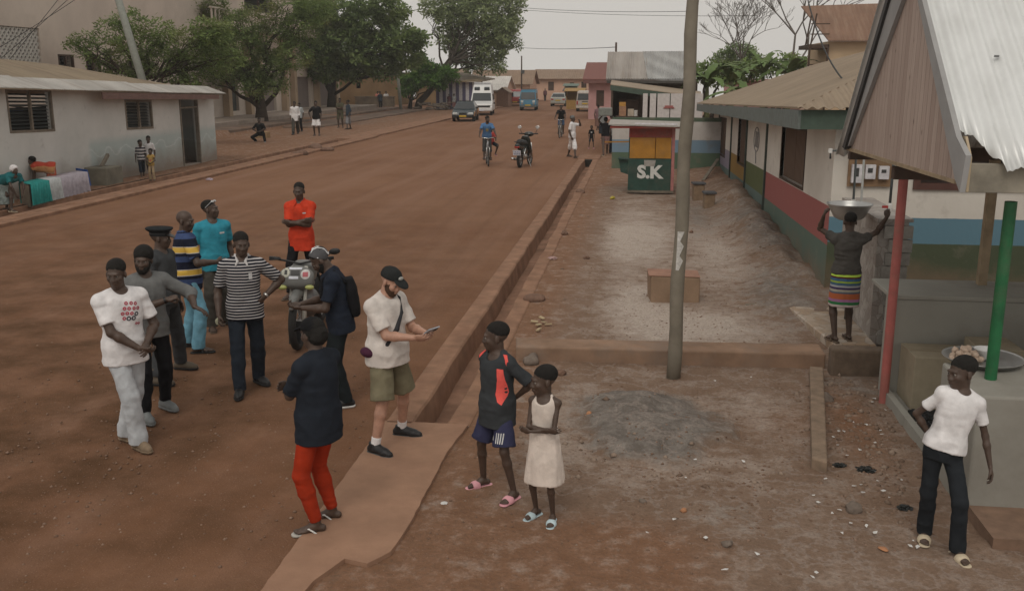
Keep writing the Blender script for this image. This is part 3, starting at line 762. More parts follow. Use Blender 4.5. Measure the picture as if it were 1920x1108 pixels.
# meter board, water pipes, stone-tiled stand
mt = empty('meter_board', (3.5, 15.4, 1.9), 0, 'wooden board of electricity meters on the grey school wall', 'meter board')
under(mt, MB().box((3.22, 15.35, 1.72), (3.86, 15.395, 2.52)).build('backboard', plain('orange_brown_board', (.24, .15, .085), .8)))
for x0, z0, w_, h_, m in ((3.28, 2.2, .26, .28, PINKW), (3.62, 2.22, .2, .26, plain('grey_meter', (.22, .24, .25), .5)), (3.26, 1.78, .15, .28, PINKW), (3.46, 1.84, .15, .22, PINKW), (3.66, 1.84, .15, .2, PINKW)):
    u_ = under(mt, MB().box((x0, 15.27, z0), (x0 + w_, 15.348, z0 + h_)).build('meter', m, bevel=.008))
    g = MB().box((x0 + .03, 15.262, z0 + .10), (x0 + w_ - .05, 15.269, z0 + h_ - .05)).build('dial', plain('dark_dial', (.05, .05, .05), .4)); g.parent = u_
GREYP, WHITEP = plain('dark_grey_pipe', (.06, .068, .068), .5), plain('white_pvc', (.66, .65, .62), .45)
pp = empty('water_pipe', (2.62, 13.4, 0), 0, 'dark grey water pipe with white elbows looping above the basin', 'pipe')
a_, b_, c_ = AY(1557, 298, 13.3), AY(1557, 283, 13.3), AY(1606, 283, 13.3)
d_ = AY(1600, 378, 13.3); d2 = AY(1595, 470, 13.3)
under(pp, MB().tube([a_, b_, c_, d_, Vector((d2.x, 13.3, .1))], .016, 8).build('pipe', GREYP, sm=True))
for p in (b_, c_, d_): under(pp, MB().lathe([(.022, -.028), (.028, -.028), (.028, .028), (.022, .028)], p, 10).build('elbow', WHITEP))
pp2 = empty('water_pipe', (2.75, 13.3, 0), 0, 'pale water pipe rising beside the meter board behind the basin', 'pipe')
e_, f_ = AY(1621, 283, 13.6), AY(1612, 460, 13.6)
under(pp2, MB().tube([e_, Vector((f_.x, 13.6, .1))], .016, 8).build('pipe', plain('grey_pvc', (.33, .33, .31), .5), sm=True)); under(pp2, MB().lathe([(.02, -.04), (.028, -.03), (.028, .03), (.02, .04)], e_, 10).build('elbow', WHITEP))
pp3 = empty('standpipe_tap', (3.0, 13, 1.6), 0, 'dark standpipe with white joint and red tap above the tiled stand', 'tap')
g_, h_, i_ = AY(1676, 300, 13.1), AY(1668, 388, 13.1), AY(1666, 408, 13.1)
under(pp3, MB().tube([g_, h_], .018, 8).build('pipe', GREYP, sm=True)); under(pp3, MB().lathe([(.02, -.06), (.03, -.05), (.03, .03), (.02, .05)], h_, 10).build('joint', WHITEP))
under(pp3, MB().tube([h_ + Vector((0, 0, -.06)), i_, i_ + Vector((0, 0, -.05))], [.02, .024, .016], 8).build('spout', plain('black_tap', (.02, .02, .02), .4))); under(pp3, MB().cbox(h_ + Vector((-.06, -.01, -.0)), (.07, .03, .03)).build('tap_handle', plain('red_handle', (.35, .03, .025), .5)))
def stone_mat(name, a, b, scale):
    t = NT(name); v = t.new('ShaderNodeTexVoronoi'); v.inputs['Scale'].default_value = scale; t.link(t.co(), v.inputs['Vector'])
    v2 = t.new('ShaderNodeTexVoronoi', feature='DISTANCE_TO_EDGE'); v2.inputs['Scale'].default_value = scale; t.link(t.co(), v2.inputs['Vector'])
    s = t.new('ShaderNodeSeparateColor'); t.link(v.outputs['Color'], s.inputs[0])
    c = t.mix(s.outputs[0], a, b); c = t.mix(t.ramp(t.noise(14, detail=6), .4, .7, 0, .4), c, (.20, .17, .14))
    c = t.mix(t.ramp(v2.outputs['Distance'], .0, .04, .6, 0), c, (.16, .13, .11))
    t.bump(v2.outputs['Distance'], .4, .02)
    return t.out(c, .6, .35)
M_STONE = stone_mat('pale_stone_tile', (.30, .265, .24), (.46, .43, .40), 7); M_STONE2 = stone_mat('sandy_stone_tile', (.36, .25, .16), (.50, .43, .36), 6)
st = empty('tiled_stand', (3.1, 13, 0), 0, 'stone-tiled water stand with ragged broken edge behind the woman with the basin', 'wall')
top_ = []
mb = MB(); r_ = random.Random(9)
yy = 12.3; xx0, xx1 = 3.0, 3.36
mb.box((xx0, 12.32, .0), (xx1, 14.4, 1.62))
under(st, mb.build('stand_wall', M_STONE))
mb = MB()
for k in range(9):
    z0 = .06 + k * .17
    mb.box((xx0 + .10 + r_.uniform(-.05, .05), 12.24 + r_.uniform(0, .04), z0), (xx1 + r_.uniform(.0, .06), 12.318, z0 + .155))
under(st, mb.build('broken_edge', plain('broken_mortar', (.30, .285, .26), .95, bump=.8, bscale=20)))
under(st, MB().box((xx0 - .03, 12.28, 1.622), (xx1 + .04, 14.42, 1.66)).build('stand_top', M_STONE))
tag(MB().slab([(2.24, 13.9, -.1), (2.50, 12.02, -.1), (3.02, 12.02, -.1), (3.0, 14.4, -.1), (2.6, 14.35, -.1)][::-1], (0, 0, .22)).build('tiled_slab', M_STONE2, bevel=.015), 'low sandy stone-tiled slab on which the woman with the basin stands', 'slab')

# ------------------------------------------------------------------ right: striped low wall, shops, brown house
def band_wall_mat():
    t = NT('banded_wall'); z = t.math('ADD', t.sep().outputs['Z'], t.math('MULTIPLY', t.math('SUBTRACT', t.noise(5), .5), .02))
    c = t.mix(t.ramp(t.noise(1.2, detail=6), .3, .7), (.42, .39, .36), (.52, .49, .46))
    c = t.mix(t.math('LESS_THAN', z, 1.06), c, (.17, .25, .32)); c = t.mix(t.math('LESS_THAN', z, .6), c, (.095, .14, .095))
    c = t.mix(t.math('GREATER_THAN', z, 1.72), c, (.075, .11, .075))
    c = t.mix(t.ramp(t.noise(2.5, detail=9), .52, .72, 0, .5), c, (.21, .16, .12))
    return t.out(c, .85, .2)
bw_ = MB().box((-.95, 36.0, -.3), (2.98, 36.25, 1.86)).build('banded_wall', band_wall_mat()); tag(bw_, 'low wall painted green, blue and white with a green cap behind the S.K kiosk', 'wall')
shop = empty('tin_shop', (.3, 46, 0), 0, 'shop with grey tin sheet roof and open front displaying goods behind the banded wall', 'shop')
TIN = roof_mat('grey_tin_sheet', (.36, .33, .30), 'X', .12, (.24, .19, .15, 1), .6, .55); TIN2 = roof_mat('grey_tin_side', (.36, .36, .35), 'X', .12, (.2, .18, .16, 1), .4, .5)
mb = MB(); corrugated(mb, (-1.55, 45.4, 3.20), (1.9, 0, 0), (.02, 1.6, 1.24), 18, .012); under(shop, mb.build('roof', TIN))
mb = MB(); corrugated(mb, (.36, 45.4, 3.20), (2.2, 0, 0), (-.25, 1.6, 1.26), 20, .012); under(shop, mb.build('roof_sheet', TIN2))
under(shop, MB().slab([(-1.55, 45.42, 3.15), (-1.2, 47, 4.42), (1.9, 47, 4.42), (2.5, 45.42, 3.15)][::-1], (0, 2.5, 0)).build('roof_back', plain('tin_back', (.3, .29, .27), .6)))
under(shop, MB().box((-1.5, 45.3, 3.0), (2.5, 45.38, 3.14)).build('eave_board', plain('dark_eave', (.06, .055, .05), .8)))
sb = MB().box((-1.3, 48.6, 0), (2.8, 48.8, 3.1)).box((-1.3, 45.6, 0), (-1.2, 48.55, 3.0)).box((.05, 45.6, 0), (.12, 48.5, 3.0)); under(shop, sb.build('wall', plain('shop_boards', (.12, .09, .07), .9)))
mb = MB(); xs = [.12, .42, .72, 1.32]
for a, b in ((.16, .36), (.46, .72), (.78, 1.3), (1.34, 2.7)): mb.box((a, 42.5, .0), (b, 42.56, 2.6))
under(shop, mb.build('white_panels', plain('white_boarding', (.55, .51, .49), .85, var=.12)))
under(shop, MB().box((1.05, 42.46, 1.98), (1.5, 42.498, 2.03)).box((1.1, 42.45, 2.03), (1.45, 42.497, 2.1)).build('red_crescent_mark', plain('red_paint_mark', (.36, .12, .11), .8)))
leanto = MB().slab([(-1.28, 43.6, 2.95), (2.75, 43.6, 2.40), (2.75, 45.2, 2.62), (-1.28, 45.2, 3.12)], (0, 0, .03)).build('lean_to_roof', roof_mat('tan_lean_to', (.34, .27, .20), 'Y', .1, (.2, .14, .1, 1), .4)); under(shop, leanto)
under(shop, MB().hexa([(-1.28, 43.56, 2.72), (2.75, 43.56, 2.14), (2.75, 43.6, 2.14), (-1.28, 43.6, 2.72), (-1.28, 43.56, 2.94), (2.75, 43.56, 2.39), (2.75, 43.6, 2.39), (-1.28, 43.6, 2.94)]).build('lean_to_fascia', FASC2))
under(shop, MB().box((-1.0, 43.0, 1.55), (.0, 43.5, 1.62)).box((-.95, 43.05, 0), (-.9, 43.1, 1.55)).box((-.1, 43.05, 0), (-.05, 43.1, 1.55)).box((-.85, 44.5, 0), (0, 44.6, 2.3)).build('counter', WOOD_D))
r_ = random.Random(5)
for i, (x, z, w_, h_, c_, lab, cat_) in enumerate(((-.86, 1.62, .30, .42, (.36, .20, .12), 'tall brown carton at the left end of the shop counter', 'carton'), (-.48, 1.62, .26, .3, (.45, .38, .30), 'pale carton on the shop counter beside the brown one', 'carton'), (-.2, 1.62, .14, .24, (.55, .53, .50), 'small white carton at the right end of the shop counter', 'carton'), (-.86, 2.05, .28, .16, (.50, .26, .06), 'orange carton stacked on top of the brown carton', 'carton'))):
    tag(MB().box((x, 43.05, z), (x + w_, 43.4, z + h_)).box((x + .02, 43.04, z + h_ * .45), (x + w_ - .02, 43.049, z + h_ * .55)).build('goods_carton', plain('carton_%d' % i if False else 'carton_%s' % 'abcd'[i], c_, .8), bevel=.01), lab, cat_, 'goods on the shop counter')
bh = empty('storeyed_house', (12, 52, 0), 0, 'tan storeyed house with rusty overhanging tin roof and balcony above the school', 'house')
by = 52.0
q = lambda px, py, y=by: AY(px, py, y)
wl_, wr_ = q(1552, 100), q(1700, 100)
under(bh, MB().box((wl_.x, by, 0), (wl_.x + 9, by + 6, q(1552, 78).z)).build('wall', plain('tan_house_wall', (.50, .37, .24), .9, var=.12, scale=.5)))
r0, r1, r2, r3 = q(1530, 78, by - .5), q(1700, 72, by - .5), q(1700, 3, by + 3), q(1522, 14, by + 3)
RUST = roof_mat('rusty_tin_roof', (.20, .115, .075), 'X', .22, (.34, .24, .17, 1), .5, .7)
under(bh, MB().slab([Vector((r0.x + .6, by - .5, r0.z)), Vector((r0.x + 10, by - .5, r0.z)), Vector((r0.x + 10, by + 3, r2.z)), Vector((r0.x - .3, by + 3, r3.z))], (0, 0, .06)).build('roof', RUST))
mb = MB(); zb = q(1540, 84).z
mb.box((wl_.x - 1.0, by - .3, zb - .2), (wl_.x - .01, by + 3, zb)); 
for yy in (by - .2, by + 1.4): mb.bar((wl_.x - .9, yy, zb), (wl_.x - .7, yy, zb + 1.5), .07)
for zz in (.5, 1.0): mb.bar((wl_.x - .95, by - .2, zb + zz), (wl_.x - .02, by - .2, zb + zz), .05)
for k in range(2): mb.bar((wl_.x - .95 + .9 * k, by - .25, 0), (wl_.x - .95 + .9 * k, by - .25, zb - .2), .09)
mb.bar((wl_.x - .95, by - .25, zb - 1.0), (wl_.x - .05, by - .25, zb - 1.0), .06)
under(bh, mb.build('balcony', WOOD_D))
under(bh, MB().box((wl_.x + 2.4, by - .02, q(1600, 112).z), (wl_.x + 2.9, by - .002, q(1600, 88).z)).build('window', plain('yellow_pane', (.42, .38, .18), .6)))

# ------------------------------------------------------------------ right: near canopy with plank gable, posts and counter
def plank_mat():
    t = NT('gable_planks'); s = t.sep()
    y = s.outputs['Y']; k = t.math('DIVIDE', y, .118); fl = t.math('FLOOR', k); fr = t.math('FRACT', k)
    wn2 = t.new('ShaderNodeTexWhiteNoise'); wn2.noise_dimensions = '1D'; t.link(fl, wn2.inputs['W'])
    grain = t.noise(3.0, t.mapping((1, 14, .9)), 8, .65)
    c = t.mix(wn2.outputs['Value'], (.36, .275, .235), (.47, .375, .325))
    c = t.mix(t.ramp(grain, .38, .75, 0, .5), c, (.25, .185, .15))
    knot = t.new('ShaderNodeTexVoronoi'); knot.inputs['Scale'].default_value = 4.5; t.link(t.mapping((1, 1.2, .8)), knot.inputs['Vector'])
    c = t.mix(t.ramp(knot.outputs['Distance'], .05, .12, .55, 0), c, (.085, .055, .04))
    gap = t.math('MINIMUM', fr, t.math('SUBTRACT', 1.0, fr))
    c = t.mix(t.ramp(gap, .0, .035, .7, 0), c, (.06, .045, .035))
    t.bump(t.ramp(gap, 0, .06), .6, .01)
    return t.out(c, .8, .2)
can = empty('canopy', (3, 9.5, 0), 0, 'stall canopy with plank-clad gable, grey bargeboards and bright corrugated roof', 'canopy')
APY, APZ, EZ, EY, EAZ = 9.89, 4.70, 2.50, 7.42, 2.73
AXs = lambda pts, x: [AX(px, py, x) for px, py in pts]
under(can, MB().slab(AXs([(1589, 276), (1792, 340), (1709, -52)], 2.40), (.025, 0, 0)).build('gable_cladding', plank_mat()))
GREYB = plain('grey_painted_board', (.30, .295, .29), .75, var=.12, scale=4)
bg_ = Vector((.04, 0, 0))
under(can, MB().slab(AXs([(1581, 282), (1592, 272), (1709, -50), (1698, -119)], 2.357), bg_).build('bargeboard', GREYB))
under(can, MB().slab(AXs([(1699, -118), (1710, -49), (1790, 336), (1799, 361), (1811, 292), (1793, 256)], 2.355), bg_).build('bargeboard', GREYB))
under(can, MB().slab(AXs([(1588, 276), (1587, 282), (1789, 345), (1790, 338)], 2.385), (.05, 0, 0)).build('gable_trim', WOOD_P))
under(can, MB().slab(AXs([(1579, 276), (1583, 280), (1700, -119), (1697, -126)], 2.33), (.10, 0, 0)).build('verge_strip', plain('dark_verge', (.035, .035, .036), .6)))
ROOFN = NT('bright_corrugated_iron')
ROOFN = ROOFN.out(ROOFN.mix(ROOFN.ramp(ROOFN.noise(2.5, ROOFN.mapping((1, .5, .5)), detail=8, rough=.7), .45, .75, 0, .5), (.68, .69, .68), (.44, .44, .42)), .42, .5, .2)
def sheet(mb, x0, x1, pitch, lenf, y1=EY, z1=EAZ, amp=.020, rows=10, crumple=0):
    n = int((x1 - x0) / pitch * 8); vs = []; sl = Vector((0, y1 - APY, z1 - (APZ + .10))); nr = Vector((0, abs(sl.z), abs(sl.y))).normalized(); nr.y *= -1 if y1 < APY else 1
    rr = random.Random(4)
    for i in range(n + 1):
        x = x0 + (x1 - x0) * i / n; L = lenf(x)
        for j in range(rows + 1):
            t = L * j / rows; cr = rr.uniform(-1, 1) * crumple * max(0, (j / rows - .8) * 5) * (1 if x < 3.0 else .15)
            vs.append(Vector((x, APY, APZ + .10)) + sl * t + nr * (amp * math.sin(2 * math.pi * (x - x0) / pitch) + cr))
    m = len(vs); vs += [v - nr * .004 for v in vs]; R1 = rows + 1; fs = []
    for i in range(n):
        for j in range(rows): a = i * R1 + j; fs += [(a, a + 1, a + R1 + 1, a + R1), (m + a, m + a + R1, m + a + R1 + 1, m + a + 1)]
        a = i * R1 + rows; fs.append((a, m + a, m + a + R1, a + R1))
    for j in range(rows): fs += [(j, m + j, m + j + 1, j + 1), (n * R1 + j, n * R1 + j + 1, m + n * R1 + j + 1, m + n * R1 + j)]
    return mb.add(vs, fs)
def tear(x):
    if x < 2.47: return .885
    return min(1.0, .885 + (x - 2.47) / .20 * .115) + (.006 * math.sin(x * 90) if x < 2.7 else 0)
o_ = sheet(MB(), 2.375, 8.2, .118, tear, crumple=.012).build('roof', ROOFN, sm=True); under(can, o_)
o_ = sheet(MB(), 2.375, 8.2, .118, lambda x: 1.0, 12.1, 2.45).build('rear_roof', ROOFN, sm=True); under(can, o_)
slope = Vector((0, EY - APY, EAZ - (APZ + .10)))
nails = MB()
for i in range(14):
    t_ = (.35, .62, .9)[i % 3]; p = Vector((2.5 + .33 * i, APY, APZ + .125)) + slope * t_; nails.cbox(p, (.03, .03, .016))
under(can, nails.build('roof_nails', plain('roof_nail', (.12, .12, .12), .5)))
under(can, MB().box((2.43, 7.50, 2.545), (8, 7.55, 2.76)).build('eave_beam', plain('grey_timber', (.25, .225, .18), .85, .2, var=.3, scale=5, bump=.4, bscale=30), bevel=.004))
under(can, MB().slab(AXs([(1799, 256), (1810, 256), (1818, 296), (1811, 360), (1801, 360), (1806, 300)], 2.408), (.018, 0, 0)).build('corner_board', plain('pale_board', (.42, .33, .22), .8, var=.2, scale=5)))
under(can, MB().box((2.44, 11.6, EZ - .06), (8, 11.72, EZ + .08)).box((2.44, 9.6, EZ - .08), (8, 9.72, EZ + .04)).build('rear_beam', WOOD_D))
GREEN, REDP = plain('green_post_paint', (.012, .115, .040), .55, var=.3, scale=5, dirt=(.10, .12, .07, 1), dirt_amt=.5), plain('faded_red_paint', (.40, .115, .10), .7, var=.25, scale=4, dirt=(.25, .13, .10, 1), dirt_amt=.7)
under(can, MB().tube([(2.66, 10.1, -.05), (2.66, 10.1, 2.48)], .047, 14).build('red_post', REDP, sm=False))
under(can, MB().tube([(2.885, 7.86, 1.0), (2.885, 7.86, 2.44)], .046, 16).build('green_post', GREEN))
under(can, MB().box((3.78, 10.95, 1.05), (3.87, 11.05, 2.5)).build('timber_post', WOOD_P, bevel=.005))
GREYR = plain('grey_cement_render', (.31, .30, .265), .9, .2, var=.12, scale=1.2, bump=.15, bscale=18, dirt=(.165, .14, .115, 1), dirt_amt=.55)
cw = empty('counter_wall', (3.5, 8, 0), 0, 'grey cement-rendered stall counter with wide ledge under the canopy', 'counter')
under(cw, MB().box((2.64, 7.40, -.1), (7.5, 8.3, 1.0)).build('counter_block', GREYR, bevel=.02))
under(cw, MB().box((2.72, 10.35, -.1), (8, 10.6, 1.08)).box((2.70, 10.33, 1.082), (8, 11.2, 1.13)).build('rear_parapet', GREYR, bevel=.01))
under(cw, MB().box((2.66, 6.84, -.1), (7.5, 7.398, .10)).build('plinth', plain('dusty_plinth', (.20, .125, .085), .95, var=.25)))
under(cw, MB().box((2.74, 8.302, -.1), (8, 10.348, .06)).build('stall_floor', plain('stall_floor', (.25, .24, .21), .8)))
under(cw, MB().box((2.67, 8.302, -.1), (2.738, 10.348, .13)).build('floor_edge', GREYR))
crossw = MB()
crossw.slab(ragged([(-1.40, 11.15, -.1), (2.28, 11.30, -.1), (2.28, 11.75, -.1), (-1.45, 11.55, -.1)], .3, .012, 4), (0, 0, .28))
crossw = crossw.build('cross_wall', plain('dusty_low_wall', (.27, .175, .12), .93, .12, var=.3, scale=2.5, bump=.5, bscale=30, dirt=(.21, .165, .135, 1), dirt_amt=.8), bevel=.02)
tag(crossw, 'low dusty concrete wall crossing the yard behind the leaning pole', 'wall')
tag(MB().box((2.29, 11.02, -.1), (2.98, 11.24, .32)).build('end_block', plain('brown_block', (.145, .105, .075), .95, var=.3, bump=.5), bevel=.03), 'taller brown concrete block at the end of the low wall', 'block')
tag(MB().slab([(1.60, 8.2, -.1), (1.72, 8.12, -.1), (2.20, 11.0, -.1), (2.05, 11.02, -.1)], (0, 0, .21)).build('kerb_wall', plain('buff_kerb', (.23, .165, .115), .95, var=.3, bump=.4), bevel=.015), 'narrow earthen kerb wall running from the low wall toward the rubble', 'kerb')
# ------------------------------------------------------------------ trees and plants
def leaf_mat(name, a, b, c3=None):
    t = NT(name)
    g = t.new('ShaderNodeNewGeometry')
    c = t.mix(g.outputs['Random Per Island'], a, b)
    if c3: c = t.mix(t.ramp(t.noise(.45, detail=3), .5, .68), c, c3)
    m = t.out(c, .65, .2)
    tr = t.new('ShaderNodeBsdfTranslucent'); t.link(t.mix(.5, c, (.30, .36, .08), 'MULTIPLY') if False else c, tr.inputs['Color'])
    mx = t.new('ShaderNodeMixShader'); mx.inputs[0].default_value = .42
    t.link(t.b.outputs[0], mx.inputs[1]); t.link(tr.outputs[0], mx.inputs[2]); t.link(mx.outputs[0], t.n['Material Output'].inputs['Surface'])
    return m
def leaves_mesh(blobs, dens, size, seed, aspect=.42, up=.55, shell=.45, spray=5):
    """leaf sprays spread through blobs (centre, radii); each spray is a few leaflets along one twig"""
    r = np.random.RandomState(seed); V = []
    for c, rr in blobs:
        rr = np.array(rr, float); n = max(8, int(dens * (rr[0] * rr[1] * rr[2]) ** (2 / 3)))
        d = r.normal(size=(n, 3)); d /= np.linalg.norm(d, axis=1)[:, None]
        lump = .72 + .55 * vnoise(d * 2.1 + r.rand(3) * 20)
        q = (shell + (1 - shell) * r.rand(n) ** .6) * lump
        keep = vnoise(d * 3.3 + r.rand(3) * 9 + q[:, None]) > .30
        P = np.array(c) + d * rr * q[:, None]; P, d = P[keep], d[keep]; n = len(P)
        ax = d * [1, 1, .4] + r.normal(size=(n, 3)) * [.7, .7, .35]; ax[:, 2] -= .15; ax /= np.linalg.norm(ax, axis=1)[:, None]
        nr = r.normal(size=(n, 3)) * .6 + [0, 0, up * 1.6]; sd = np.cross(ax, nr); sd /= np.linalg.norm(sd, axis=1)[:, None] + 1e-9
        s = size * (.65 + .7 * r.rand(n))[:, None]
        for k in range(spray):
            t = (k - spray / 2 + .5) * .42; sg = 1 if k % 2 else -1
            ld = ax * .55 + sd * sg * .85 + r.normal(size=(n, 3)) * .18; ld /= np.linalg.norm(ld, axis=1)[:, None]
            wv = np.cross(ld, nr); wv /= np.linalg.norm(wv, axis=1)[:, None] + 1e-9
            b = P + ax * s * t
            V.append(np.stack([b, b + ld * s * .5 + wv * s * aspect * .5, b + ld * s, b + ld * s * .5 - wv * s * aspect * .5], 1))
    V = np.concatenate(V).reshape(-1, 3); nq = len(V) // 4
    me = bpy.data.meshes.new('crown')
    me.vertices.add(len(V)); me.vertices.foreach_set('co', V.astype(np.float32).ravel())
    me.loops.add(len(V)); me.loops.foreach_set('vertex_index', np.arange(len(V), dtype=np.int32))
    me.polygons.add(nq); me.polygons.foreach_set('loop_start', np.arange(0, len(V), 4, dtype=np.int32))
    me.update(calc_edges=True)
    return me
def bark(name, col): return plain(name, col, .95, .1, var=.35, scale=3, bump=.8, bscale=14)
BARK, BARK2 = bark('grey_brown_bark', (.075, .058, .045)), bark('dark_bark', (.050, .040, .032))
def limb(mb, a, b, ra, rb, seed, n=6, wob=.08):
    r = random.Random(seed); a, b = Vector(a), Vector(b); L = (b - a).length
    pts = [a.lerp(b, i / n) + (Vector((r.uniform(-1, 1), r.uniform(-1, 1), r.uniform(-.6, .6))) * wob * L * (0 < i < n)) for i in range(n + 1)]
    mb.tube(pts, [ra + (rb - ra) * i / n for i in range(n + 1)], 7); return pts
def tree(name, label, base, trunk_px, depth, blobs_px, mat, dens, size, seed, r0=.25, barkm=BARK, flat=.8, group='shade trees along the left side', **kw):
    base = Vector(base); root = empty(name, base, 0, label, 'tree', group)
    blobs = []
    for i, (px, py, pr) in enumerate(blobs_px):
        dy = random.Random(seed + i).uniform(-1, 1) * pr * depth / 1847 * .8
        c = AY(px, py, depth + dy); rr = pr * depth / 1847; blobs.append((c - base, (rr * 1.12, rr * 1.12, rr * flat)))
    mb = MB(); pts = [Vector((0, 0, -.1))] + [AY(px, py, base.y) - base for px, py in trunk_px]
    nn = len(pts); mb.tube(pts, [r0 * (1.25 if i == 0 else 1 - .45 * i / nn) for i in range(nn)], 9)
    fork = pts[-1]
    for i, (c, rr) in enumerate(blobs):
        st = pts[-1] if i % 3 else pts[-2] if len(pts) > 2 else pts[-1]
        pp = limb(mb, st, Vector(c), r0 * .38, r0 * .07, seed * 7 + i)
        for k in range(3):
            r_ = random.Random(seed * 31 + i * 5 + k); tip = Vector(c) + Vector((r_.uniform(-1, 1) * rr[0], r_.uniform(-1, 1) * rr[1], r_.uniform(-.6, .9) * rr[2])) * .8
            limb(mb, pp[3], tip, r0 * .13, r0 * .03, seed * 13 + i * 3 + k, 4)
    mb.build('trunk', barkm, root, sm=True)
    me = leaves_mesh(blobs, dens, size, seed, **kw)
    link_mesh('crown', me, mat, root)
    return root
L1 = leaf_mat('feathery_leaves', (.10, .155, .048), (.26, .35, .12), (.25, .25, .10))
L2 = leaf_mat('dark_leaves', (.08, .13, .048), (.22, .30, .11), (.24, .31, .11))
L3 = leaf_mat('grey_green_leaves', (.15, .20, .09), (.34, .40, .20))
L4 = leaf_mat('bright_leaves', (.055, .135, .022), (.135, .26, .05))
tree('feathery_tree', 'feathery tree spreading over the roof of the low whitewashed house', (-22.6, 43.5, 0), [(262, 190), (262, 150)], 43.5,
     [(370, 100, 30), (402, 62, 34), (425, 112, 30), (142, 82, 16), (152, 100, 14), (250, 150, 22), (365, 152, 24), (160, 78, 26), (185, 105, 24), (240, 40, 34), (215, 62, 36), (262, 82, 42), (225, 112, 34), (300, 62, 36), (300, 112, 44), (345, 82, 40), (352, 128, 36), (260, 132, 30), (392, 62, 36), (210, 132, 22), (395, 118, 36), (330, 145, 26)], L1, 330, .20, 3, .22, aspect=.34, up=.9)
tree('feathery_tree', 'feathery tree with a thick pale trunk behind the seated man', G(492, 238), [(490, 205), (484, 165)], 61,
     [(365, 30, 34), (415, 52, 40), (470, 40, 38), (455, 92, 42), (510, 78, 44), (560, 52, 40), (425, 118, 34), (505, 128, 36), (550, 108, 36), (480, 165, 26), (395, 10, 34), (540, 15, 40), (455, 148, 26), (520, 160, 22), (380, 85, 40), (400, 140, 34), (340, 10, 30), (300, 30, 34), (590, 20, 36)], L1, 300, .23, 5, .42, aspect=.34, up=.9)
tree('broadleaf_tree', 'dark broad-crowned tree standing before the shutter doors', G(622, 214), [(622, 180), (624, 145)], 82,
     [(590, 30, 40), (640, 25, 42), (690, 45, 44), (640, 78, 46), (700, 95, 42), (745, 75, 40), (590, 95, 38), (660, 128, 34), (600, 130, 30), (765, 105, 30), (725, 20, 36), (720, 130, 30), (560, 75, 30), (775, 75, 24)], L2, 185, .36, 8, .40, barkm=BARK2, aspect=.5)
tree('leaning_tree', 'tall grey-green tree with a leaning dark trunk rising above the striped shop', G(783, 207), [(786, 192), (800, 178), (826, 145), (846, 115)], 96,
     [(815, 15, 26), (850, 40, 34), (900, 25, 38), (935, 55, 30), (875, 75, 34), (920, 92, 30), (952, 42, 24), (845, 80, 22), (955, 80, 20), (895, 120, 22), (935, 125, 16), (860, 5, 34), (910, -15, 44), (960, 10, 24), (860, 108, 16)], L3, 125, .36, 11, .36, barkm=BARK2, flat=.9, aspect=.5, shell=.3)
tree('bushy_tree', 'low bright green tree crowding around the leaning trunk', G(768, 206), [(770, 190), (775, 172)], 93,
     [(800, 140, 22), (775, 150, 20), (820, 152, 20), (842, 140, 16), (785, 122, 22), (815, 130, 14), (765, 170, 14)], L4, 300, .30, 15, .2, barkm=BARK2, aspect=.55)
# bare trees beyond the school roof
def bare_tree(label, px, depth, top_py, seed, spread, lean=0.0):
    r = random.Random(seed); b = AY(px, 150, depth); b.z = 0
    root = empty('bare_tree', b, 0, label, 'tree', 'leafless trees beyond the school')
    mb = MB(); H_ = AY(px, top_py, depth).z
    tips = []
    def grow(p, d, L, r0, lev):
        q = p + d * L
        mid = p.lerp(q, .5) + Vector((r.uniform(-1, 1), r.uniform(-1, 1), r.uniform(-.3, .5))) * L * .07
        mb.tube([p, mid, q], [max(r0, .012), max(r0 * .85, .011), max(r0 * .68, .010)], 6 if lev < 2 else 4)
        if lev >= 7: return
        n = 3 if lev in (1, 2, 3) else 2
        for k in range(n):
            e = Vector((r.gauss(0, 1), r.gauss(0, .8), r.gauss(.25, .35))) * spread * (.7 if lev < 1 else 1)
            nd = (d + e).normalized()
            if nd.z < -.1: nd.z = .05; nd.normalize()
            grow(q, nd, L * r.uniform(.66, .86), r0 * .64, lev + 1)
    grow(Vector((0, 0, 0)), Vector((lean, 0, 1)).normalized(), H_ * .34, .15 * H_ / 10, 0)
    mb.build('branches', bark('pale_bare_bark', (.14, .125, .11)), root)
bare_tree('large leafless tree with a wide crown of fine twigs behind the banana plants', 1472, 74, -40, 4, .50, .05)
bare_tree('smaller leafless tree leaning left of the larger bare one', 1402, 78, 30, 21, .5, -.05)
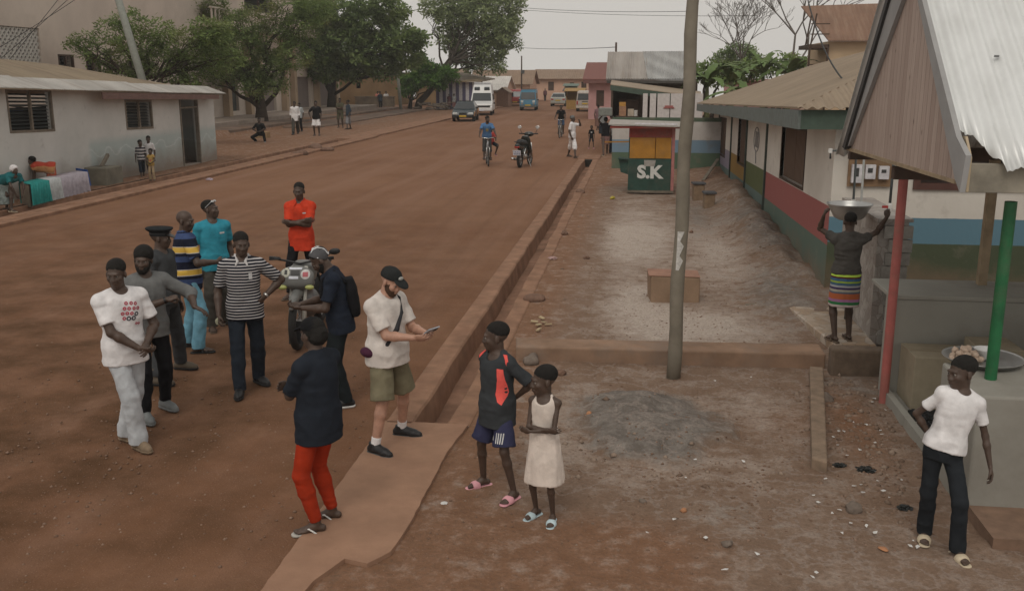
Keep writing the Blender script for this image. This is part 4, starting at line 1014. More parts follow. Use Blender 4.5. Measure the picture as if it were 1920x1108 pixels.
# banana plants: each leaf a long arched blade with a torn edge
def banana(label, px, py, depth, h, seed, n=9, L=2.3):
    b = AY(px, py, depth); b.z = 0; r = random.Random(seed)
    root = empty('banana_plant', b, 0, label, 'plant', 'banana plants behind the school')
    MB().tube([(0, 0, -.1), (.04, .02, h * .5), (0, .05, h)], [.16, .13, .08], 8).build('stem', plain('banana_stem', (.11, .12, .05), .7), root, sm=True)
    for i in range(n):
        a = 2 * math.pi * i / n + r.uniform(-.35, .35); el = r.uniform(.7, 1.45); l = L * r.uniform(.75, 1.15); w0 = .23 * r.uniform(.8, 1.2)
        mb = MB(); vs = []; fs = []; p = Vector((0, .05, h - .1)); th = el; m = 14
        o = Vector((math.cos(a), math.sin(a), 0)); sd = Vector((-o.y, o.x, 0))
        for k in range(m + 1):
            u = k / m; wd = w0 * math.sin(math.pi * min(1, .08 + u * .94)) ** .6 * (1 if k % 3 else .82)
            vs += [p - sd * wd + Vector((0, 0, -.10 * wd)), p + Vector((0, 0, .02)), p + sd * wd + Vector((0, 0, -.10 * wd))]
            p = p + (o * math.cos(th) + Vector((0, 0, math.sin(th)))) * (l / m); th -= (1.5 + r.uniform(0, .6)) / m
        for k in range(m):
            for q in (0, 1):
                if r.random() < .86: fs.append((3 * k + q, 3 * k + q + 1, 3 * k + q + 4, 3 * k + q + 3))
        mb.add(vs, fs).build('leaf', plain('banana_leaf', (.105, .160, .052), .7, .2, var=.3, scale=1.5, dirt=(.16, .15, .05, 1), dirt_amt=.4), root, sm=True)
for lab, px, d, h, sd, n, L in (('banana plant just right of the leaning pole', 1326, 47, 2.9, 1, 13, 2.4), ('banana plant with upright blades behind the school roof edge', 1372, 50, 3.1, 2, 12, 2.3), ('banana plant before the larger bare tree', 1430, 54, 3.5, 3, 12, 2.3), ('banana plant with broad leaves nearest the rusty roofed house', 1478, 54, 3.3, 4, 11, 2.2), ('low banana plant half hidden by the school roof', 1400, 46, 2.2, 5, 10, 2.4)):
    banana(lab, px, 160, d, h, sd, n, L)
for lab, blobs, d, m, sd in (('dark round tree behind the banana plants', [(1385, 100, 26), (1360, 112, 20), (1412, 118, 20)], 88, L2, 30), ('green bush over the school roof ridge', [(1440, 128, 20), (1480, 118, 20), (1510, 118, 16), (1530, 128, 14)], 60, L1, 31), ('yellow-green thicket under the banana plants by the leaning pole', [(1320, 135, 24), (1350, 140, 24), (1385, 138, 24), (1415, 130, 22)], 57, L1, 33)):
    b = AY(blobs[0][0], 160, d); b.z = 0; root = empty('bushy_tree', b, 0, lab, 'tree')
    bl = [(AY(px, py, d) - b, (pr * d / 1847 * 1.1, pr * d / 1847, pr * d / 1847 * .8)) for px, py, pr in blobs]
    mb = MB()
    for c, rr in bl: limb(mb, (0, 0, 0), c, .16, .03, sd)
    mb.build('trunk', BARK2, root, sm=True); link_mesh('crown', leaves_mesh(bl, 300, .28, sd), m, root)
tag(MB().box((5.2, 62, 0), (9.8, 62.3, 3.0)).box((5.0, 61.7, 3.0), (10, 63, 3.12)).build('pink_wall_house', PINK), 'pink wall glimpsed between the banana plants', 'wall')
# poles and wires
POLEW, POLEC = plain('weathered_pole', (.215, .190, .150), .9, .15, var=.25, scale=2.5, bump=.6, bscale=25, dirt=(.11, .09, .07, 1), dirt_amt=.5), plain('grey_concrete_pole', (.25, .26, .23), .9, .15, var=.15)
pb = G(1262, 708); pt_ = AY(1300, 0, pb.y + .05)
ptop = pb + (pt_ - pb) * 1.55
lp = empty('utility_pole', pb, 0, 'leaning weathered wooden pole standing in the middle of the yard', 'pole')
mb = MB(); n = 22; pts = [(ptop - pb) * (i / n) + Vector((.010 * math.sin(i * 1.3), .008 * math.cos(i), -.1 if i == 0 else 0)) for i in range(n + 1)]
mb.tube(pts, [.080 - .022 * i / n + .003 * math.sin(i * 2.1) for i in range(n + 1)], 18); mb.build('shaft', POLEW, lp, sm=True)
t_ = (AY(1270, 470, pb.y).z) / (ptop - pb).z
mb = MB(); r_ = random.Random(8); vs = []; fs = []
for k in range(9):
    zz = (AY(1270, 505 - k * 9, pb.y).z); c = (ptop - pb) * (zz / ptop.z)
    for j in range(4):
        a = math.radians(-118 + j * (8 + 5 * ((k * 7) % 3))); vs.append((c.x + .082 * math.cos(a), c.y + .082 * math.sin(a), zz))
for k in range(8):
    for j in range(3): fs.append((4 * k + j, 4 * k + j + 1, 4 * k + j + 5, 4 * k + j + 4))
mb.add(vs, fs).build('torn_poster', plain('torn_paper', (.52, .50, .47), .8, var=.3, scale=30), lp)
def pole(label, x, y, zt, r0, m, dx=0.0, arm=None, box=None, name='utility_pole'):
    root = empty(name, (x, y, 0), 0, label, 'pole')
    MB().tube([(0, 0, -.1), (dx, 0, zt)], [r0, r0 * .7], 10).build('shaft', m, root, sm=True)
    if arm: MB().bar((dx - arm, -.05, zt - .35), (dx + arm, -.05, zt - .35), .1).build('crossarm', WOOD_D, root)
    if box: MB().box((-.05, -.3, zt * box), (.35, .1, zt * box + .45)).build('transformer_box', plain('dark_box', (.06, .06, .06), .6), root)
b_ = AY(272, 165, 41)
pole('tilted grey concrete pole behind the low whitewashed house', b_.x + .66, 41, 8.5, .20, POLEC, -2.0)
pole('pale grey pole beside the leaning tree trunk', G(752, 209).x, G(752, 209).y, 5.4, .17, POLEC, -.35)
pole('thin dark pole rising behind the ambulance', -16.3, 101, 5.5, .11, WOOD_D)
pole('distant dark pole with a box on it beside the blue van', -14.4, 120, 5.6, .11, WOOD_D, 0, .0, .62)
pole('short dark pole on top of the tin shop', AY(1155, 97, 50).x, 50, AY(1155, 84, 50).z + .1, .07, WOOD_D)
WIRE = plain('black_cable', (.015, .015, .015), .6)
def wire(label, a, b, sag, r=.012):
    a, b = Vector(a), Vector(b)
    pts = [a.lerp(b, i / 20) - Vector((0, 0, sag * 4 * (i / 20) * (1 - i / 20))) for i in range(21)]
    tag(MB().tube(pts, r, 5).build('cable', WIRE, None, sm=True), label, 'cable')
wire('upper sagging cable crossing the sky toward the leaning pole', AY(800, -8, 96), AY(1292, 22, 60), .5, .016)
wire('lower cable crossing the sky toward the bare trees', AY(940, 16, 96), AY(1420, 30, 70), .25, .016)
wire('thin cable across the sky ending at the pole on the tin shop', AY(960, 88, 96), AY(1154, 89, 50), .15, .016)
wire('black cable drooping over the school roof from above', AY(1512, -10, 24), AY(1606, 172, 17), .35, .016)
for k in range(3): wire('%s of three faint cables running past the cream building' % ('highest', 'middle', 'lowest')[k], AY(-10, 95 + 25 * k, 37), AY(200 - 30 * k, -40, 39), .05, .012)
# ------------------------------------------------------------------ smooth bodies: signed distance shapes meshed by surface nets
A3 = lambda p: np.array(p, dtype=float)
class Sdf:
    def __init__(s): s.p = []
    def _put(s, fn, lo, hi, k, op): s.p.append((fn, np.array(lo, float), np.array(hi, float), k, op)); return s
    def cone(s, a, b, ra, rb, k=.02, op='add', cutb=False, cuta=False):
        a, b = A3(a), A3(b); ab = b - a; L2 = ab @ ab + 1e-9; u = ab / math.sqrt(L2)
        def fn(X, Y, Z):
            x, y, z = X - a[0], Y - a[1], Z - a[2]
            h = (x * ab[0] + y * ab[1] + z * ab[2]) / L2
            t = np.clip(h, 0, 1)
            d = np.sqrt((x - t * ab[0]) ** 2 + (y - t * ab[1]) ** 2 + (z - t * ab[2]) ** 2) - (ra + (rb - ra) * t)
            if cutb: d = np.maximum(d, (h - 1) * math.sqrt(L2))
            if cuta: d = np.maximum(d, -h * math.sqrt(L2))
            return d
        r = max(ra, rb)
        return s._put(fn, np.minimum(a, b) - r, np.maximum(a, b) + r, k, op)
    def ball(s, c, r, k=.02, op='add'): return s.ell(c, (r, r, r), None, k, op)
    def ell(s, c, r, R=None, k=.02, op='add'):
        c, r = A3(c), A3(r); R = np.eye(3) if R is None else R
        def fn(X, Y, Z):
            x, y, z = X - c[0], Y - c[1], Z - c[2]
            q = [(x * R[0, i] + y * R[1, i] + z * R[2, i]) / r[i] for i in range(3)]
            k0 = np.sqrt(q[0] ** 2 + q[1] ** 2 + q[2] ** 2) + 1e-6
            k1 = np.sqrt((q[0] / r[0]) ** 2 + (q[1] / r[1]) ** 2 + (q[2] / r[2]) ** 2) + 1e-6
            return k0 * (k0 - 1) / k1
        m = r.max()
        return s._put(fn, c - m, c + m, k, op)
    def loft(s, o, R, secs, k=.02, op='add', p=2.3):
        o = A3(o); secs = np.array(secs, float)
        zt = np.linspace(secs[0, 0], secs[-1, 0], 80)
        tab = [np.interp(zt, secs[:, 0], secs[:, i]) for i in range(1, secs.shape[1])]
        ker = np.ones(7) / 7
        tab = [np.convolve(np.pad(q, 3, mode='edge'), ker, 'valid') for q in tab]
        if len(tab) < 4: tab += [np.zeros(80)] * (4 - len(tab))
        z0, z1 = secs[0, 0], secs[-1, 0]
        def fn(X, Y, Z):
            x, y, z = X - o[0], Y - o[1], Z - o[2]
            l = [x * R[0, i] + y * R[1, i] + z * R[2, i] for i in range(3)]
            rx, ry, cx, cy = [np.interp(l[2], zt, q) for q in tab]
            k0 = (np.abs((l[0] - cx) / rx) ** p + np.abs((l[1] - cy) / ry) ** p) ** (1 / p)
            d = (k0 - 1) * np.minimum(rx, ry)
            return np.maximum(d, np.maximum(l[2] - z1, z0 - l[2]))
        m = max(tab[0].max() + abs(tab[2]).max(), tab[1].max() + abs(tab[3]).max())
        e = np.array([o + R @ A3((sx * m, sy * m, z)) for sx in (-1, 1) for sy in (-1, 1) for z in (z0, z1)])
        return s._put(fn, e.min(0), e.max(0), k, op)
    def cut(s, pt, n):       # keep the side the normal points away from
        pt, n = A3(pt), A3(n); n = n / np.linalg.norm(n)
        return s._put(lambda X, Y, Z: (X - pt[0]) * n[0] + (Y - pt[1]) * n[1] + (Z - pt[2]) * n[2], (-9,) * 3, (9,) * 3, 0, 'and')
    def mesh(s, h, wrinkle=None):
        adds = [q for q in s.p if q[4] == 'add']
        lo = np.min([q[1] for q in adds], 0) - 3 * h; hi = np.max([q[2] for q in adds], 0) + 3 * h
        n = np.ceil((hi - lo) / h).astype(int) + 1
        ax = [(lo[i] + h * np.arange(n[i])).astype(np.float32) for i in range(3)]
        V = np.full(n, 1.0, np.float32)
        for fn, a, b, k, op in s.p:
            pad = k + 2.5 * h
            i0 = np.clip(np.floor((a - pad - lo) / h).astype(int), 0, n); i1 = np.clip(np.ceil((b + pad - lo) / h).astype(int) + 1, 0, n)
            if np.any(i1 <= i0): continue
            sl = tuple(slice(p, q) for p, q in zip(i0, i1))
            d = fn(ax[0][sl[0]][:, None, None], ax[1][sl[1]][None, :, None], ax[2][sl[2]][None, None, :])
            v = V[sl]
            if op == 'add':
                if k > 0:
                    t = np.clip(.5 + .5 * (d - v) / k, 0, 1)
                    V[sl] = d * (1 - t) + v * t - k * t * (1 - t)
                else: V[sl] = np.minimum(v, d)
            elif op == 'sub':
                if k > 0:
                    t = np.clip(.5 - .5 * (-d - v) / k * -1, 0, 1) if False else np.clip(.5 + .5 * (-d - v) / k, 0, 1)
                    V[sl] = v * (1 - t) - d * t + k * t * (1 - t)
                else: V[sl] = np.maximum(v, -d)
            else: V[sl] = np.maximum(v, d)
        sg = V < 0
        cnt = np.zeros(n - 1, np.int8)
        for a in (0, 1):
            for b in (0, 1):
                for c in (0, 1):
                    cnt += sg[a:n[0] - 1 + a, b:n[1] - 1 + b, c:n[2] - 1 + c]
        act = np.argwhere((cnt > 0) & (cnt < 8))
        idx = np.full(n - 1, -1, np.int64); idx[tuple(act.T)] = np.arange(len(act))
        acc = np.zeros((len(act), 3)); num = np.zeros(len(act))
        cor = [(a, b, c) for a in (0, 1) for b in (0, 1) for c in (0, 1)]
        val = {c: V[act[:, 0] + c[0], act[:, 1] + c[1], act[:, 2] + c[2]].astype(float) for c in cor}
        for c in cor:
            for d in range(3):
                if c[d] == 0:
                    e = list(c); e[d] = 1; e = tuple(e)
                    va, vb = val[c], val[e]; m = (va < 0) != (vb < 0)
                    t = np.where(m, va / np.where(m, va - vb, 1), 0)
                    q = np.array(c, float)[None] + 0 * acc; q[:, d] = t
                    acc += q * m[:, None]; num += m
        P = lo + h * (act + acc / num[:, None])
        fs = []
        for d in range(3):
            s0 = [slice(None)] * 3; s1 = [slice(None)] * 3; s0[d] = slice(0, n[d] - 1); s1[d] = slice(1, n[d])
            e = np.argwhere(sg[tuple(s0)] != sg[tuple(s1)])
            u, v = (d + 1) % 3, (d + 2) % 3
            e = e[(e[:, u] > 0) & (e[:, v] > 0) & (e[:, u] < n[u] - 1) & (e[:, v] < n[v] - 1)]
            ins = sg[tuple(e.T)]
            q = []
            for du, dv in ((1, 1), (0, 1), (0, 0), (1, 0)):
                c = e.copy(); c[:, u] -= du; c[:, v] -= dv
                q.append(idx[tuple(c.T)])
            q = np.stack(q, 1); q[~ins] = q[~ins][:, ::-1]
            fs.append(q)
        Fq = np.concatenate(fs); Fq = Fq[(Fq >= 0).all(1)]
        if wrinkle:
            amp, freq = wrinkle
            A, B, C, D = (P[Fq[:, i]] for i in range(4))
            fnm = np.cross(C - A, D - B); N = np.zeros_like(P)
            for i in range(4): np.add.at(N, Fq[:, i], fnm)
            N /= np.linalg.norm(N, axis=1, keepdims=True) + 1e-9
            fr = np.array(freq)
            wv = (1 - np.abs(2 * vnoise(P * fr + 5.3) - 1)) - .5 + .6 * (vnoise(P * fr * 2.3) - .5)
            P = P + N * (wv * amp)[:, None]
        return P, Fq
def to_obj(name, PF, mat, parent):
    P, Fq = PF
    me = bpy.data.meshes.new(name)
    me.vertices.add(len(P)); me.vertices.foreach_set('co', P.astype(np.float32).ravel())
    me.loops.add(4 * len(Fq)); me.loops.foreach_set('vertex_index', Fq.astype(np.int32).ravel())
    me.polygons.add(len(Fq)); me.polygons.foreach_set('loop_start', np.arange(0, 4 * len(Fq), 4, dtype=np.int32))
    me.update(calc_edges=True)
    smooth(me)
    return link_mesh(name, me, mat, parent)

def Rx(a): c, s = math.cos(a), math.sin(a); return A3([[1, 0, 0], [0, c, -s], [0, s, c]])
def Ry(a): c, s = math.cos(a), math.sin(a); return A3([[c, 0, s], [0, 1, 0], [-s, 0, c]])
def Rz(a): c, s = math.cos(a), math.sin(a); return A3([[c, -s, 0], [s, c, 0], [0, 0, 1]])
def unit(v): v = A3(v); return v / (np.linalg.norm(v) + 1e-9)
def ik(a, t, l1, l2, pole):
    a, t = A3(a), A3(t); d = t - a; L = np.linalg.norm(d)
    L = min(L, (l1 + l2) * .998); u = unit(d); t = a + u * L
    x = (l1 * l1 - l2 * l2 + L * L) / (2 * L); hgt = math.sqrt(max(l1 * l1 - x * x, 0))
    p = A3(pole); p = unit(p - u * (p @ u))
    return a + u * x + p * hgt, t

def skin_mat(name, col, lip):
    if name in _M: return _M[name]
    t = NT(name)
    c = t.mix(t.ramp(t.noise(14, detail=5), .3, .7), dk(col, .8), dk(col, 1.2))
    t.bump(t.noise(90), .12, .004)
    _M[name] = t.out(c, .52, .42)
    return _M[name]
SKIN = skin_mat('dark_brown_skin', (.068, .042, .030), None)
SKIN2 = skin_mat('brown_skin', (.11, .068, .048), None)
SKINW = skin_mat('fair_skin', (.42, .235, .165), None)
HAIR = plain('black_hair', (.016, .0145, .013), .9, .2, bump=.6, bscale=160)
def eye_mat():
    t = NT('eye')
    y = t.sep().outputs['Y']
    c = t.mix(t.ramp(y, -.0085, -.0080), (.010, .007, .005), (.20, .175, .15))
    return t.out(c, .35, .4)
EYE = eye_mat()
eye_me = bpy.data.meshes.new('eye')
_b = bmesh.new(); bmesh.ops.create_uvsphere(_b, u_segments=12, v_segments=8, radius=.0105); _b.to_mesh(eye_me); _b.free()
smooth(eye_me); eye_me.materials.append(EYE)

def person(label, loc, yaw, H=1.75, group=None, skin=SKIN, vox=.0065, hs=1.0, w=1.0, fem=False,
           pelvis=(0, 0, .93), lean=0, roll=0, twist=0, head=(0, 0, 0), feet=(((-.10, 0, 0), -12), ((.10, 0, 0), 12)),
           knee=None, arms=(None, None), top=None, bottom=None, shoes=None, hair='short', beard=None, hat=None, skirt=None,
           eyes=True, extra=None, belly=0.0, cat='person', fat=1.0):
    """a person facing local -Y; lengths are for a 1.75 m figure and scaled to H. arms: (right, left) dicts w, pole, hd, pn, curl"""
    s = H / 1.75
    hs = hs * 1.04
    root = empty('person', loc, rad(yaw), label, cat, group)
    T = Rz(rad(twist)) @ Ry(rad(roll)) @ Rx(rad(lean))
    p0 = A3(pelvis)
    tp = lambda x, y, z: p0 + T @ A3((x, y, z))
    HR = Rz(rad(head[0])) @ Rx(rad(head[1])) @ Ry(rad(head[2]))
    piv = tp(0, .012, .53)
    hc = piv + HR @ A3((0, -.018, .15 + .02 * (hs - 1)))
    hp = lambda x, y, z: hc + HR @ (A3((x, y, z)) * .95 * hs)
    hw = w * (1.06 if fem else 1.0)
    # joints
    sh = [tp(sx * .178 * w, .005, .455) for sx in (-1, 1)]
    hip = [tp(sx * .088 * hw, 0, -.02) for sx in (-1, 1)]
    ank, kn = [], []
    fy = []
    for i, (fp, fa) in enumerate(feet):
        f = A3(fp); R = Rz(rad(fa)); fy.append(R)
        sole = .018 if shoes else 0.0
        a = f + A3((0, 0, .082 + sole)) + R @ A3((0, .01, 0))
        pole = R @ A3((0, -1, .05)) if knee is None or knee[i] is None else A3(knee[i])
        k_, a_ = ik(hip[i], a, .422, .412, pole)
        kn.append(k_); ank.append(a)
    el, wr, ad = [], [], []
    dflt = ({'w': (-.235, -.03, .86), 'pole': (-.3, 1, 0)}, {'w': (.235, -.03, .86), 'pole': (.3, 1, 0)})
    for i in range(2):
        a = dict(dflt[i]); a.update(arms[i] or {})
        e, q = ik(sh[i], a['w'], .295, .262, a['pole'])
        el.append(e); wr.append(q); ad.append(a)
    lw = (.96 if fem else 1.0) * (.7 + .3 * w) * fat
    B = Sdf()
    bs = 0.9 if fem else 1.0
    secs = [(-.09, .135 * hw, .10), (-.02, .162 * hw, .115), (.08, .148 * hw, .108 + belly * .6), (.17, .138 * w * bs, .10 + belly), (.28, .152 * w, .11 + belly * .5),
            (.37, .157 * w, .115), (.45, .152 * w, .098), (.50, .125 * w, .075), (.535, .06, .05)]
    sec = lambda add, z0=None, z1=None, k=1.0: [(a, (b + add) * k, (c + add) * k) for a, b, c in secs if (z0 is None or a >= z0) and (z1 is None or a <= z1)]
    B.loft(p0, T, sec(0), .03)
    for i in (0, 1): B.cone(tp(0, .012, .515), sh[i] + T @ A3((0, 0, .0)), .050, .046, .03)
    B.cone(tp(0, .015, .47), hp(0, .012, -.06), .062 * (.85 if fem else 1) * (.8 + .2 * w), .052 * hs, .03)
    # head
    B.ell(hp(0, .016, .042), A3((.0765, .097, .086)) * .95 * hs, HR, .02)
    B.ell(hp(0, -.026, -.028), A3((.064, .066, .086)) * .95 * hs, HR, .025)
    B.ell(hp(0, -.056, -.09), A3((.032, .030, .026)) * .95 * hs, HR, .03)
    for sx in (-1, 1):
        B.ball(hp(sx * .040, -.062, -.022), .022 * hs, .018)
        B.ell(hp(sx * .0325, -.101, .004), A3((.016, .013, .010)) * hs, HR, .012, 'sub')
        B.ball(hp(sx * .016, -.091, -.037), .0118 * hs, .009)
        B.ell(hp(sx * .077, .012, -.006), A3((.011, .020, .032)) * hs, HR @ Rz(sx * .35), .006)
    B.cone(hp(-.034, -.083, .024), hp(.034, -.083, .024), .012 * hs, .012 * hs, .014)
    B.cone(hp(0, -.088, .012), hp(0, -.100, -.034), .009 * hs, .0150 * hs, .014)
    B.ell(hp(0, -.090, -.0595), A3((.026, .013, .0085)) * hs, HR, .006)
    B.ell(hp(0, -.087, -.0715), A3((.022, .013, .0095)) * hs, HR, .006)
    # arms and hands
    for i in range(2):
        sx = (-1, 1)[i]; fw = fat * (.86 if fem else 1.0) * (.75 + .25 * w)
        B.ball(sh[i] - T @ A3((sx * .014, 0, .008)), .050 * fw, .03)
        B.cone(sh[i], el[i], .051 * fw, .040 * fw, .03)
        B.cone(el[i], el[i] + (wr[i] - el[i]) * .3, .040 * fw, .043 * fw, .02)
        B.cone(el[i] + (wr[i] - el[i]) * .3, wr[i], .043 * fw, .027 * fw, .02)
        a = ad[i]
        d = unit(a['hd']) if a.get('hd') is not None else unit(wr[i] - el[i])
        pn = A3(a['pn']) if a.get('pn') is not None else A3((-sx, .15, 0))
        pn = unit(pn - d * (pn @ d))
        th = np.cross(d, pn) * sx               # toward the thumb
        if a.get('pn') is None and th[1] > 0: th = -th
        hsz = 1.0 if not fem else .93
        pt = lambda x, y, z: wr[i] + (d * x + th * y + pn * z) * hsz
        RM = np.stack([d, th, pn], 1)
        B.ell(pt(.050, 0, 0), A3((.056, .042, .018)) * hsz, RM, .012)
        curl = a.get('curl', .35)
        for j, (fyo, fl, bx) in enumerate(((.031, .070, .086), (.0105, .080, .092), (-.0105, .073, .088), (-.030, .056, .078))):
            r1 = .0092 * hsz
            ca = curl * (1.0 + .12 * j) * 1.15; p = pt(bx, fyo, 0); ang = 0; q0 = p
            for seg, (fr, rr) in enumerate(((.45, r1), (.32, r1 * .9), (.25, r1 * .8))):
                ang += ca * (.7 if seg == 0 else 1.0)
                dd = d * math.cos(ang) + pn * math.sin(ang) + th * fyo * 1.6 * (1 - curl)
                q1 = q0 + unit(dd) * fl * fr * hsz
                B.cone(q0, q1, rr, rr * .92, .004); q0 = q1
        t0, t1 = pt(.022, .026, .004), pt(.060, .056 - .018 * curl, .012 + .022 * curl)
        B.cone(t0, t1, .0135 * hsz, .0105 * hsz, .012)
        B.cone(t1, t1 + unit(d * .9 + th * (.25 - .7 * curl) + pn * (.15 + .5 * curl)) * .034, .0105 * hsz, .0085 * hsz, .004)
    # legs and feet
    lw = (.96 if fem else 1.0) * (.7 + .3 * w) * fat
    for i in range(2):
        B.cone(hip[i], kn[i], .082 * lw, .056 * lw, .03)
        B.cone(kn[i], kn[i] + (ank[i] - kn[i]) * .3, .054 * lw, .055 * lw, .02)
        B.cone(kn[i] + (ank[i] - kn[i]) * .3, ank[i], .055 * lw, .036 * lw, .02)
        R = fy[i]; f = ank[i] - A3((0, 0, .082)); fo = lambda x, y, z: f + R @ A3((x, y, z))
        B.cone(fo(0, .045, .030), fo(0, -.03, .048), .030, .034, .02)
        B.cone(fo(0, -.02, .045), fo(0, -.115, .022), .036, .022, .02)
        B.ell(fo(0, -.10, .020), (.044, .05, .018), R, .02)
        if shoes and shoes[0] in ('slide', 'flipflop', 'sandal') or not shoes:
            sx = (-1, 1)[i]
            for j, (tx, ty, tr) in enumerate(((-.028, -.172, .0135), (-.008, -.172, .0105), (.008, -.165, .0098), (.022, -.155, .0095), (.034, -.143, .009))):
                tx = tx * -sx if False else tx * sx
                B.cone(fo(tx * .9, -.13, .016), fo(tx, ty, .012), tr, tr * .9, .006)
    bm = B.mesh(vox / s)
    body = to_obj('body', (bm[0] * s, bm[1]), skin, root)
    def part(name, sd, mat, wr_=None, h=None, parent=None):
        P, F_ = sd.mesh((h or vox) / s, wr_)
        return to_obj(name, (P * s, F_), mat, parent or root)
    # clothes
    if top:
        kind, m = top['kind'], top['mat']; ad_ = top.get('fit', .016); hem = top.get('hem', -.10)
        C = Sdf()
        ts = [(a, b + ad_, c + ad_) for a, b, c in secs if a > .12 and a < .52]
        chest = ts[1]
        ts[0] = (ts[0][0], (ts[0][1] + chest[1] * top.get('box', 1.0)) / (1 + top.get('box', 1.0)), ts[0][2] + .004)
        lowz = [z for z in (.05, -.03, hem) if z >= hem]
        hipw = max(.162 * hw + ad_, .088 * hw + .082 * lw + .022) + top.get('flare', .004)
        ts = [(z, hipw, max(.117 + ad_ + belly * .7, .082 * lw + .030) + top.get('flare', .004)) for z in sorted(lowz)] + ts
        ts.append((.515, .112 * w, .072)); ts.append((.535, .075, .060))
        C.loft(p0, T, ts, .02)
        if top.get('sleeve', .62) > 0:
            for i in (0, 1): C.cone(tp(0, .012, .505), sh[i] + T @ A3((0, 0, .004)), .062 + .3 * ad_, .058 + .35 * ad_, .025)
        sl = top.get('sleeve', .62)
        for i in range(2):
            fw = fat * (.86 if fem else 1.0) * (.75 + .25 * w)
            e1 = el[i]
            if sl > 0:
                C.ball(sh[i] - T @ A3(((-1, 1)[i] * .016, 0, .008)), .062 * fw + .25 * ad_, .02)
                L = min(sl, 1.0); end = sh[i] + (e1 - sh[i]) * L
                C.cone(sh[i] - T @ A3((0, 0, .006)), end, .058 * fw + .35 * ad_, (.051 if L < 1 else .044) * fw + .62 * ad_, .022, cutb=(sl <= 1.0))
                if sl > 1:
                    C.cone(e1, e1 + (wr[i] - e1) * (sl - 1), .050 * fw + .3 * ad_, .042 * fw + .25 * ad_, .02, cutb=True)
            else:   # bare shoulders
                C.cone(tp((-1, 1)[i] * .085 * w, 0, .42), tp((-1, 1)[i] * .085 * w, 0, .525), .035, .022, .01)
        nk = tp(0, -.055 - top.get('deep', 0) * .3, .560 - top.get('deep', 0))
        C.ell(nk, (.070 + .3 * top.get('deep', 0), .085, .060 + top.get('deep', 0) * .3), T, .006, 'sub')
        o = part('shirt' if kind != 'dress' else 'dress_top', C, m, top.get('wr', (.011, (8, 8, 11))))
        root['_shirt'] = o.name
        if top.get('collar'):
            cl = Sdf()
            for sx in (-1, 1):
                cl.cone(tp(0, .078, .548), tp(sx * .066, .03, .562), .013, .014, .006)
                cl.cone(tp(sx * .066, .03, .562), tp(sx * .040, -.088, .512), .015, .014, .006)
                cl.cone(tp(sx * .040, -.088, .512), tp(sx * .060, -.118, .475), .014, .008, .004)
            part('collar', cl, top['collar'], None, min(vox, .006))
    if bottom:
        kind, m = bottom['kind'], bottom['mat']; ad_ = bottom.get('fit', .014)
        C = Sdf()
        if kind != 'skirt':
            ad2, ad_ = ad_, min(ad_, .014)
            bsx = [(-.10, .130 * hw + ad_ * .6, .10 + ad_ * .6), (-.02, .163 * hw + ad_, .117 + ad_), (.06, .155 * hw + ad_ * .7, .112 + ad_ * .7 + belly * .5), (bottom.get('waist', .09), .150 * hw + ad_ * .5, .108 + ad_ * .5 + belly * .6)]
            C.loft(p0, T, bsx, .03)
            ad_ = ad2; ln = bottom.get('len', 2.0)
            for i in range(2):
                k1 = .080 * lw + min(ad_, .014); k2 = (.058 if kind != 'wide' else .07) * lw + ad_; k3 = bottom.get('cuff', .046 + ad_)
                if ln <= 1:
                    C.cone(hip[i], hip[i] + (kn[i] - hip[i]) * ln, k1, bottom.get('cuff', k1 * .92), .03, cutb=True)
                else:
                    C.cone(hip[i], kn[i], k1, k2, .03)
                    fr = min(ln - 1, 1.0)
                    C.cone(kn[i], kn[i] + (ank[i] - kn[i]) * .35, k2, k2 * .99, .02, cutb=False)
                    C.cone(kn[i] + (ank[i] - kn[i]) * .35, kn[i] + (ank[i] - kn[i]) * (fr * .985 + .015 * fr), k2 * .99, k3, .02, cutb=True)
                    if ln > 2:
                        C.cone(kn[i] + (ank[i] - kn[i]) * .93, ank[i] - A3((0, 0, .035)), k3 * 1.02, k3 * 1.05, .015, cutb=True)
            part('trousers' if ln > 1.3 else 'shorts', C, m, bottom.get('wr', (.013, (9, 9, 7))))
        else:
            z1, z0, fl = bottom.get('top', .10), bottom.get('hem', -.42), bottom.get('flare', .05)
            TS = T if abs(lean) < 40 else np.eye(3)
            C.loft(p0, TS, [(z0, .16 * hw + fl, .115 + fl), (z0 * .5, .168 * hw + fl * .6, .12 + fl * .6), (-.02, .166 * hw + ad_, .12 + ad_), (z1, .145 * hw + ad_, .108 + ad_)], .02)
            part('skirt', C, m, bottom.get('wr', (.012, (11, 11, 2.0))))
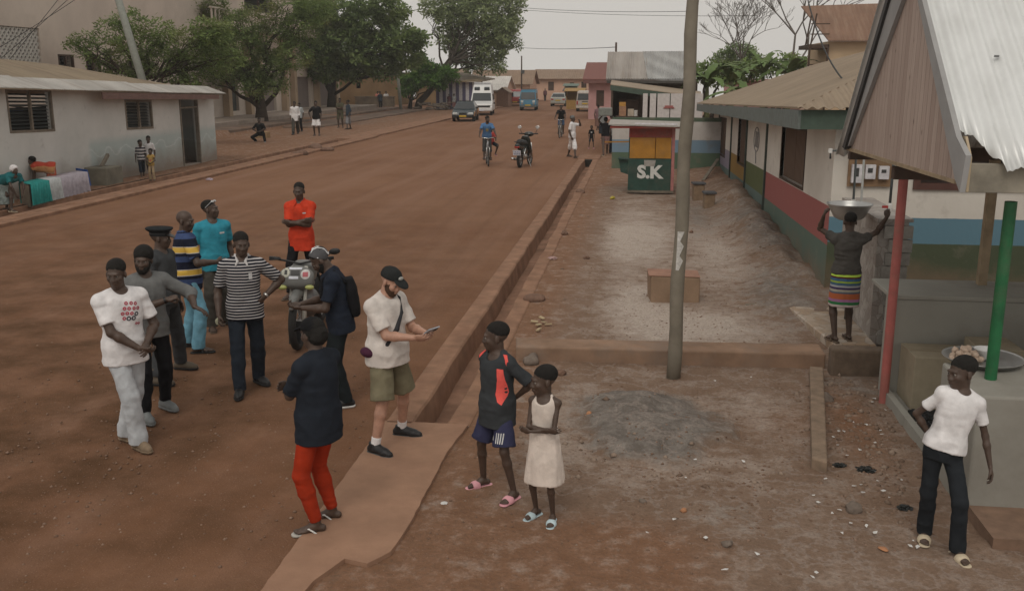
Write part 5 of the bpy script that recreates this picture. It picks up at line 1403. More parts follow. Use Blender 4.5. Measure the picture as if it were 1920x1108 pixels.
    # footwear
    if shoes:
        kind, m = shoes[0], shoes[1]; ms = shoes[2] if len(shoes) > 2 else m
        for i in range(2):
            R = fy[i]; f = A3(feet[i][0]); f = ank[i] - A3((0, 0, .100)); fo = lambda x, y, z: f + R @ A3((x, y, z))
            hv = min(vox, .006)
            if kind in ('shoe', 'boot'):
                C = Sdf()
                C.cone(fo(0, .052, .050), fo(0, -.02, .058), .041, .045, .02)
                C.cone(fo(0, -.02, .060), fo(0, -.115, .040), .045, .044, .02)
                C.cone(fo(0, -.115, .040), fo(0, -.170, .034), .044, .033, .02)
                C.cone(fo(0, -.01, .09), fo(0, -.085, .068), .022, .022, .02)
                hgt = .115 if kind == 'shoe' else .20
                C.cone(fo(0, .018, .06), fo(0, .016, hgt), .046, .050, .02, cutb=True)
                C.cut(fo(0, 0, .014), (0, 0, -1))
                so = part('shoe', C, m, None, hv)
                C = Sdf()
                C.cone(fo(0, .050, .03), fo(0, -.05, .03), .047, .045, .02)
                C.cone(fo(0, -.05, .03), fo(0, -.125, .03), .045, .050, .02)
                C.cone(fo(0, -.125, .03), fo(0, -.172, .03), .050, .038, .02)
                C.cut(fo(0, 0, .026), (0, 0, 1)); C.cut(fo(0, 0, 0.001), (0, 0, -1))
                part('sole', C, ms, None, hv, so)
            else:
                C = Sdf()
                C.cone(fo(0, .060, .01), fo(0, -.04, .01), .038, .036, .02)
                C.cone(fo(0, -.04, .01), fo(0, -.155, .01), .038, .046, .02)
                C.cut(fo(0, 0, .019), (0, 0, 1)); C.cut(fo(0, 0, .001), (0, 0, -1))
                so = part('sandal_sole', C, ms, None, hv)
                C = Sdf()
                if kind == 'slide':
                    C.cone(fo(-.038, -.095, .018), fo(-.012, -.095, .056), .012, .012, .01)
                    C.cone(fo(-.012, -.095, .056), fo(.014, -.095, .056), .012, .012, .01)
                    C.cone(fo(.014, -.095, .056), fo(.040, -.095, .018), .012, .012, .01)
                    C2 = Sdf()
                    C2.ell(fo(0, -.085, .022), (.060, .075, .056), R, 0)
                    C2.cut(fo(0, -.128, 0), R @ A3((0, -1, 0))); C2.cut(fo(0, -.05, 0), R @ A3((0, 1, 0))); C2.cut(fo(0, 0, .008), (0, 0, -1))
                    C = C2
                elif kind == 'flipflop':
                    sx = (-1, 1)[i]
                    C.cone(fo(-.012 * sx, -.135, .020), fo(-.010 * sx, -.118, .045), .006, .007, .004)
                    for q in (-1, 1):
                        C.cone(fo(-.010 * sx, -.118, .045), fo(q * .030, -.06, .058), .008, .008, .004)
                        C.cone(fo(q * .030, -.06, .058), fo(q * .042, -.005, .018), .008, .008, .004)
                else:
                    for yy, zz in ((-.10, .050), (-.055, .072)):
                        C.cone(fo(-.044, yy, .018), fo(-.018, yy, zz), .011, .011, .006)
                        C.cone(fo(-.018, yy, zz), fo(.018, yy, zz), .011, .011, .006)
                        C.cone(fo(.018, yy, zz), fo(.044, yy, .018), .011, .011, .006)
                    C.cone(fo(-.040, .02, .06), fo(0, .068, .06), .009, .009, .006); C.cone(fo(.040, .02, .06), fo(0, .068, .06), .009, .009, .006)
                part('strap', C, m, None, hv, so)
    # hair, beard, hats
    hh = min(vox, .0065)
    if hair:
        th = {'short': .001, 'crop': -.0015, 'full': .012, 'afro': .030}.get(hair, .001)
        if hat: th = -.0025
        C = Sdf()
        C.ell(hp(0, .025, .060), A3((.0808 + th, .0995 + th, .080 + th)) * .95 * hs, HR, .0)
        if hair == 'full': C.ell(hp(0, .025, .02), A3((.083, .10, .09)) * .95 * hs, HR, .02)
        C.cut(hp(0, .020, 0), HR @ unit((0, -.52, -1.0)))
        part('hair', C, HAIR, (.0035, (70, 70, 70)), min(hh, .005) if vox < .01 else hh)
    if beard:
        C = Sdf(); th = beard.get('th', .006)
        C.ell(hp(0, -.026, -.030), A3((.064 + th, .064 + th, .088 + th)) * .95 * hs, HR, .02)
        C.ell(hp(0, -.056, -.093), A3((.034 + th, .030 + th, .028 + th)) * .95 * hs, HR, .03)
        C.ell(hp(0, -.10, -.064), A3((.022, .024, .013)) * hs, HR, .004, 'sub')
        C.ell(hp(0, -.118, -.03), A3((.026, .05, .022)) * hs, HR, .004, 'sub')
        for sx in (-1, 1): C.ell(hp(sx * .045, -.088, -.018), A3((.038, .05, .036)) * hs, HR, .006, 'sub')
        C.cut(hp(0, -.02, .0), HR @ unit((0, .35, 1)))
        C.cut(hp(0, .012, .0), HR @ unit((0, 1, 0)))
        part('beard', C, beard['mat'], (.003, (70, 70, 70)), hh)
    if eyes:
        for sx in (-1, 1):
            e = link_mesh('eye', eye_me, None, root)
            e.location = hp(sx * .0315, -.0800, .004) * s
            q = HR.copy()
            e.rotation_euler = Matrix(q.tolist()).to_euler(); e.scale = (s * hs,) * 3
    if hat: hat(root, hp, HR, hs, s, part)
    info = dict(s=s, tp=tp, hp=hp, HR=HR, T=T, wr=wr, el=el, sh=sh, kn=kn, ank=ank, part=part, root=root, hip=hip, fy=fy)
    if extra: extra(info)
    return info
def world_of(info, p):      # person-local point (1.75 m figure) to world
    r = info['root']
    M = Matrix.Translation(r.location) @ Matrix.Rotation(r.rotation_euler.z, 4, 'Z')
    return M @ (Vector(p) * info['s'])
def decal(name, me, target, origin, direction, right, up, mat, parent, off=.004):
    """press a flat drawing (x right, y up) onto a surface of the target; all in the parent's own space"""
    tm = target.data
    bv = BVHTree.FromPolygons([v.co for v in tm.vertices], [tuple(p.vertices) for p in tm.polygons])
    o, d, r, u = Vector(origin), Vector(direction).normalized(), Vector(right).normalized(), Vector(up).normalized()
    bm = bmesh.new(); bm.from_mesh(me)
    bmesh.ops.triangulate(bm, faces=bm.faces[:])
    for _k in range(5):
        lg = [e for e in bm.edges if e.calc_length() > .022]
        if not lg: break
        bmesh.ops.subdivide_edges(bm, edges=lg, cuts=1)
        bmesh.ops.triangulate(bm, faces=[f for f in bm.faces if len(f.verts) > 3])
    last = None
    for v in bm.verts:
        p = o + r * v.co.x + u * v.co.y
        h = bv.ray_cast(p - d * .4, d)
        v.co = (h[0] - d * off) if h[0] is not None else (last if last is not None else p)
        last = v.co.copy()
    me2 = bpy.data.meshes.new(name); bm.to_mesh(me2); bm.free()
    return link_mesh(name, me2, mat, parent)
# ------------------------------------------------------------------ the people standing near
def place(pr, pl, yaw, H, z=0.0, fa=(-10, 10)):
    a, b = G(*pr, z), G(*pl, z)
    c = (a + b) / 2
    M = Matrix.Rotation(-rad(yaw), 3, 'Z')
    la, lb = (M @ (a - c)) / (H / 1.75), (M @ (b - c)) / (H / 1.75)
    return dict(loc=c, yaw=yaw, H=H, feet=(((la.x, la.y, 0), fa[0]), ((lb.x, lb.y, 0), fa[1])))
FOLD = (dict(w=(.10, -.205, 1.20), pole=(-1, .1, -.6), hd=(1, -.1, .12), pn=(0, .9, .2), curl=.3),
        dict(w=(-.09, -.235, 1.17), pole=(1, .1, -.6), hd=(-1, .12, .15), pn=(0, .9, .2), curl=.3))
def cap_hat(col, badge=None, brim_yaw=0, up=0):
    def f(root, hp, HR, hs, s, part):
        C = Sdf()
        R = HR @ Rz(rad(brim_yaw))
        C.ell(hp(0, .014, .050), A3((.088, .108, .092)) * .95 * hs, HR, 0)
        C.cut(hp(0, 0, .042), HR @ unit((0, -.12, -1)))
        o = part('cap', C, col, (.003, (20, 20, 20)), .006)
        C = Sdf()
        q = lambda x, y, z: hp(0, .014, .05) + R @ (A3((x, y, z)) * .95 * hs)
        C.ell(q(0, -.130, -.006), A3((.066, .070, .018)) * hs, R @ Rx(rad(14 + up)), 0)
        C2 = Sdf(); C2.ell(q(0, -.120, .0), A3((.070, .078, .014)) * hs, R @ Rx(rad(16 + up)), 0)
        C2.ell(q(0, -.120, -.022), A3((.060, .085, .016)) * hs, R @ Rx(rad(16 + up)), .0, 'sub')
        part('brim', C2, col, None, .0045, o)
        if badge:
            C = Sdf(); C.ell(q(0, -.104, .034), A3((.032, .012, .017)) * hs, R @ Rx(rad(-25)), 0)
            part('badge', C, badge, None, .004, o)
    return f
def peaked_cap(col, peak):
    def f(root, hp, HR, hs, s, part):
        C = Sdf()
        C.loft(hp(0, .012, .0), HR, [(.030, .083, .103), (.075, .086, .106), (.085, .105, .128), (.108, .128, .150), (.122, .120, .142), (.130, .06, .08)], 0)
        o = part('cap', C, col, None, .006)
        C = Sdf(); C.ell(hp(0, -.105, .036), A3((.070, .060, .010)) * hs, HR @ Rx(rad(28)), 0)
        part('peak', C, peak, None, .0045, o)
        C = Sdf(); C.ell(hp(0, -.108, .080), A3((.014, .010, .020)) * hs, HR, 0)
        part('badge', C, METAL, None, .004, o)
        C = Sdf(); C.loft(hp(0, .012, 0), HR, [(.050, .0875, .1075), (.066, .0885, .1085)], 0)
        part('hat_band', C, peak, None, .0045, o)
    return f
METAL = plain('bright_metal', (.55, .54, .52), .3, .5, .9)
BLK = plain('black_plastic', (.012, .012, .013), .45, .4)
c_white, c_grey = cloth('white_cotton', (.68, .66, .66)), cloth('grey_jersey', (.145, .147, .145))
c_jean, c_pale = cloth('dark_denim', (.020, .026, .036)), cloth('pale_grey_denim', (.44, .46, .48))
c_blk, c_police = cloth('black_cotton', (.012, .012, .014)), cloth('dark_grey_uniform', (.050, .053, .056))
c_teal, c_brown = cloth('teal_cotton', (.035, .24, .32)), cloth('brown_grey_twill', (.060, .056, .048))
c_blue, c_orange = cloth('light_blue_denim', (.15, .33, .43)), cloth('orange_red_cotton', (.52, .050, .022))
c_navy, c_khaki = cloth('dark_navy_cotton', (.017, .022, .034)), cloth('khaki_twill', (.175, .155, .100))
c_red = cloth('rust_red_leggings', (.31, .030, .010)); c_char = cloth('charcoal_cotton', (.018, .022, .030))
c_cream = cloth('cream_lace', (.62, .54, .48)); c_coral = cloth('coral_panel', (.80, .12, .10))
c_jers = cloth('dark_jersey', (.042, .046, .050)); c_short = cloth('navy_shorts', (.040, .042, .085))
s_tan, s_grey, s_black = plain('tan_suede', (.22, .16, .105), .9), plain('grey_trainer', (.17, .18, .18), .8), plain('black_leather', (.014, .014, .015), .5)
s_boot, s_rub = plain('brown_boot', (.10, .080, .058), .8), plain('dark_rubber', (.02, .02, .02), .8)
s_white, s_pink, s_ice = plain('white_rubber', (.62, .62, .60), .6), plain('pink_rubber', (.66, .32, .36), .55), plain('pale_blue_rubber', (.48, .60, .64), .55)
s_sand, s_dsole = plain('beige_rubber', (.55, .46, .33), .6), plain('brown_sole', (.12, .085, .06), .8)
W1 = (.46, .44, .44, 1); K1 = (.012, .013, .020, 1); BL = (.045, .07, .16, 1); YE = (.62, .40, .075, 1); NV = (.010, .012, .026, 1)
m_bw = striped('black_white_stripes', [(0, K1), (.62, W1)], .0315)
m_by = striped('navy_yellow_stripes', [(0, NV), (.20, BL), (.44, NV), (.58, W1), (.61, YE), (.84, W1), (.87, NV)], .285, .05, .10)

def white_tee_print(i):
    """scatter of red rings with a row of dark roundels on the chest"""
    r, sh_ = i['root'], bpy.data.objects[i['root']['_shirt']]
    s = i['s']; d = i['T'] @ A3((0, 1, 0)); right = i['T'] @ A3((1, 0, 0)); up = i['T'] @ A3((0, 0, 1))
    o = Vector(i['tp'](.03, -.30, .345)) * s
    def discs(pts, rr, inner):
        bm = bmesh.new()
        for x, y in pts:
            n = 12
            a = [bm.verts.new((x + rr * math.cos(2 * math.pi * k / n), y + rr * math.sin(2 * math.pi * k / n), 0)) for k in range(n)]
            b = [bm.verts.new((x + inner * math.cos(2 * math.pi * k / n), y + inner * math.sin(2 * math.pi * k / n), 0)) for k in range(n)]
            for k in range(n): bm.faces.new((a[k], a[(k + 1) % n], b[(k + 1) % n], b[k]))
        me = bpy.data.meshes.new('print'); bm.to_mesh(me); bm.free(); return me
    reds = [(-.03, .09), (.015, .085), (.055, .075), (-.05, .045), (-.01, .04), (.035, .035), (.075, .03), (-.07, 0), (-.03, -.002), (.01, -.008), (-.06, -.045)]
    decal('print', discs(reds, .0165, .006), sh_, o, d, right, up, plain('red_print', (.45, .06, .09), .8), r)
    decal('print', discs([(-.02, -.052), (.025, -.055), (.055, -.02)], .021, .011), sh_, o, d, right, up, plain('dark_print', (.02, .02, .035), .8), r)
    decal('print', discs([(.05, -.11), (.075, -.115)], .012, .004), sh_, o, d, right, up, plain('red_print', (.45, .06, .09), .8), r)
def chest_text(txt, size, x, z, col, tilt=0):
    def f(i):
        r, sh_ = i['root'], bpy.data.objects[i['root']['_shirt']]
        s = i['s']; me = text_mesh(txt, size * s)
        decal('print', me, sh_, Vector(i['tp'](x, -.32, z)) * s, i['T'] @ A3((0, 1, 0)), i['T'] @ A3((1, 0, 0)), i['T'] @ A3((0, 0, 1)), col, r)
    return f
def chest_patch(w_, h_, x, z, col, side=0):
    def f(i):
        r, sh_ = i['root'], bpy.data.objects[i['root']['_shirt']]
        s = i['s']; me = bpy.data.meshes.new('patch'); a, b = w_ * s / 2, h_ * s / 2
        me.from_pydata([(-a, -b, 0), (a, -b, 0), (a, b, 0), (-a, b, 0)], [], [(0, 1, 2, 3)])
        decal('badge', me, sh_, Vector(i['tp'](x, -.32, z)) * s, i['T'] @ A3((0, 1, 0)), i['T'] @ A3((1, 0, 0)), i['T'] @ A3((0, 0, 1)), col, r)
    return f
def wristwatch(side, m):
    def f(i):
        s = i['s']; a = i['el'][side] + (i['wr'][side] - i['el'][side]) * .93; d = unit(i['wr'][side] - i['el'][side])
        C = Sdf(); C.cone(a - d * .011, a + d * .011, .035, .034, 0, cutb=True, cuta=True); i['part']('wristwatch', C, m, None, .005)
    return f
def both(*fs):
    def f(i):
        for g in fs: g(i)
    return f
m_wprint = plain('white_print', (.6, .6, .6), .8)

person('young man in white t-shirt with red and black dot print, pale grey jeans, hands clasped', **place((262, 842), (240, 826), 58, 1.79, fa=(0, 12)),
       head=(-46, 6, 0), skin=SKIN, twist=-8, arms=(dict(w=(.00, -.24, .97), pole=(-1, .55, 0), hd=(.5, -.5, -.2), pn=(.3, .3, .5), curl=.55), dict(w=(.09, -.22, .99), pole=(1, .6, 0), hd=(-.5, -.6, -.3), pn=(-.3, .5, -.4), curl=.55)),
       top=dict(kind='tee', mat=c_white, sleeve=.72, hem=-.13, fit=.022, box=2), bottom=dict(kind='jeans', mat=c_pale, fit=.020, cuff=.078, len=2.6), shoes=('shoe', s_tan, s_tan), extra=white_tee_print)
person('smiling bearded man in grey sweatshirt and black trousers gesturing with both arms', **place((275, 790), (312, 766), 46, 1.76, fa=(0, 15)),
       head=(-30, 4, 4), arms=(dict(w=(.11, -.27, 1.24), pole=(-1, .3, -.5), hd=(.9, -.3, .25), pn=(-.1, .3, -.8), curl=1.3), dict(w=(.36, -.31, 1.14), pole=(1, .4, -.3), hd=(.7, -.5, -.45), pn=(-.4, .2, -.8), curl=.25)),
       top=dict(kind='long', mat=c_grey, sleeve=1.38, hem=-.09, fit=.026, box=2), bottom=dict(kind='trousers', mat=c_blk, fit=.010, cuff=.052), shoes=('shoe', s_grey, s_grey),
       hair='full', beard=dict(mat=HAIR, th=.011), extra=both(chest_patch(.11, .022, .02, .27, plain('faded_print', (.30, .30, .29), .8)), wristwatch(0, BLK)))
person('police officer in dark grey uniform and black peaked cap, face turned away', **place((298, 722), (342, 692), 88, 1.76, fa=(0, 5)),
       head=(18, 2, 0), top=dict(kind='shirt', mat=c_police, sleeve=.75, hem=-.05, fit=.020), bottom=dict(kind='trousers', mat=c_police, fit=.018, cuff=.07), shoes=('boot', s_boot, s_rub),
       hat=peaked_cap(cloth('cap_cloth', (.018, .020, .022)), BLK), belly=.02)
person('bald man seen from behind in navy, blue and yellow striped polo and light blue jeans', **place((374, 662), (352, 650), 128, 1.79, fa=(-18, -10)),
       head=(-38, 6, 0), hair=None, arms=(dict(w=(-.24, -.30, 1.12), pole=(-.6, 1, -.2)), None),
       top=dict(kind='polo', mat=m_by, sleeve=.80, hem=-.14, fit=.028, box=2, collar=cloth('collar_navy', (.05, .08, .17))), bottom=dict(kind='jeans', mat=c_blue, fit=.018, cuff=.072, len=2.3), shoes=('sandal', s_black, s_rub), belly=.02)
def shades(i):
    s = i['s']; hp, HR = i['hp'], i['HR']; C = Sdf()
    for sx in (-1, 1): C.ell(hp(sx * .036, -.068, .108), A3((.030, .012, .020)), HR @ Rx(rad(-40)), .006)
    C.cone(hp(-.012, -.074, .112), hp(.012, -.074, .112), .005, .005, .004)
    for sx in (-1, 1): C.cone(hp(sx * .066, -.06, .105), hp(sx * .086, .03, .04), .005, .005, .004)
    i['part']('sunglasses', C, plain('silver_lens', (.5, .5, .5), .2, .6, .5), None, .0045)
person('man in teal t-shirt with silver sunglasses on his head, looking up the road', **place((398, 620), (424, 608), 42, 1.77, fa=(-10, 30)),
       head=(48, -8, 0), hair='crop', top=dict(kind='tee', mat=c_teal, sleeve=.70, hem=-.12, fit=.024, box=1.6), bottom=dict(kind='trousers', mat=c_brown, fit=.020, cuff=.075, len=2.2), shoes=('sandal', s_black, s_dsole),
       extra=both(shades, chest_patch(.07, .022, .085, .385, m_wprint)), belly=.015)
def card(i):
    s = i['s']; p = i['wr'][0] + A3((-.01, -.05, -.06)); C = Sdf()
    C.ell(p, (.030, .008, .040), None, 0); i['part']('note_card', C, plain('pale_card', (.42, .42, .30), .7), None, .0055)
person('man in black and white striped polo with white collar, one hand on his hip', **place((450, 742), (487, 718), 20, 1.77, fa=(-4, 34)),
       head=(12, 4, 0), hair='short', arms=(dict(w=(-.265, -.10, .88), pole=(-.5, 1, 0), curl=.6), dict(w=(.215, -.03, 1.04), pole=(1, .45, -.1), hd=(-.55, -.6, -.5), pn=(-.5, .5, .3), curl=.5)),
       top=dict(kind='polo', mat=m_bw, sleeve=.78, hem=-.12, fit=.022, collar=cloth('collar_white', (.55, .53, .52))), bottom=dict(kind='jeans', mat=c_jean, fit=.016, cuff=.062, len=2.2), shoes=('shoe', s_black, s_rub),
       extra=both(chest_patch(.035, .065, .085, .36, m_wprint), wristwatch(1, METAL), card), belly=.015)
person('man in orange-red polo shirt standing behind the motorcycle with folded arms', **place((545, 560), (596, 552), 6, 1.80, fa=(-28, 10)),
       head=(2, 4, 0), hair='crop', skin=SKIN, arms=FOLD, w=.95,
       top=dict(kind='polo', mat=c_orange, sleeve=.82, hem=-.20, fit=.024, collar=c_orange), bottom=dict(kind='trousers', mat=c_blk, fit=.014, cuff=.06), shoes=('flipflop', plain('blue_strap', (.10, .16, .26), .6), s_dsole),
       extra=chest_patch(.045, .018, .09, .37, m_wprint))
def piped_cap(root, hp, HR, hs, s, part):
    C = Sdf(); C.ell(hp(0, .018, .050), A3((.084, .106, .092)), HR, 0); C.cut(hp(0, .03, 0.0), HR @ unit((0, -1.0, -.75)))
    o = part('cap', C, cloth('grey_cap', (.09, .09, .095)), None, .006)
    C = Sdf()
    arc = [(-.030, .115), (.02, .142), (.075, .125), (.112, .07), (.112, .0)]
    for sx in (-1, 1):
        for (y0, z0), (y1, z1) in zip(arc[:-1], arc[1:]): C.cone(hp(sx * .035, y0, z0), hp(sx * .035, y1, z1), .0065, .0065, .004)
    C.cone(hp(-.086, .01, .045), hp(-.03, -.035, .115), .006, .006, .004); C.cone(hp(.086, .01, .045), hp(.03, -.035, .115), .006, .006, .004)
    part('piping', C, plain('white_piping', (.75, .75, .75), .5), None, .005, o)
def daypack(i):
    s = i['s']; C = Sdf(); tp = i['tp']
    C.loft(tp(0, .165, .0), i['T'], [(.02, .12, .05), (.10, .14, .07), (.32, .13, .065), (.42, .09, .04)], 0)
    i['part']('backpack', C, c_blk, (.006, (9, 9, 9)), .008)
    C = Sdf()
    for sx in (-1, 1):
        pts = [tp(sx * .10, .12, .40), tp(sx * .11, .03, .53), tp(sx * .105, -.10, .46), tp(sx * .12, -.135, .30), tp(sx * .15, .0, .12)]
        for a, b in zip(pts[:-1], pts[1:]): C.cone(a, b, .020, .020, .01)
    i['part']('strap', C, c_blk, None, .007)
person('man in dark navy t-shirt with white-piped cap looking down beside the motorcycle', **place((640, 750), (648, 764), -72, 1.74, fa=(-8, 8)),
       head=(0, 40, 0), lean=8, hair='crop', hat=piped_cap, arms=(dict(w=(-.06, -.40, 1.09), pole=(-.6, .4, -1), hd=(.15, -1, 0), pn=(.5, .1, .7), curl=.6), dict(w=(.10, -.37, 1.09), pole=(.6, .4, -1), hd=(-.1, -1, .05), pn=(-.4, .1, .8), curl=.5)),
       top=dict(kind='tee', mat=c_navy, sleeve=.75, hem=-.12, fit=.022), bottom=dict(kind='jeans', mat=cloth('black_denim', (.014, .018, .020)), fit=.016, cuff=.062, len=2.2), shoes=('shoe', s_black, s_white), extra=daypack, beard=dict(mat=HAIR, th=.003))
BEARD = plain('brown_beard', (.075, .042, .026), .85, .2, bump=.5, bscale=150)
def sling(i):
    s = i['s']; tp = i['tp']; C = Sdf()
    pts = [tp(.10, .02, .545), tp(.085, -.085, .50), tp(.04, -.155, .38), tp(-.04, -.162, .24), tp(-.13, -.12, .11), tp(-.19, -.02, .03)]
    rr = [.014, .014, .014, .022, .020, .018]
    for k in range(len(pts) - 1): C.cone(pts[k], pts[k + 1], rr[k], rr[k + 1], .01)
    i['part']('bag_strap', C, plain('black_webbing', (.02, .02, .024), .8), None, .006)
    C = Sdf(); C.ell(tp(-.19, .06, .02), (.05, .09, .05), i['T'], 0)
    i['part']('waist_bag', C, cloth('maroon_bag', (.06, .02, .04)), None, .007)
def socks(i):
    for k in (0, 1):
        C = Sdf(); C.cone(i['ank'][k] + A3((0, 0, -.01)), i['ank'][k] + (i['kn'][k] - i['ank'][k]) * .17, .044, .045, .01, cutb=True)
        i['part']('sock', C, c_white, None, .006)
cap_man = person('bearded man in black cap, white t-shirt and khaki shorts looking at the phone he holds', **place((706, 852), (756, 818), 62, 1.74, fa=(0, 22)),
       head=(4, 24, 0), skin=SKINW, hair='short', beard=dict(mat=BEARD, th=.006), hat=cap_hat(cloth('black_cap_cloth', (.022, .024, .024)), plain('cap_badge', (.3, .3, .28), .7)),
       arms=(dict(w=(-.035, -.37, 1.12), pole=(-.5, .5, -1), hd=(.18, -1, .10), pn=(.75, .1, .55), curl=.55), dict(w=(.115, -.375, 1.13), pole=(.5, .5, -1), hd=(-.22, -1, .10), pn=(-.75, .1, .55), curl=.55)),
       top=dict(kind='tee', mat=cloth('cream_cotton', (.60, .55, .51)), sleeve=.78, hem=-.11, fit=.030, box=2.2, flare=.018), bottom=dict(kind='shorts', mat=c_khaki, fit=.036, len=.98, cuff=.112), shoes=('shoe', s_black, plain('grey_sole', (.07, .075, .075), .8)),
       extra=both(sling, socks), belly=.02)
def puff(i):
    C = Sdf(); C.ell(i['hp'](0, .085, .0), (.072, .06, .072), None, 0); C.ell(i['hp'](0, .05, -.03), (.07, .06, .05), None, .03); i['part']('hair', C, HAIR, (.012, (30, 30, 30)), .007)
person('woman seen from behind in charcoal t-shirt, rust-red leggings and white flip-flops', **place((622, 974), (592, 1000), -112, 1.67, fa=(30, 42)), fem=True,
       head=(-8, 8, 0), hair='full', hat=cap_hat(cloth('plain_black_cap', (.012, .012, .013))), arms=FOLD,
       top=dict(kind='tee', mat=c_char, sleeve=.85, hem=-.17, fit=.028, box=2.2, flare=.004), bottom=dict(kind='leggings', mat=c_red, fit=.008, cuff=.046, len=1.97, wr=(.005, (6, 6, 22))), shoes=('flipflop', s_white, plain('pale_sole', (.42, .40, .36), .7)), extra=puff, fat=1.06, belly=.01)
def shorts_marks(i):
    s = i['s']; sh_ = [c for c in i['root'].children if c.name.startswith('shorts')][0]
    k, h = i['kn'][1], i['hip'][1]
    o = h + (k - h) * .60
    d = A3((-.25, 1, 0)); r_, u_ = A3((1, .25, 0)), A3((0, 0, 1))
    me = bpy.data.meshes.new('stripes'); v, f = [], []
    for q in range(4):
        x = .045 + q * .022; n = len(v); v += [(x, -.05, 0), (x + .011, -.05, 0), (x + .011, .05, 0), (x, .05, 0)]; f.append((n, n + 1, n + 2, n + 3))
    for q, (x, hh_) in enumerate(((-.030, .018), (-.012, .032), (.008, .048))):   # three slanted bars forming a small peak
        n = len(v); v += [(x - .012, -.035, 0), (x + .008, -.035, 0), (x + .003 - .006, -.035 + hh_, 0), (x - .010, -.035 + hh_ * .8, 0)]; f.append((n, n + 1, n + 2, n + 3))
    me.from_pydata([(a * s, b * s, c) for a, b, c in v], [], f)
    decal('stripes', me, sh_, Vector(o + A3((0, -.3, 0))) * s, d, r_, u_, m_wprint, i['root'])
def jersey_panels(i):
    s = i['s']; sh_ = bpy.data.objects[i['root']['_shirt']]; T = i['T']
    me = bpy.data.meshes.new('panel')
    me.from_pydata([(a * s, b * s, 0) for a, b in ((-.02, .16), (.03, .15), (.045, .02), (.05, -.12), (.03, -.20), (-.01, -.17), (-.035, -.10), (-.015, .04))], [], [tuple(range(8))])
    decal('side_panel', me, sh_, Vector(i['tp'](.155, -.32, .26)) * s, T @ A3((-.15, 1, 0)), T @ A3((1, .15, 0)), T @ A3((0, 0, 1)), c_coral, i['root'])
    for sx in (-1, 1):
        me = bpy.data.meshes.new('panel')
        me.from_pydata([(a * s * sx, b * s, 0) for a, b in ((-.045, .02), (-.01, .035), (.05, -.035), (.07, -.10), (.045, -.10), (.0, -.02))][::sx], [], [tuple(range(6))])
        decal('shoulder_panel', me, sh_, Vector(i['tp'](sx * .155, -.15, .75)) * s, T @ A3((0, .45, -1)), T @ A3((1, 0, 0)), T @ A3((0, 1, .45)), c_coral, i['root'])
person('taller boy in dark jersey with coral side panel, navy shorts and pink slides', **place((905, 912), (962, 938), -34, 1.46, fa=(-22, 4)), hs=1.16, w=.84, fat=.86,
       head=(-48, 2, 0), hair='crop', arms=(dict(w=(-.10, .13, 1.0), pole=(-1, .5, 0), hd=(.9, .2, -.2)), dict(w=(.12, .14, 1.0), pole=(1, .35, 0), hd=(-.9, .2, -.2))),
       top=dict(kind='jersey', mat=c_jers, sleeve=.9, hem=-.19, fit=.034, deep=.03, box=2.4, flare=.012), bottom=dict(kind='shorts', mat=c_short, fit=.030, len=.86, cuff=.112), shoes=('slide', s_pink, s_pink), extra=both(shorts_marks, jersey_panels))
person('small girl in sleeveless cream dress and pale blue slides, arms folded, looking aside', **place((1004, 968), (1036, 980), -14, 1.23, fa=(-22, 8)), hs=1.33, w=.80, fat=.80, fem=True,
       head=(-52, 2, 0), hair='short', arms=(dict(w=(.10, -.175, 1.13), pole=(-1, .1, -.6), hd=(1, -.1, .1), pn=(0, .9, .2), curl=.3), dict(w=(-.10, -.20, 1.10), pole=(1, .1, -.6), hd=(-1, .12, .12), pn=(0, .9, .2), curl=.3)),
       top=dict(kind='dress', mat=c_cream, sleeve=0, hem=-.04, fit=.016, deep=.045), bottom=dict(kind='skirt', mat=c_cream, hem=-.46, flare=.085, top=.16, fit=.022, wr=(.020, (13, 13, 1.6))), shoes=('slide', s_ice, s_ice))
person('girl in white t-shirt and dark jeans leaning back against the grey counter', **place((1731, 1010), (1794, 1046), -4, 1.46, fa=(-8, 16)), hs=1.15, w=.84, fat=.84, fem=True,
       pelvis=(-.045, .04, .92), roll=13, lean=-5, head=(-66, 2, -4), hair='short', knee=((-.2, -1, 0), (.2, -1, 0)),
       arms=(dict(w=(-.12, .14, .96), pole=(-1, .4, 0)), dict(w=(.33, -.01, .80), pole=(.4, 1, 0), curl=.4)),
       top=dict(kind='tee', mat=c_white, sleeve=.62, hem=.0, fit=.026, box=2, flare=.008), bottom=dict(kind='jeans', mat=cloth('washed_black_denim', (.020, .023, .027)), fit=.020, cuff=.062, len=2.1), shoes=('slide', s_sand, s_sand))
m_sk = striped('multicolour_stripes', [(0, (.5, .42, .40, 1)), (.1, (.03, .17, .06, 1)), (.18, (.34, .16, .30, 1)), (.26, (.42, .12, .05, 1)), (.42, (.10, .12, .16, 1)), (.47, (.36, .34, .28, 1)),
       (.54, (.05, .03, .10, 1)), (.60, (.35, .36, .38, 1)), (.66, (.06, .12, .20, 1)), (.73, (.30, .42, .05, 1)), (.78, (.06, .13, .24, 1)), (.86, (.10, .015, .02, 1)), (.91, (.50, .72, .10, 1))], .44, -.445)
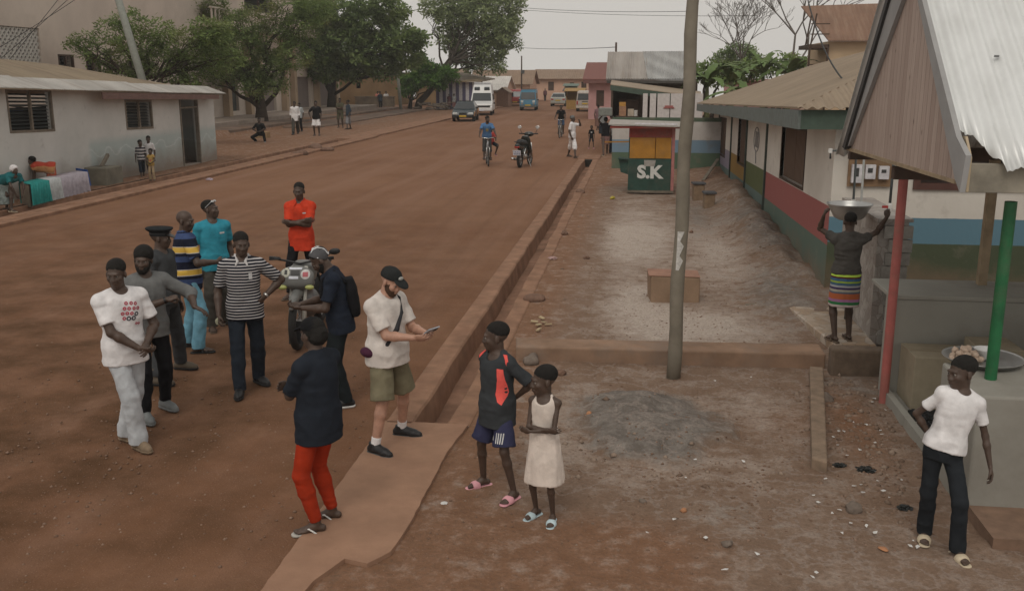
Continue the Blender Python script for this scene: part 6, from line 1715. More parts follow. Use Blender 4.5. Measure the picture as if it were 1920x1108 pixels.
basin_woman = person('woman seen from behind in grey top and colourful striped skirt with raised arms', **place((1590, 637), (1563, 640), 176, 1.64, z=.12, fa=(8, 28)), fem=True, w=.95,
       head=(0, 2, 0), hair='short', arms=(dict(w=(-.47, -.10, 1.68), pole=(-.5, -1, -.3), hd=(.1, -.2, 1), pn=(-.3, -1, 0), curl=1.1), dict(w=(.335, -.03, 1.68), pole=(.6, -1, -.1), hd=(-.25, -.05, 1), pn=(-1, 0, -.2), curl=.75)),
       top=dict(kind='tee', mat=cloth('dark_grey_jersey', (.075, .070, .064)), sleeve=.45, hem=.0, fit=.024, wr=(.014, (7, 7, 16))), bottom=dict(kind='skirt', mat=m_sk, hem=-.44, flare=.030, top=.06, fit=.020, wr=(.014, (12, 12, 1.5))), shoes=('flipflop', s_dsole, s_dsole))
# ------------------------------------------------------------------ vehicles
RUBBER, RIM = plain('tyre_rubber', (.018, .017, .016), .9), plain('steel_rim', (.30, .29, .28), .4, .5, .6)
CARGLASS = plain('car_glass', (.030, .036, .040), .12, .6, var=.1)
CHROME = plain('chrome', (.62, .62, .60), .18, .6, 1.0)
LAMPG, REDL, AMBER = plain('lamp_glass', (.60, .62, .60), .15, .6), plain('red_lens', (.35, .02, .015), .25, .5), plain('amber_lens', (.50, .20, .02), .3, .5)
PLATE_Y, PLATE_W, PLATE_B = plain('yellow_plate', (.55, .36, .03), .5), plain('white_plate', (.62, .64, .70), .5), plain('plate_blue', (.06, .10, .28), .6)
def wheel(parent, x, y, r, w_, name='wheel'):
    R = Matrix.Rotation(math.pi / 2, 3, 'Y')
    o = MB().lathe([(r * .62, -w_ / 2), (r * .92, -w_ / 2), (r, -w_ * .32), (r, w_ * .32), (r * .92, w_ / 2), (r * .62, w_ / 2)], (x, y, r), 22, R).build(name, RUBBER, parent, sm=False)
    MB().lathe([(r * .15, -w_ * .46), (r * .58, -w_ * .44), (r * .615, -w_ * .3), (r * .615, w_ * .3), (r * .58, w_ * .44), (r * .15, w_ * .46)], (x, y, r), 16, R).build('rim', RIM, o)
    return o
def vehicle(name, label, cat, loc, yaw, prof, hw, zb, ht, paint, wheels, glass, lamps, plate, extra=None, wr=.31):
    """prof: side outline (y, z), front at -y; hw half width below zb, ht half width at the top; glass: (y0,z0,y1,z1,frac) cross-car panes or ('side', y0,y1,z0,z1)"""
    root = empty(name, loc, rad(yaw), label, cat)
    zt = max(z for _, z in prof)
    wid = lambda z: hw if z <= zb else hw + (ht - hw) * ((z - zb) / (zt - zb)) ** 1.2
    mb = MB(); n = len(prof); vs = []
    for sx in (-1, 1):
        for y, z in prof: vs.append((sx * wid(z) * (.93 if z < .3 else 1), y, z))
    fs = [tuple(range(n)), tuple(range(2 * n - 1, n - 1, -1))] + [((i + 1) % n, i, n + i, n + (i + 1) % n) for i in range(n)]
    mb.add(vs, fs).build('body', paint, root, bevel=.05)
    for g in glass:
        if g[0] == 'side':
            _, y0, y1, z0, z1 = g[:5]; s0, s1 = (g[5], g[6]) if len(g) > 5 else (0, 0)
            for sx in (-1, 1):
                a = [(sx * (wid(z0) + .004), y0, z0), (sx * (wid(z0) + .004), y1, z0), (sx * (wid(z1) + .004), y1 - s1, z1), (sx * (wid(z1) + .004), y0 + s0, z1)]
                MB().slab(a if sx > 0 else a[::-1], (-sx * .03, 0, 0)).build('side_window', CARGLASS, root)
        else:
            y0, z0, y1, z1, fr = g; d = Vector((0, y1 - y0, z1 - z0)); nn = Vector((0, d.z, -d.y)).normalized()
            if nn.y * (y0 + y1) < 0: nn = -nn
            a = [Vector((-wid(z0) * fr, y0, z0)), Vector((wid(z0) * fr, y0, z0)), Vector((wid(z1) * fr, y1, z1)), Vector((-wid(z1) * fr, y1, z1))]
            MB().slab([p + nn * .012 for p in a], -nn * .05).build('windscreen' if y0 < 0 else 'rear_window', CARGLASS, root)
    for x, y in wheels: wheel(root, x, y, wr, .2)
    for x, y, z, a, b, m, nm in lamps: MB().box((x - a / 2, y - .03, z - b / 2), (x + a / 2, y + .03, z + b / 2)).build(nm, m, root, bevel=.02)
    if plate:
        y, z, m = plate
        p_ = MB().box((-.26, y - .012, z - .06), (.26, y + .012, z + .06)).build('number_plate', m, root)
    if extra: extra(root, wid)
    return root
def both_x(x, y, z, a, b, m, nm): return [(sx * x, y, z, a, b, m, nm) for sx in (-1, 1)]
def bumpers(yf, yr, w_, z, m):
    def f(root, wid):
        MB().box((-w_, yf - .08, z - .09), (w_, yf + .04, z + .09)).build('front_bumper', m, root, bevel=.03)
        MB().box((-w_, yr - .04, z - .09), (w_, yr + .08, z + .09)).build('rear_bumper', m, root, bevel=.03)
        for sx in (-1, 1): MB().cbox((sx * (wid(.95) + .11), yf * .42, 1.0), (.16, .07, .12)).build('door_mirror', BLK, root, bevel=.02)
    return f
CARP = [(-1.98, .28), (-2.02, .52), (-1.92, .70), (-.98, .86), (-.40, 1.36), (-.1, 1.42), (.85, 1.42), (1.15, 1.36), (1.62, .98), (1.95, .93), (2.0, .62), (1.97, .28)]
P_GREEN, P_ORNG = plain('dark_green_car_paint', (.025, .040, .048), .25, .5, var=.1), plain('orange_wing_paint', (.50, .24, .08), .3, .5)
def taxi_extra(root, wid):
    bumpers(-2.0, 2.0, .80, .42, BLK)(root, wid)
    for sx in (-1, 1):
        MB().slab([(sx * (wid(.5) + .004), -1.85, .40), (sx * (wid(.5) + .004), -.95, .40), (sx * (wid(.5) + .004), -.95, .82), (sx * (wid(.5) + .004), -1.8, .70)][::sx], (-sx * .03, 0, 0)).build('front_wing', P_ORNG, root)
        MB().slab([(sx * (wid(.5) + .004), .95, .40), (sx * (wid(.5) + .004), 1.9, .40), (sx * (wid(.5) + .004), 1.9, .88), (sx * (wid(.5) + .004), .95, .88)][::sx], (-sx * .03, 0, 0)).build('rear_wing', P_ORNG, root)
    for k in range(6): MB().box((-.55, -.15 + k * .2, 1.425), (.55, -.12 + k * .2, 1.45)).build('roof_bar', BLK, root) if k in (0, 5) else None
W4 = lambda x, a, b: [(-x, a), (x, a), (-x, b), (x, b)]
vehicle('taxi', 'dark green taxi with orange wings parked in front of the ambulance', 'taxi', (-12.95, 72.6, 0), 4, CARP, .82, .88, .60, P_GREEN, W4(.74, -1.25, 1.25),
        [(-.97, .885, -.42, 1.34, .9), (1.17, 1.34, 1.6, 1.0, .88), ('side', -.62, .35, .92, 1.34, .38, 0), ('side', .42, 1.35, .92, 1.34, 0, .3)],
        both_x(.58, -2.0, .60, .34, .15, LAMPG, 'headlight') + [(0, -2.01, .60, .6, .12, BLK, 'grille')], (-2.10, .42, PLATE_Y), taxi_extra)
VANP = lambda H, yf=-2.3, yr=2.3, nose=.85, slope=.55: [(yf, .32), (yf - .03, .60), (yf + .05, nose), (yf + slope, H - .18), (yf + slope + .25, H), (yr - .12, H), (yr, H - .15), (yr + .03, .8), (yr, .32)]
P_WHT, P_BLUE, P_REDV, P_BEIGE, P_SILV = plain('white_van_paint', (.62, .62, .61), .3, .5, var=.06), plain('blue_van_paint', (.035, .16, .25), .4, .4), plain('red_van_paint', (.32, .035, .03), .4, .4), plain('cream_van_paint', (.46, .41, .36), .4, .4), plain('silver_car_paint', (.33, .33, .29), .3, .5)
AMBP = [(-2.6, .35), (-2.64, .65), (-2.5, .98), (-1.75, 1.16), (-1.15, 1.86), (-.85, 2.42), (-.55, 2.58), (2.5, 2.62), (2.68, 2.5), (2.72, .8), (2.68, .35)]
def amb_extra(root, wid):
    bumpers(-2.6, 2.7, .9, .48, P_WHT)(root, wid)
    MB().box((-.75, -2.66, .70), (.75, -2.60, .84)).build('grille', BLK, root)
    for sx in (-1, 1): MB().cbox((sx * .42, -1.0, 2.22), (.46, .2, .26), R=Matrix.Rotation(rad(-62), 3, 'X')).build('roof_window', CARGLASS, root, bevel=.03)
    MB().box((-.72, -.62, 2.60), (.72, -.32, 2.72)).build('light_bar', plain('clear_light_bar', (.5, .5, .52), .3), root, bevel=.03)
vehicle('ambulance', 'white high-roofed ambulance van parked behind the dark green taxi', 'van', (-13.5, 84.2, 0), 6, AMBP, .94, 1.1, .72, P_WHT, W4(.82, -1.75, 1.6),
        [(-1.72, 1.19, -1.17, 1.84, .88), ('side', -1.15, -.35, 1.2, 1.75, .4, 0), ('side', .0, 2.2, 1.25, 1.75, 0, 0)], both_x(.68, -2.56, .80, .34, .2, LAMPG, 'headlight'), (-2.72, .45, PLATE_W), amb_extra, .36)
def rack(root, wid):
    bumpers(-2.0, 2.0, .78, .42, plain('grey_bumper', (.12, .13, .13), .6))(root, wid)
    mb = MB()
    for y in (-1.1, .2, 1.6): mb.bar((-.7, y, 1.98), (.7, y, 1.98), .04)
    for x in (-.7, .7): mb.bar((x, -1.1, 2.0), (x, 1.6, 2.0), .04)
    mb.build('roof_rack', BLK, root)
vehicle('blue_van', 'blue flat-fronted van with a roof rack driving toward the camera', 'van', (-10.7, 95.4, 0), 3, VANP(1.93, -2.0, 2.0, .95, .30), .80, 1.0, .70, P_BLUE, W4(.70, -1.35, 1.3),
        [(-1.93, 1.05, -1.72, 1.72, .88), ('side', -1.6, -.7, 1.08, 1.65, .12, 0), ('side', -.6, 1.6, 1.08, 1.65, 0, 0)], both_x(.56, -2.0, .86, .24, .2, LAMPG, 'headlight') + both_x(.56, -2.0, .62, .2, .08, AMBER, 'indicator'), (-2.09, .52, PLATE_Y), rack)
vehicle('red_van', 'red van following just behind the blue van', 'van', (-13.7, 109, 0), 4, VANP(1.75, -2.1, 2.1, .9, .5), .82, 1.0, .70, P_REDV, W4(.72, -1.4, 1.35),
        [(-2.0, 1.0, -1.64, 1.56, .88), ('side', -1.5, -.6, 1.02, 1.5, .2, 0), ('side', -.5, 1.6, 1.02, 1.5, 0, 0)], both_x(.56, -2.1, .80, .24, .16, LAMPG, 'headlight'), (-2.19, .45, PLATE_Y), bumpers(-2.1, 2.1, .78, .42, BLK))
vehicle('silver_car', 'silver saloon car seen from behind in the middle of the street', 'car', (-8.75, 108, 0), 180, CARP, .82, .9, .62, P_SILV, W4(.74, -1.25, 1.25),
        [(-.97, .885, -.42, 1.34, .9), (1.17, 1.34, 1.6, 1.0, .88), ('side', -.62, .35, .92, 1.34, .38, 0), ('side', .42, 1.35, .92, 1.34, 0, .3)], both_x(.62, 1.98, .76, .26, .16, REDL, 'tail_lamp'), (2.03, .66, PLATE_Y), bumpers(-2, 2, .8, .42, P_SILV))
def bus_extra(root, wid):
    bumpers(-2.2, 2.2, .82, .40, P_BEIGE)(root, wid)
    MB().box((-.30, 2.245, .90), (.30, 2.262, .95)).build('dark_handle', BLK, root)
vehicle('minibus', 'cream minibus with a yellow plate seen from behind beside the pink house', 'minibus', (-5.05, 93.6, 0), 181, VANP(1.88, -2.2, 2.2, .95, .4), .84, 1.0, .70, P_BEIGE, W4(.74, -1.4, 1.35),
        [(2.24, 1.08, 2.20, 1.66, .84), (-2.12, 1.05, -1.85, 1.66, .88), ('side', -1.6, -.6, 1.08, 1.62, .2, 0), ('side', -.5, 1.9, 1.08, 1.62, 0, 0)], both_x(.72, 2.23, .82, .13, .34, REDL, 'tail_lamp'), (2.255, .74, PLATE_Y), bus_extra)

# ------------------------------------------------------------------ two-wheelers
def torus_wheel(mb, c, R_, r, n=28, m=8):
    c = Vector(c); pts = [c + Vector((0, R_ * math.cos(a), R_ * math.sin(a))) for a in np.linspace(0, 2 * math.pi, n, endpoint=False)]
    return mb.tube(pts, r, m, closed=True)
def spoked(parent, y, R_, r, spokes=14, hub=.03, rimm=RIM):
    o = torus_wheel(MB(), (0, y, R_ + r), R_, r).build('wheel', RUBBER, parent, sm=True)
    mb = torus_wheel(MB(), (0, y, R_ + r), R_ - r * .8, r * .45)
    for k in range(spokes):
        a = 2 * math.pi * k / spokes; mb.bar((hub * .6 * (-1) ** k, y, R_ + r), (0, y + (R_ - r) * math.cos(a), R_ + r + (R_ - r) * math.sin(a)), .006)
    mb.tube([(-hub, y, R_ + r), (hub, y, R_ + r)], hub, 10); mb.build('rim', rimm, o, sm=True)
    return o
BIKEG, BIKEF = plain('grey_plastic', (.150, .152, .145), .5, .4, var=.2), plain('pale_fork', (.42, .41, .37), .45)
def motorcycle(loc, yaw):
    r = empty('motorcycle', loc, rad(yaw), 'grey dirt motorcycle with stickers on its front cowl standing on the road', 'motorcycle')
    spoked(r, -.68, .285, .05, 18, .06); spoked(r, .72, .27, .058, 18, .07)
    for sx in (-1, 1): MB().tube([(sx * .085, -.68, .33), (sx * .085, -.58, .62), (sx * .085, -.40, 1.02)], [.030, .026, .024], 10).build('fork_leg', BIKEF, r, sm=True)
    C = Sdf(); C.cone((0, -.80, .68), (0, -.52, .72), .055, .075, .03); C.cone((0, -.95, .60), (0, -.80, .68), .03, .055, .03); to_obj('front_fender', C.mesh(.012), BIKEG, r)
    MB().slab([(-.075, -.86, .12), (.075, -.86, .12), (.085, -.80, .40), (-.085, -.80, .40)], (0, .012, 0)).build('mud_flap', BLK, r, bevel=.004)
    C = Sdf()                                     # cowl: broad shield narrowing downward
    C.ell((0, -.60, .93), (.225, .07, .135), Rx(rad(-20)), 0); C.cone((-.15, -.58, .84), (.15, -.58, .84), .07, .07, .05); C.ell((0, -.52, .82), (.12, .10, .10), None, .05)
    cw_ = to_obj('front_cowl', C.mesh(.010), BIKEG, r)
    for x, z, rr, m in ((-.125, .985, .055, plain('sticker_pale', (.45, .45, .38), .6)), (.125, .965, .058, plain('sticker_white', (.55, .53, .52), .6))):
        p = MB().lathe([(rr, 0), (rr, .006)], (x, 0, 0), 20, Matrix.Rotation(rad(90), 3, 'X')); me = bpy.data.meshes.new('sticker')
        me.from_pydata([(rr * math.cos(a), rr * math.sin(a), 0) for a in np.linspace(0, 2 * math.pi, 20, endpoint=False)], [], [tuple(range(20))])
        d = decal('sticker', me, cw_, (x, -1.0, z), (0, 1, 0), (1, 0, 0), (0, 0, 1), m, r)
    for x, z, a, b, m in ((.125, .965, .032, .028, plain('sticker_red', (.45, .12, .14), .6)), (-.12, .99, .018, .026, plain('sticker_dark', (.05, .05, .05), .6)), (-.02, .93, .06, .017, PLATE_W), (0, .985, .055, .03, plain('sticker_dark', (.05, .05, .05), .6)), (0, 1.035, .08, .010, PLATE_W)):
        me = bpy.data.meshes.new('sticker'); me.from_pydata([(-a, -b, 0), (a, -b, 0), (a, b, 0), (-a, b, 0)], [], [(0, 1, 2, 3)])
        decal('sticker', me, cw_, (x, -1.0, z), (0, 1, 0), (1, 0, 0), (0, 0, 1), m, r, .006)
    for sx in (-1, 1):
        C = Sdf(); C.ell((sx * .17, -.655, .80), (.058, .035, .032), None, 0); to_obj('indicator', C.mesh(.007), plain('yellow_green_lens', (.38, .40, .13), .3, .5), r)
    C = Sdf(); C.loft((0, 0, 0), np.eye(3), [(.78, .12, .28, 0, -.08), (.90, .16, .26, 0, -.12), (1.0, .14, .18, 0, -.20), (1.06, .08, .10, 0, -.24)], 0); to_obj('fuel_tank', C.mesh(.012), BIKEG, r)
    C = Sdf(); C.cone((0, .12, .86), (0, .80, .90), .10, .09, .02); to_obj('seat', C.mesh(.014), BLK, r)
    C = Sdf(); C.ell((0, .0, .46), (.15, .22, .20), None, 0); C.cone((0, -.05, .5), (0, -.12, .72), .085, .08, .03); to_obj('engine', C.mesh(.014), plain('engine_metal', (.16, .155, .15), .5, .5, .5), r)
    mb = MB(); mb.tube([(0, -.38, 1.0), (0, -.30, .62), (0, -.12, .32), (0, .25, .32), (0, .30, .80)], .026, 8)
    for sx in (-1, 1): mb.tube([(sx * .05, .25, .38), (sx * .09, .72, .33)], .024, 8); mb.tube([(sx * .10, .22, .80), (sx * .10, .60, .42)], .018, 8)
    mb.build('frame', BLK, r, sm=True)
    MB().tube([(.10, -.02, .40), (.14, .2, .30), (.16, .5, .45), (.16, .95, .62)], [.024, .024, .045, .05], 10).build('exhaust', METAL, r, sm=True)
    MB().tube([(-.40, -.26, 1.10), (-.16, -.36, 1.08), (0, -.38, 1.05), (.16, -.36, 1.08), (.40, -.26, 1.10)], .014, 8).build('handlebar', BLK, r, sm=True)
    for sx in (-1, 1):
        MB().tube([(sx * .27, -.31, 1.10), (sx * .41, -.255, 1.103)], .022, 10).build('grip', BLK, r, sm=True)
        MB().tube([(sx * .25, -.34, 1.10), (sx * .40, -.34, 1.09)], .008, 6).build('lever', BLK, r, sm=True)
    C = Sdf(); C.ell((.44, -.33, 1.20), (.075, .022, .042), Ry(rad(-8)), 0); m_ = to_obj('mirror', C.mesh(.008), BLK, r); MB().tube([(.27, -.32, 1.10), (.38, -.33, 1.17)], .008, 6).build('mirror_stem', BLK, m_)
    MB().box((-.12, .85, .80), (.12, 1.08, .86)).build('rear_rack', BLK, r, bevel=.01)
    return r
mp_ = G(560, 655)
fw = Vector((math.sin(rad(7)), -math.cos(rad(7)), 0))
motorcycle((mp_.x - fw.x * .68, mp_.y - fw.y * .68, 0), 7)
def scooter(loc, yaw, k=1.0):
    r = empty('scooter', loc, rad(yaw), 'black scooter with round chrome mirrors parked on the road', 'scooter'); r.scale = (k, k, k)
    spoked(r, -.62, .21, .045, 10, .04); spoked(r, .60, .21, .05, 10, .05)
    PB = plain('black_scooter_paint', (.016, .020, .018), .18, .6, var=.1)
    C = Sdf(); C.cone((0, .18, .60), (0, .92, .74), .13, .08, .04); C.cone((0, .1, .50), (0, .55, .52), .13, .11, .05); to_obj('tail_body', C.mesh(.014), PB, r)
    C = Sdf(); C.cone((0, .10, .75), (0, .62, .82), .125, .115, .04); C.cut((0, 0, .74), (0, 0, -1)); to_obj('seat', C.mesh(.014), plain('seat_vinyl', (.02, .02, .02), .6), r)
    C = Sdf(); C.loft((0, 0, 0), Rx(rad(-16)), [(.34, .13, .05, 0, -.32), (.55, .19, .06, 0, -.32), (.85, .16, .06, 0, -.32), (.95, .10, .05, 0, -.32)], 0); to_obj('leg_shield', C.mesh(.014), PB, r)
    C = Sdf(); C.ell((0, -.50, 1.03), (.17, .11, .085), None, 0); to_obj('handlebar_cowl', C.mesh(.012), PB, r)
    C = Sdf(); C.ell((0, -.62, .46), (.07, .26, .09), None, 0); C.cut((0, 0, .40), (0, 0, -1)); to_obj('front_fender', C.mesh(.012), PB, r)
    MB().box((-.13, -.30, .27), (.13, .15, .32)).build('footboard', BLK, r, bevel=.01)
    C = Sdf(); C.ell((0, .15, .34), (.12, .2, .12), None, 0); to_obj('engine', C.mesh(.015), METAL, r)
    for sx in (-1, 1):
        MB().tube([(sx * .16, -.49, 1.04), (sx * .33, -.44, 1.05)], .02, 8).build('grip', BLK, r, sm=True)
        st = MB().tube([(sx * .24, -.47, 1.06), (sx * .30, -.47, 1.20)], .008, 6).build('mirror_stem', BLK, r)
        MB().lathe([(.01, -.016), (.06, -.008), (.062, .012), (.058, .014)], (sx * .31, -.46, 1.26), 18, Matrix.Rotation(rad(-90), 3, 'X'), 1.15, .9).build('mirror', CHROME, r)
        MB().tube([(sx * .11, .55, .30), (sx * .13, .42, .62)], .022, 8).build('shock', CHROME, r, sm=True)
        MB().tube([(sx * .085, -.62, .25), (sx * .08, -.50, .75)], .02, 8).build('fork_leg', METAL, r, sm=True)
    MB().tube([(.13, .0, .22), (.16, .4, .26), (.17, .92, .32)], [.02, .045, .045], 10).build('exhaust', CHROME, r, sm=True)
    MB().tube([(-.10, .62, .84), (-.11, .86, .86), (0, .98, .86), (.11, .86, .86), (.10, .62, .84)], .014, 6).build('grab_rail', BLK, r, sm=True)
    C = Sdf(); C.ell((0, .95, .70), (.09, .05, .045), None, 0); to_obj('tail_lamp', C.mesh(.01), REDL, r)
    p_ = MB().slab([(-.13, .93, .43), (.13, .93, .43), (.13, .98, .60), (-.13, .98, .60)][::-1], (0, .012, 0)).build('number_plate', PLATE_W, r)
    mb = MB()
    for zz, n in ((.545, 3), (.48, 4)):
        for q in range(n): mb.bar((-.09 + q * .055, .960 + (zz - .5) * .3, zz - .02), (-.075 + q * .055, .972 + (zz - .5) * .3, zz + .02), .022, .01)
    g = mb.build('plate_lettering', PLATE_B, p_)
    MB().bar((-.12, .05, .26), (-.24, .10, .0), .018).build('kickstand', METAL, r)
sp_ = G(984, 312)
scooter((sp_.x, sp_.y, 0), 171, 1.14)
def bicycle(label, loc, yaw, col, k=1.0):
    r = empty('bicycle', loc, rad(yaw), label, 'bicycle', 'bicycles ridden down the road'); r.scale = (k,) * 3
    m = plain(col[0], col[1], .4)
    spoked(r, -.54, .31, .022, 20, .03, METAL); spoked(r, .54, .31, .022, 20, .03, METAL)
    mb = MB(); hd, hb, st, bb = (0, -.36, .86), (0, -.38, .70), (0, .20, .84), (0, .10, .30)
    for a, b in ((hd, st), (hb, bb), (st, bb), (hb, hd)): mb.tube([a, b], .019, 8)
    for sx in (-1, 1): mb.tube([(0, .2, .8), (sx * .05, .54, .33)], .010, 6); mb.tube([bb, (sx * .05, .54, .33)], .011, 6)
    mb.build('frame', m, r, sm=True)
    mb = MB()
    for sx in (-1, 1): mb.tube([hb, (sx * .05, -.44, .64), (sx * .05, -.54, .33)], .013, 6)
    mb.build('fork', METAL, r, sm=True)
    MB().tube([(-.30, -.28, 1.0), (-.12, -.36, .98), (0, -.38, .96), (.12, -.36, .98), (.30, -.28, 1.0)], .013, 8).build('handlebar', CHROME, r, sm=True)
    MB().tube([(0, -.36, .84), (0, -.38, .97)], .014, 6).build('stem', METAL, r)
    C = Sdf(); C.ell((0, .24, .92), (.085, .13, .04), None, 0); to_obj('saddle', C.mesh(.01), BLK, r); MB().tube([(0, .2, .8), (0, .23, .9)], .014, 6).build('seat_post', METAL, r)
    MB().lathe([(.08, -.006), (.09, -.006), (.09, .006), (.08, .006)], (.05, .10, .30), 18, Matrix.Rotation(math.pi / 2, 3, 'Y')).build('chainring', METAL, r)
    for sx in (-1, 1):
        c_ = MB().bar((sx * .06, .10, .30), (sx * .08, .10 + .16 * sx, .24), .02).build('crank', METAL, r); MB().cbox((sx * .13, .10 + .16 * sx, .24), (.10, .07, .025)).build('pedal', BLK, c_)
    MB().box((-.07, .36, .70), (.07, .78, .72)).build('carrier', METAL, r)
    return r

# ------------------------------------------------------------------ people farther off
FV = dict(vox=.014, eyes=False)
def far(label, pr, pl, yaw, H, **kw):
    z = kw.pop('z', 0.0); a = dict(place(pr, pl, yaw, H, z)); a.update(FV); a.update(kw); return person(label, **a)
cb = bicycle('silver bicycle carrying the boy in blue and a passenger', (G(914, 310).x, G(914, 310).y, 0), 12, ('silver_bike_paint', (.45, .46, .47)), 1.08)
cb2 = bicycle('bicycle of the boy in the dark t-shirt farther up the road', (G(1051, 258).x, G(1051, 258).y, 0), -2, ('grey_bike_paint', (.25, .25, .24)), 1.0)
def rider(label, root, yaw, H, topm, botm, k=1.0, seat=(0, .26, .97), extra=None, **kw):
    s = H / 1.75; q = k / s
    return person(label, root.location, yaw, H, pelvis=(0, seat[1] * q, (seat[2] + .06) * q), lean=22, feet=(((-.12 * q, -.02 * q, .20 * q), 0), ((.12 * q, .22 * q, .17 * q), 0)), knee=((-.35, -1, .3), (.35, -1, .3)),
                  arms=(dict(w=(-.30 * q, -.26 * q, 1.06 * q), pole=(-1, .3, -.3)), dict(w=(.30 * q, -.26 * q, 1.06 * q), pole=(1, .3, -.3))), top=dict(kind='tee', mat=topm, sleeve=.8, fit=.02), bottom=dict(kind='trousers', mat=botm, fit=.012, len=kw.pop('blen', 1.5), cuff=.075), shoes=('sandal', s_black, s_rub), extra=extra, **FV, **kw)
rider('boy in blue t-shirt with a yellow print riding the silver bicycle', cb, 12, 1.66, cloth('blue_tee', (.085, .18, .34)), cloth('grey_pants', (.05, .05, .05)), 1.08, hs=1.05, head=(25, 6, 0), extra=chest_patch(.11, .13, .0, .30, plain('yellow_print', (.30, .26, .12), .8)))
a_ = cb.location + Matrix.Rotation(rad(12), 3, 'Z') @ Vector((.16, .62, 0))
person('child in red riding pillion behind the boy in blue', a_, 20, 1.35, pelvis=(.05, .10, 1.05), feet=(((-.16, -.12, .45), 0), ((.22, -.16, .42), 10)), knee=((-.5, -1, .2), (.6, -1, .2)), hs=1.15, w=.85,
       arms=(dict(w=(-.1, -.30, 1.2)), dict(w=(.22, -.28, 1.2))), top=dict(kind='tee', mat=cloth('red_tee', (.42, .07, .06)), sleeve=.8), bottom=dict(kind='shorts', mat=c_jean, len=.95), shoes=('sandal', s_pink, s_pink), head=(-10, 0, 0), **FV)
rider('boy in a dark t-shirt riding down the middle of the road', cb2, -2, 1.62, c_blk, cloth('denim_shorts', (.05, .08, .14)), 1.0, blen=.95, hs=1.05)
far('man in white t-shirt, white shorts and knit cap raising a hand to his mouth', (1066, 294), (1079, 297), 78, 1.74, top=dict(kind='tee', mat=c_white, sleeve=.8, hem=-.12, fit=.024), bottom=dict(kind='shorts', mat=c_white, len=1.1, fit=.03, cuff=.10), shoes=('sandal', s_dsole, s_dsole),
    arms=(None, dict(w=(.06, -.28, 1.52), pole=(1, .2, -1), curl=1.0)), head=(10, 0, 0), hat=lambda root, hp, HR, hs, s, part: (lambda C: (C.ell(hp(0, .014, .045), (.090, .110, .098), HR, 0), C.cut(hp(0, 0, .03), HR @ unit((0, -.3, -1))), part('knit_cap', C, c_grey, None, .012)))(Sdf()))
far('small boy in black football shirt standing at the end of the drain', (1104, 279), (1113, 279), 4, 1.05, hs=1.3, w=.8, fat=.8, top=dict(kind='tee', mat=c_blk, sleeve=.9, hem=-.12), bottom=dict(kind='shorts', mat=c_jean, len=.9, fit=.02), shoes=('slide', s_pink, s_pink), extra=chest_patch(.12, .07, 0, .34, m_wprint))
far('woman carrying a load on her head seen from behind near the shop', (1138, 290), (1131, 293), 190, 1.62, fem=True, hair='full', arms=(None, dict(w=(.16, -.04, 1.80), pole=(1, .3, -.4), curl=.8)), top=dict(kind='tee', mat=c_blk, sleeve=.4, hem=-.05), bottom=dict(kind='skirt', mat=cloth('patterned_wrap', (.20, .12, .11), .9, .6), hem=-.42, flare=.01), shoes=('flipflop', s_sand, s_sand))
far('woman in a pale wrapper walking up beside the shop fronts', (1119, 246), (1123, 246), 170, 1.60, fem=True, top=dict(kind='tee', mat=cloth('mauve_top', (.20, .12, .13)), sleeve=.5), bottom=dict(kind='skirt', mat=cloth('brown_wrap', (.17, .10, .08)), hem=-.6), shoes=('flipflop', s_sand, s_sand))
far('person in a grey top at the shop corner with a covered head', (1128, 262), (1131, 262), 150, 1.66, fem=True, top=dict(kind='tee', mat=cloth('grey_shirt', (.24, .25, .25)), sleeve=.9, hem=-.2), bottom=dict(kind='skirt', mat=c_jean, hem=-.6), shoes=('flipflop', s_sand, s_sand))
# left side
far('boy in a black and white striped t-shirt and denim shorts before the painted wall', (266, 337), (270, 335), 30, 1.28, hs=1.18, w=.85, fat=.85, head=(20, 0, 0), top=dict(kind='tee', mat=striped('boy_stripes', [(0, K1), (.5, W1)], .10), sleeve=.9, hem=-.12, fit=.022), bottom=dict(kind='shorts', mat=c_jean, len=1.1, fit=.02), shoes=('sandal', s_black, s_rub))
far('taller boy in a white shirt standing behind the other two boys', (281, 331), (286, 331), 10, 1.36, hs=1.15, w=.85, head=(10, 0, 0), top=dict(kind='tee', mat=c_white, sleeve=.8), bottom=dict(kind='shorts', mat=c_khaki, len=1.0), shoes=('sandal', s_black, s_rub))
far('toddler in yellow outfit holding a red ball in front of the taller boy', (283, 339), (290, 339), 6, 1.02, hs=1.38, w=.8, fat=.9, arms=(dict(w=(-.04, -.20, 1.0), pole=(-1, .2, 0)), dict(w=(.06, -.20, 1.0), pole=(1, .2, 0))), top=dict(kind='tee', mat=cloth('yellow_cotton', (.38, .25, .08)), sleeve=.4), bottom=dict(kind='trousers', mat=cloth('beige_cotton', (.36, .27, .17)), fit=.02, cuff=.07, len=2.1), shoes=('sandal', s_dsole, s_dsole), extra=chest_patch(.1, .08, 0, .22, plain('red_print', (.45, .06, .09), .8)))
def wrap_back(i): pass
far('woman bent forward over her washing in an orange and red patterned cloth', (90, 372), (99, 371), -62, 1.62, fem=True, pelvis=(0, .10, .90), lean=82, head=(0, -10, 0), hair='full', arms=(dict(w=(-.12, -.42, .36), pole=(-.5, 0, 1)), dict(w=(.10, -.40, .34), pole=(.5, 0, 1))),
    top=dict(kind='tee', mat=striped('red_orange_cloth', [(0, (.46, .23, .10, 1)), (.34, (.42, .06, .035, 1)), (.62, (.50, .40, .28, 1)), (.74, (.46, .23, .10, 1))], .30, 0, .5), sleeve=.3, hem=-.12, fit=.05, flare=.03), bottom=dict(kind='skirt', mat=cloth('red_wrap', (.36, .10, .06), .9, .5), hem=-.62, flare=.03), shoes=('flipflop', s_sand, s_sand))
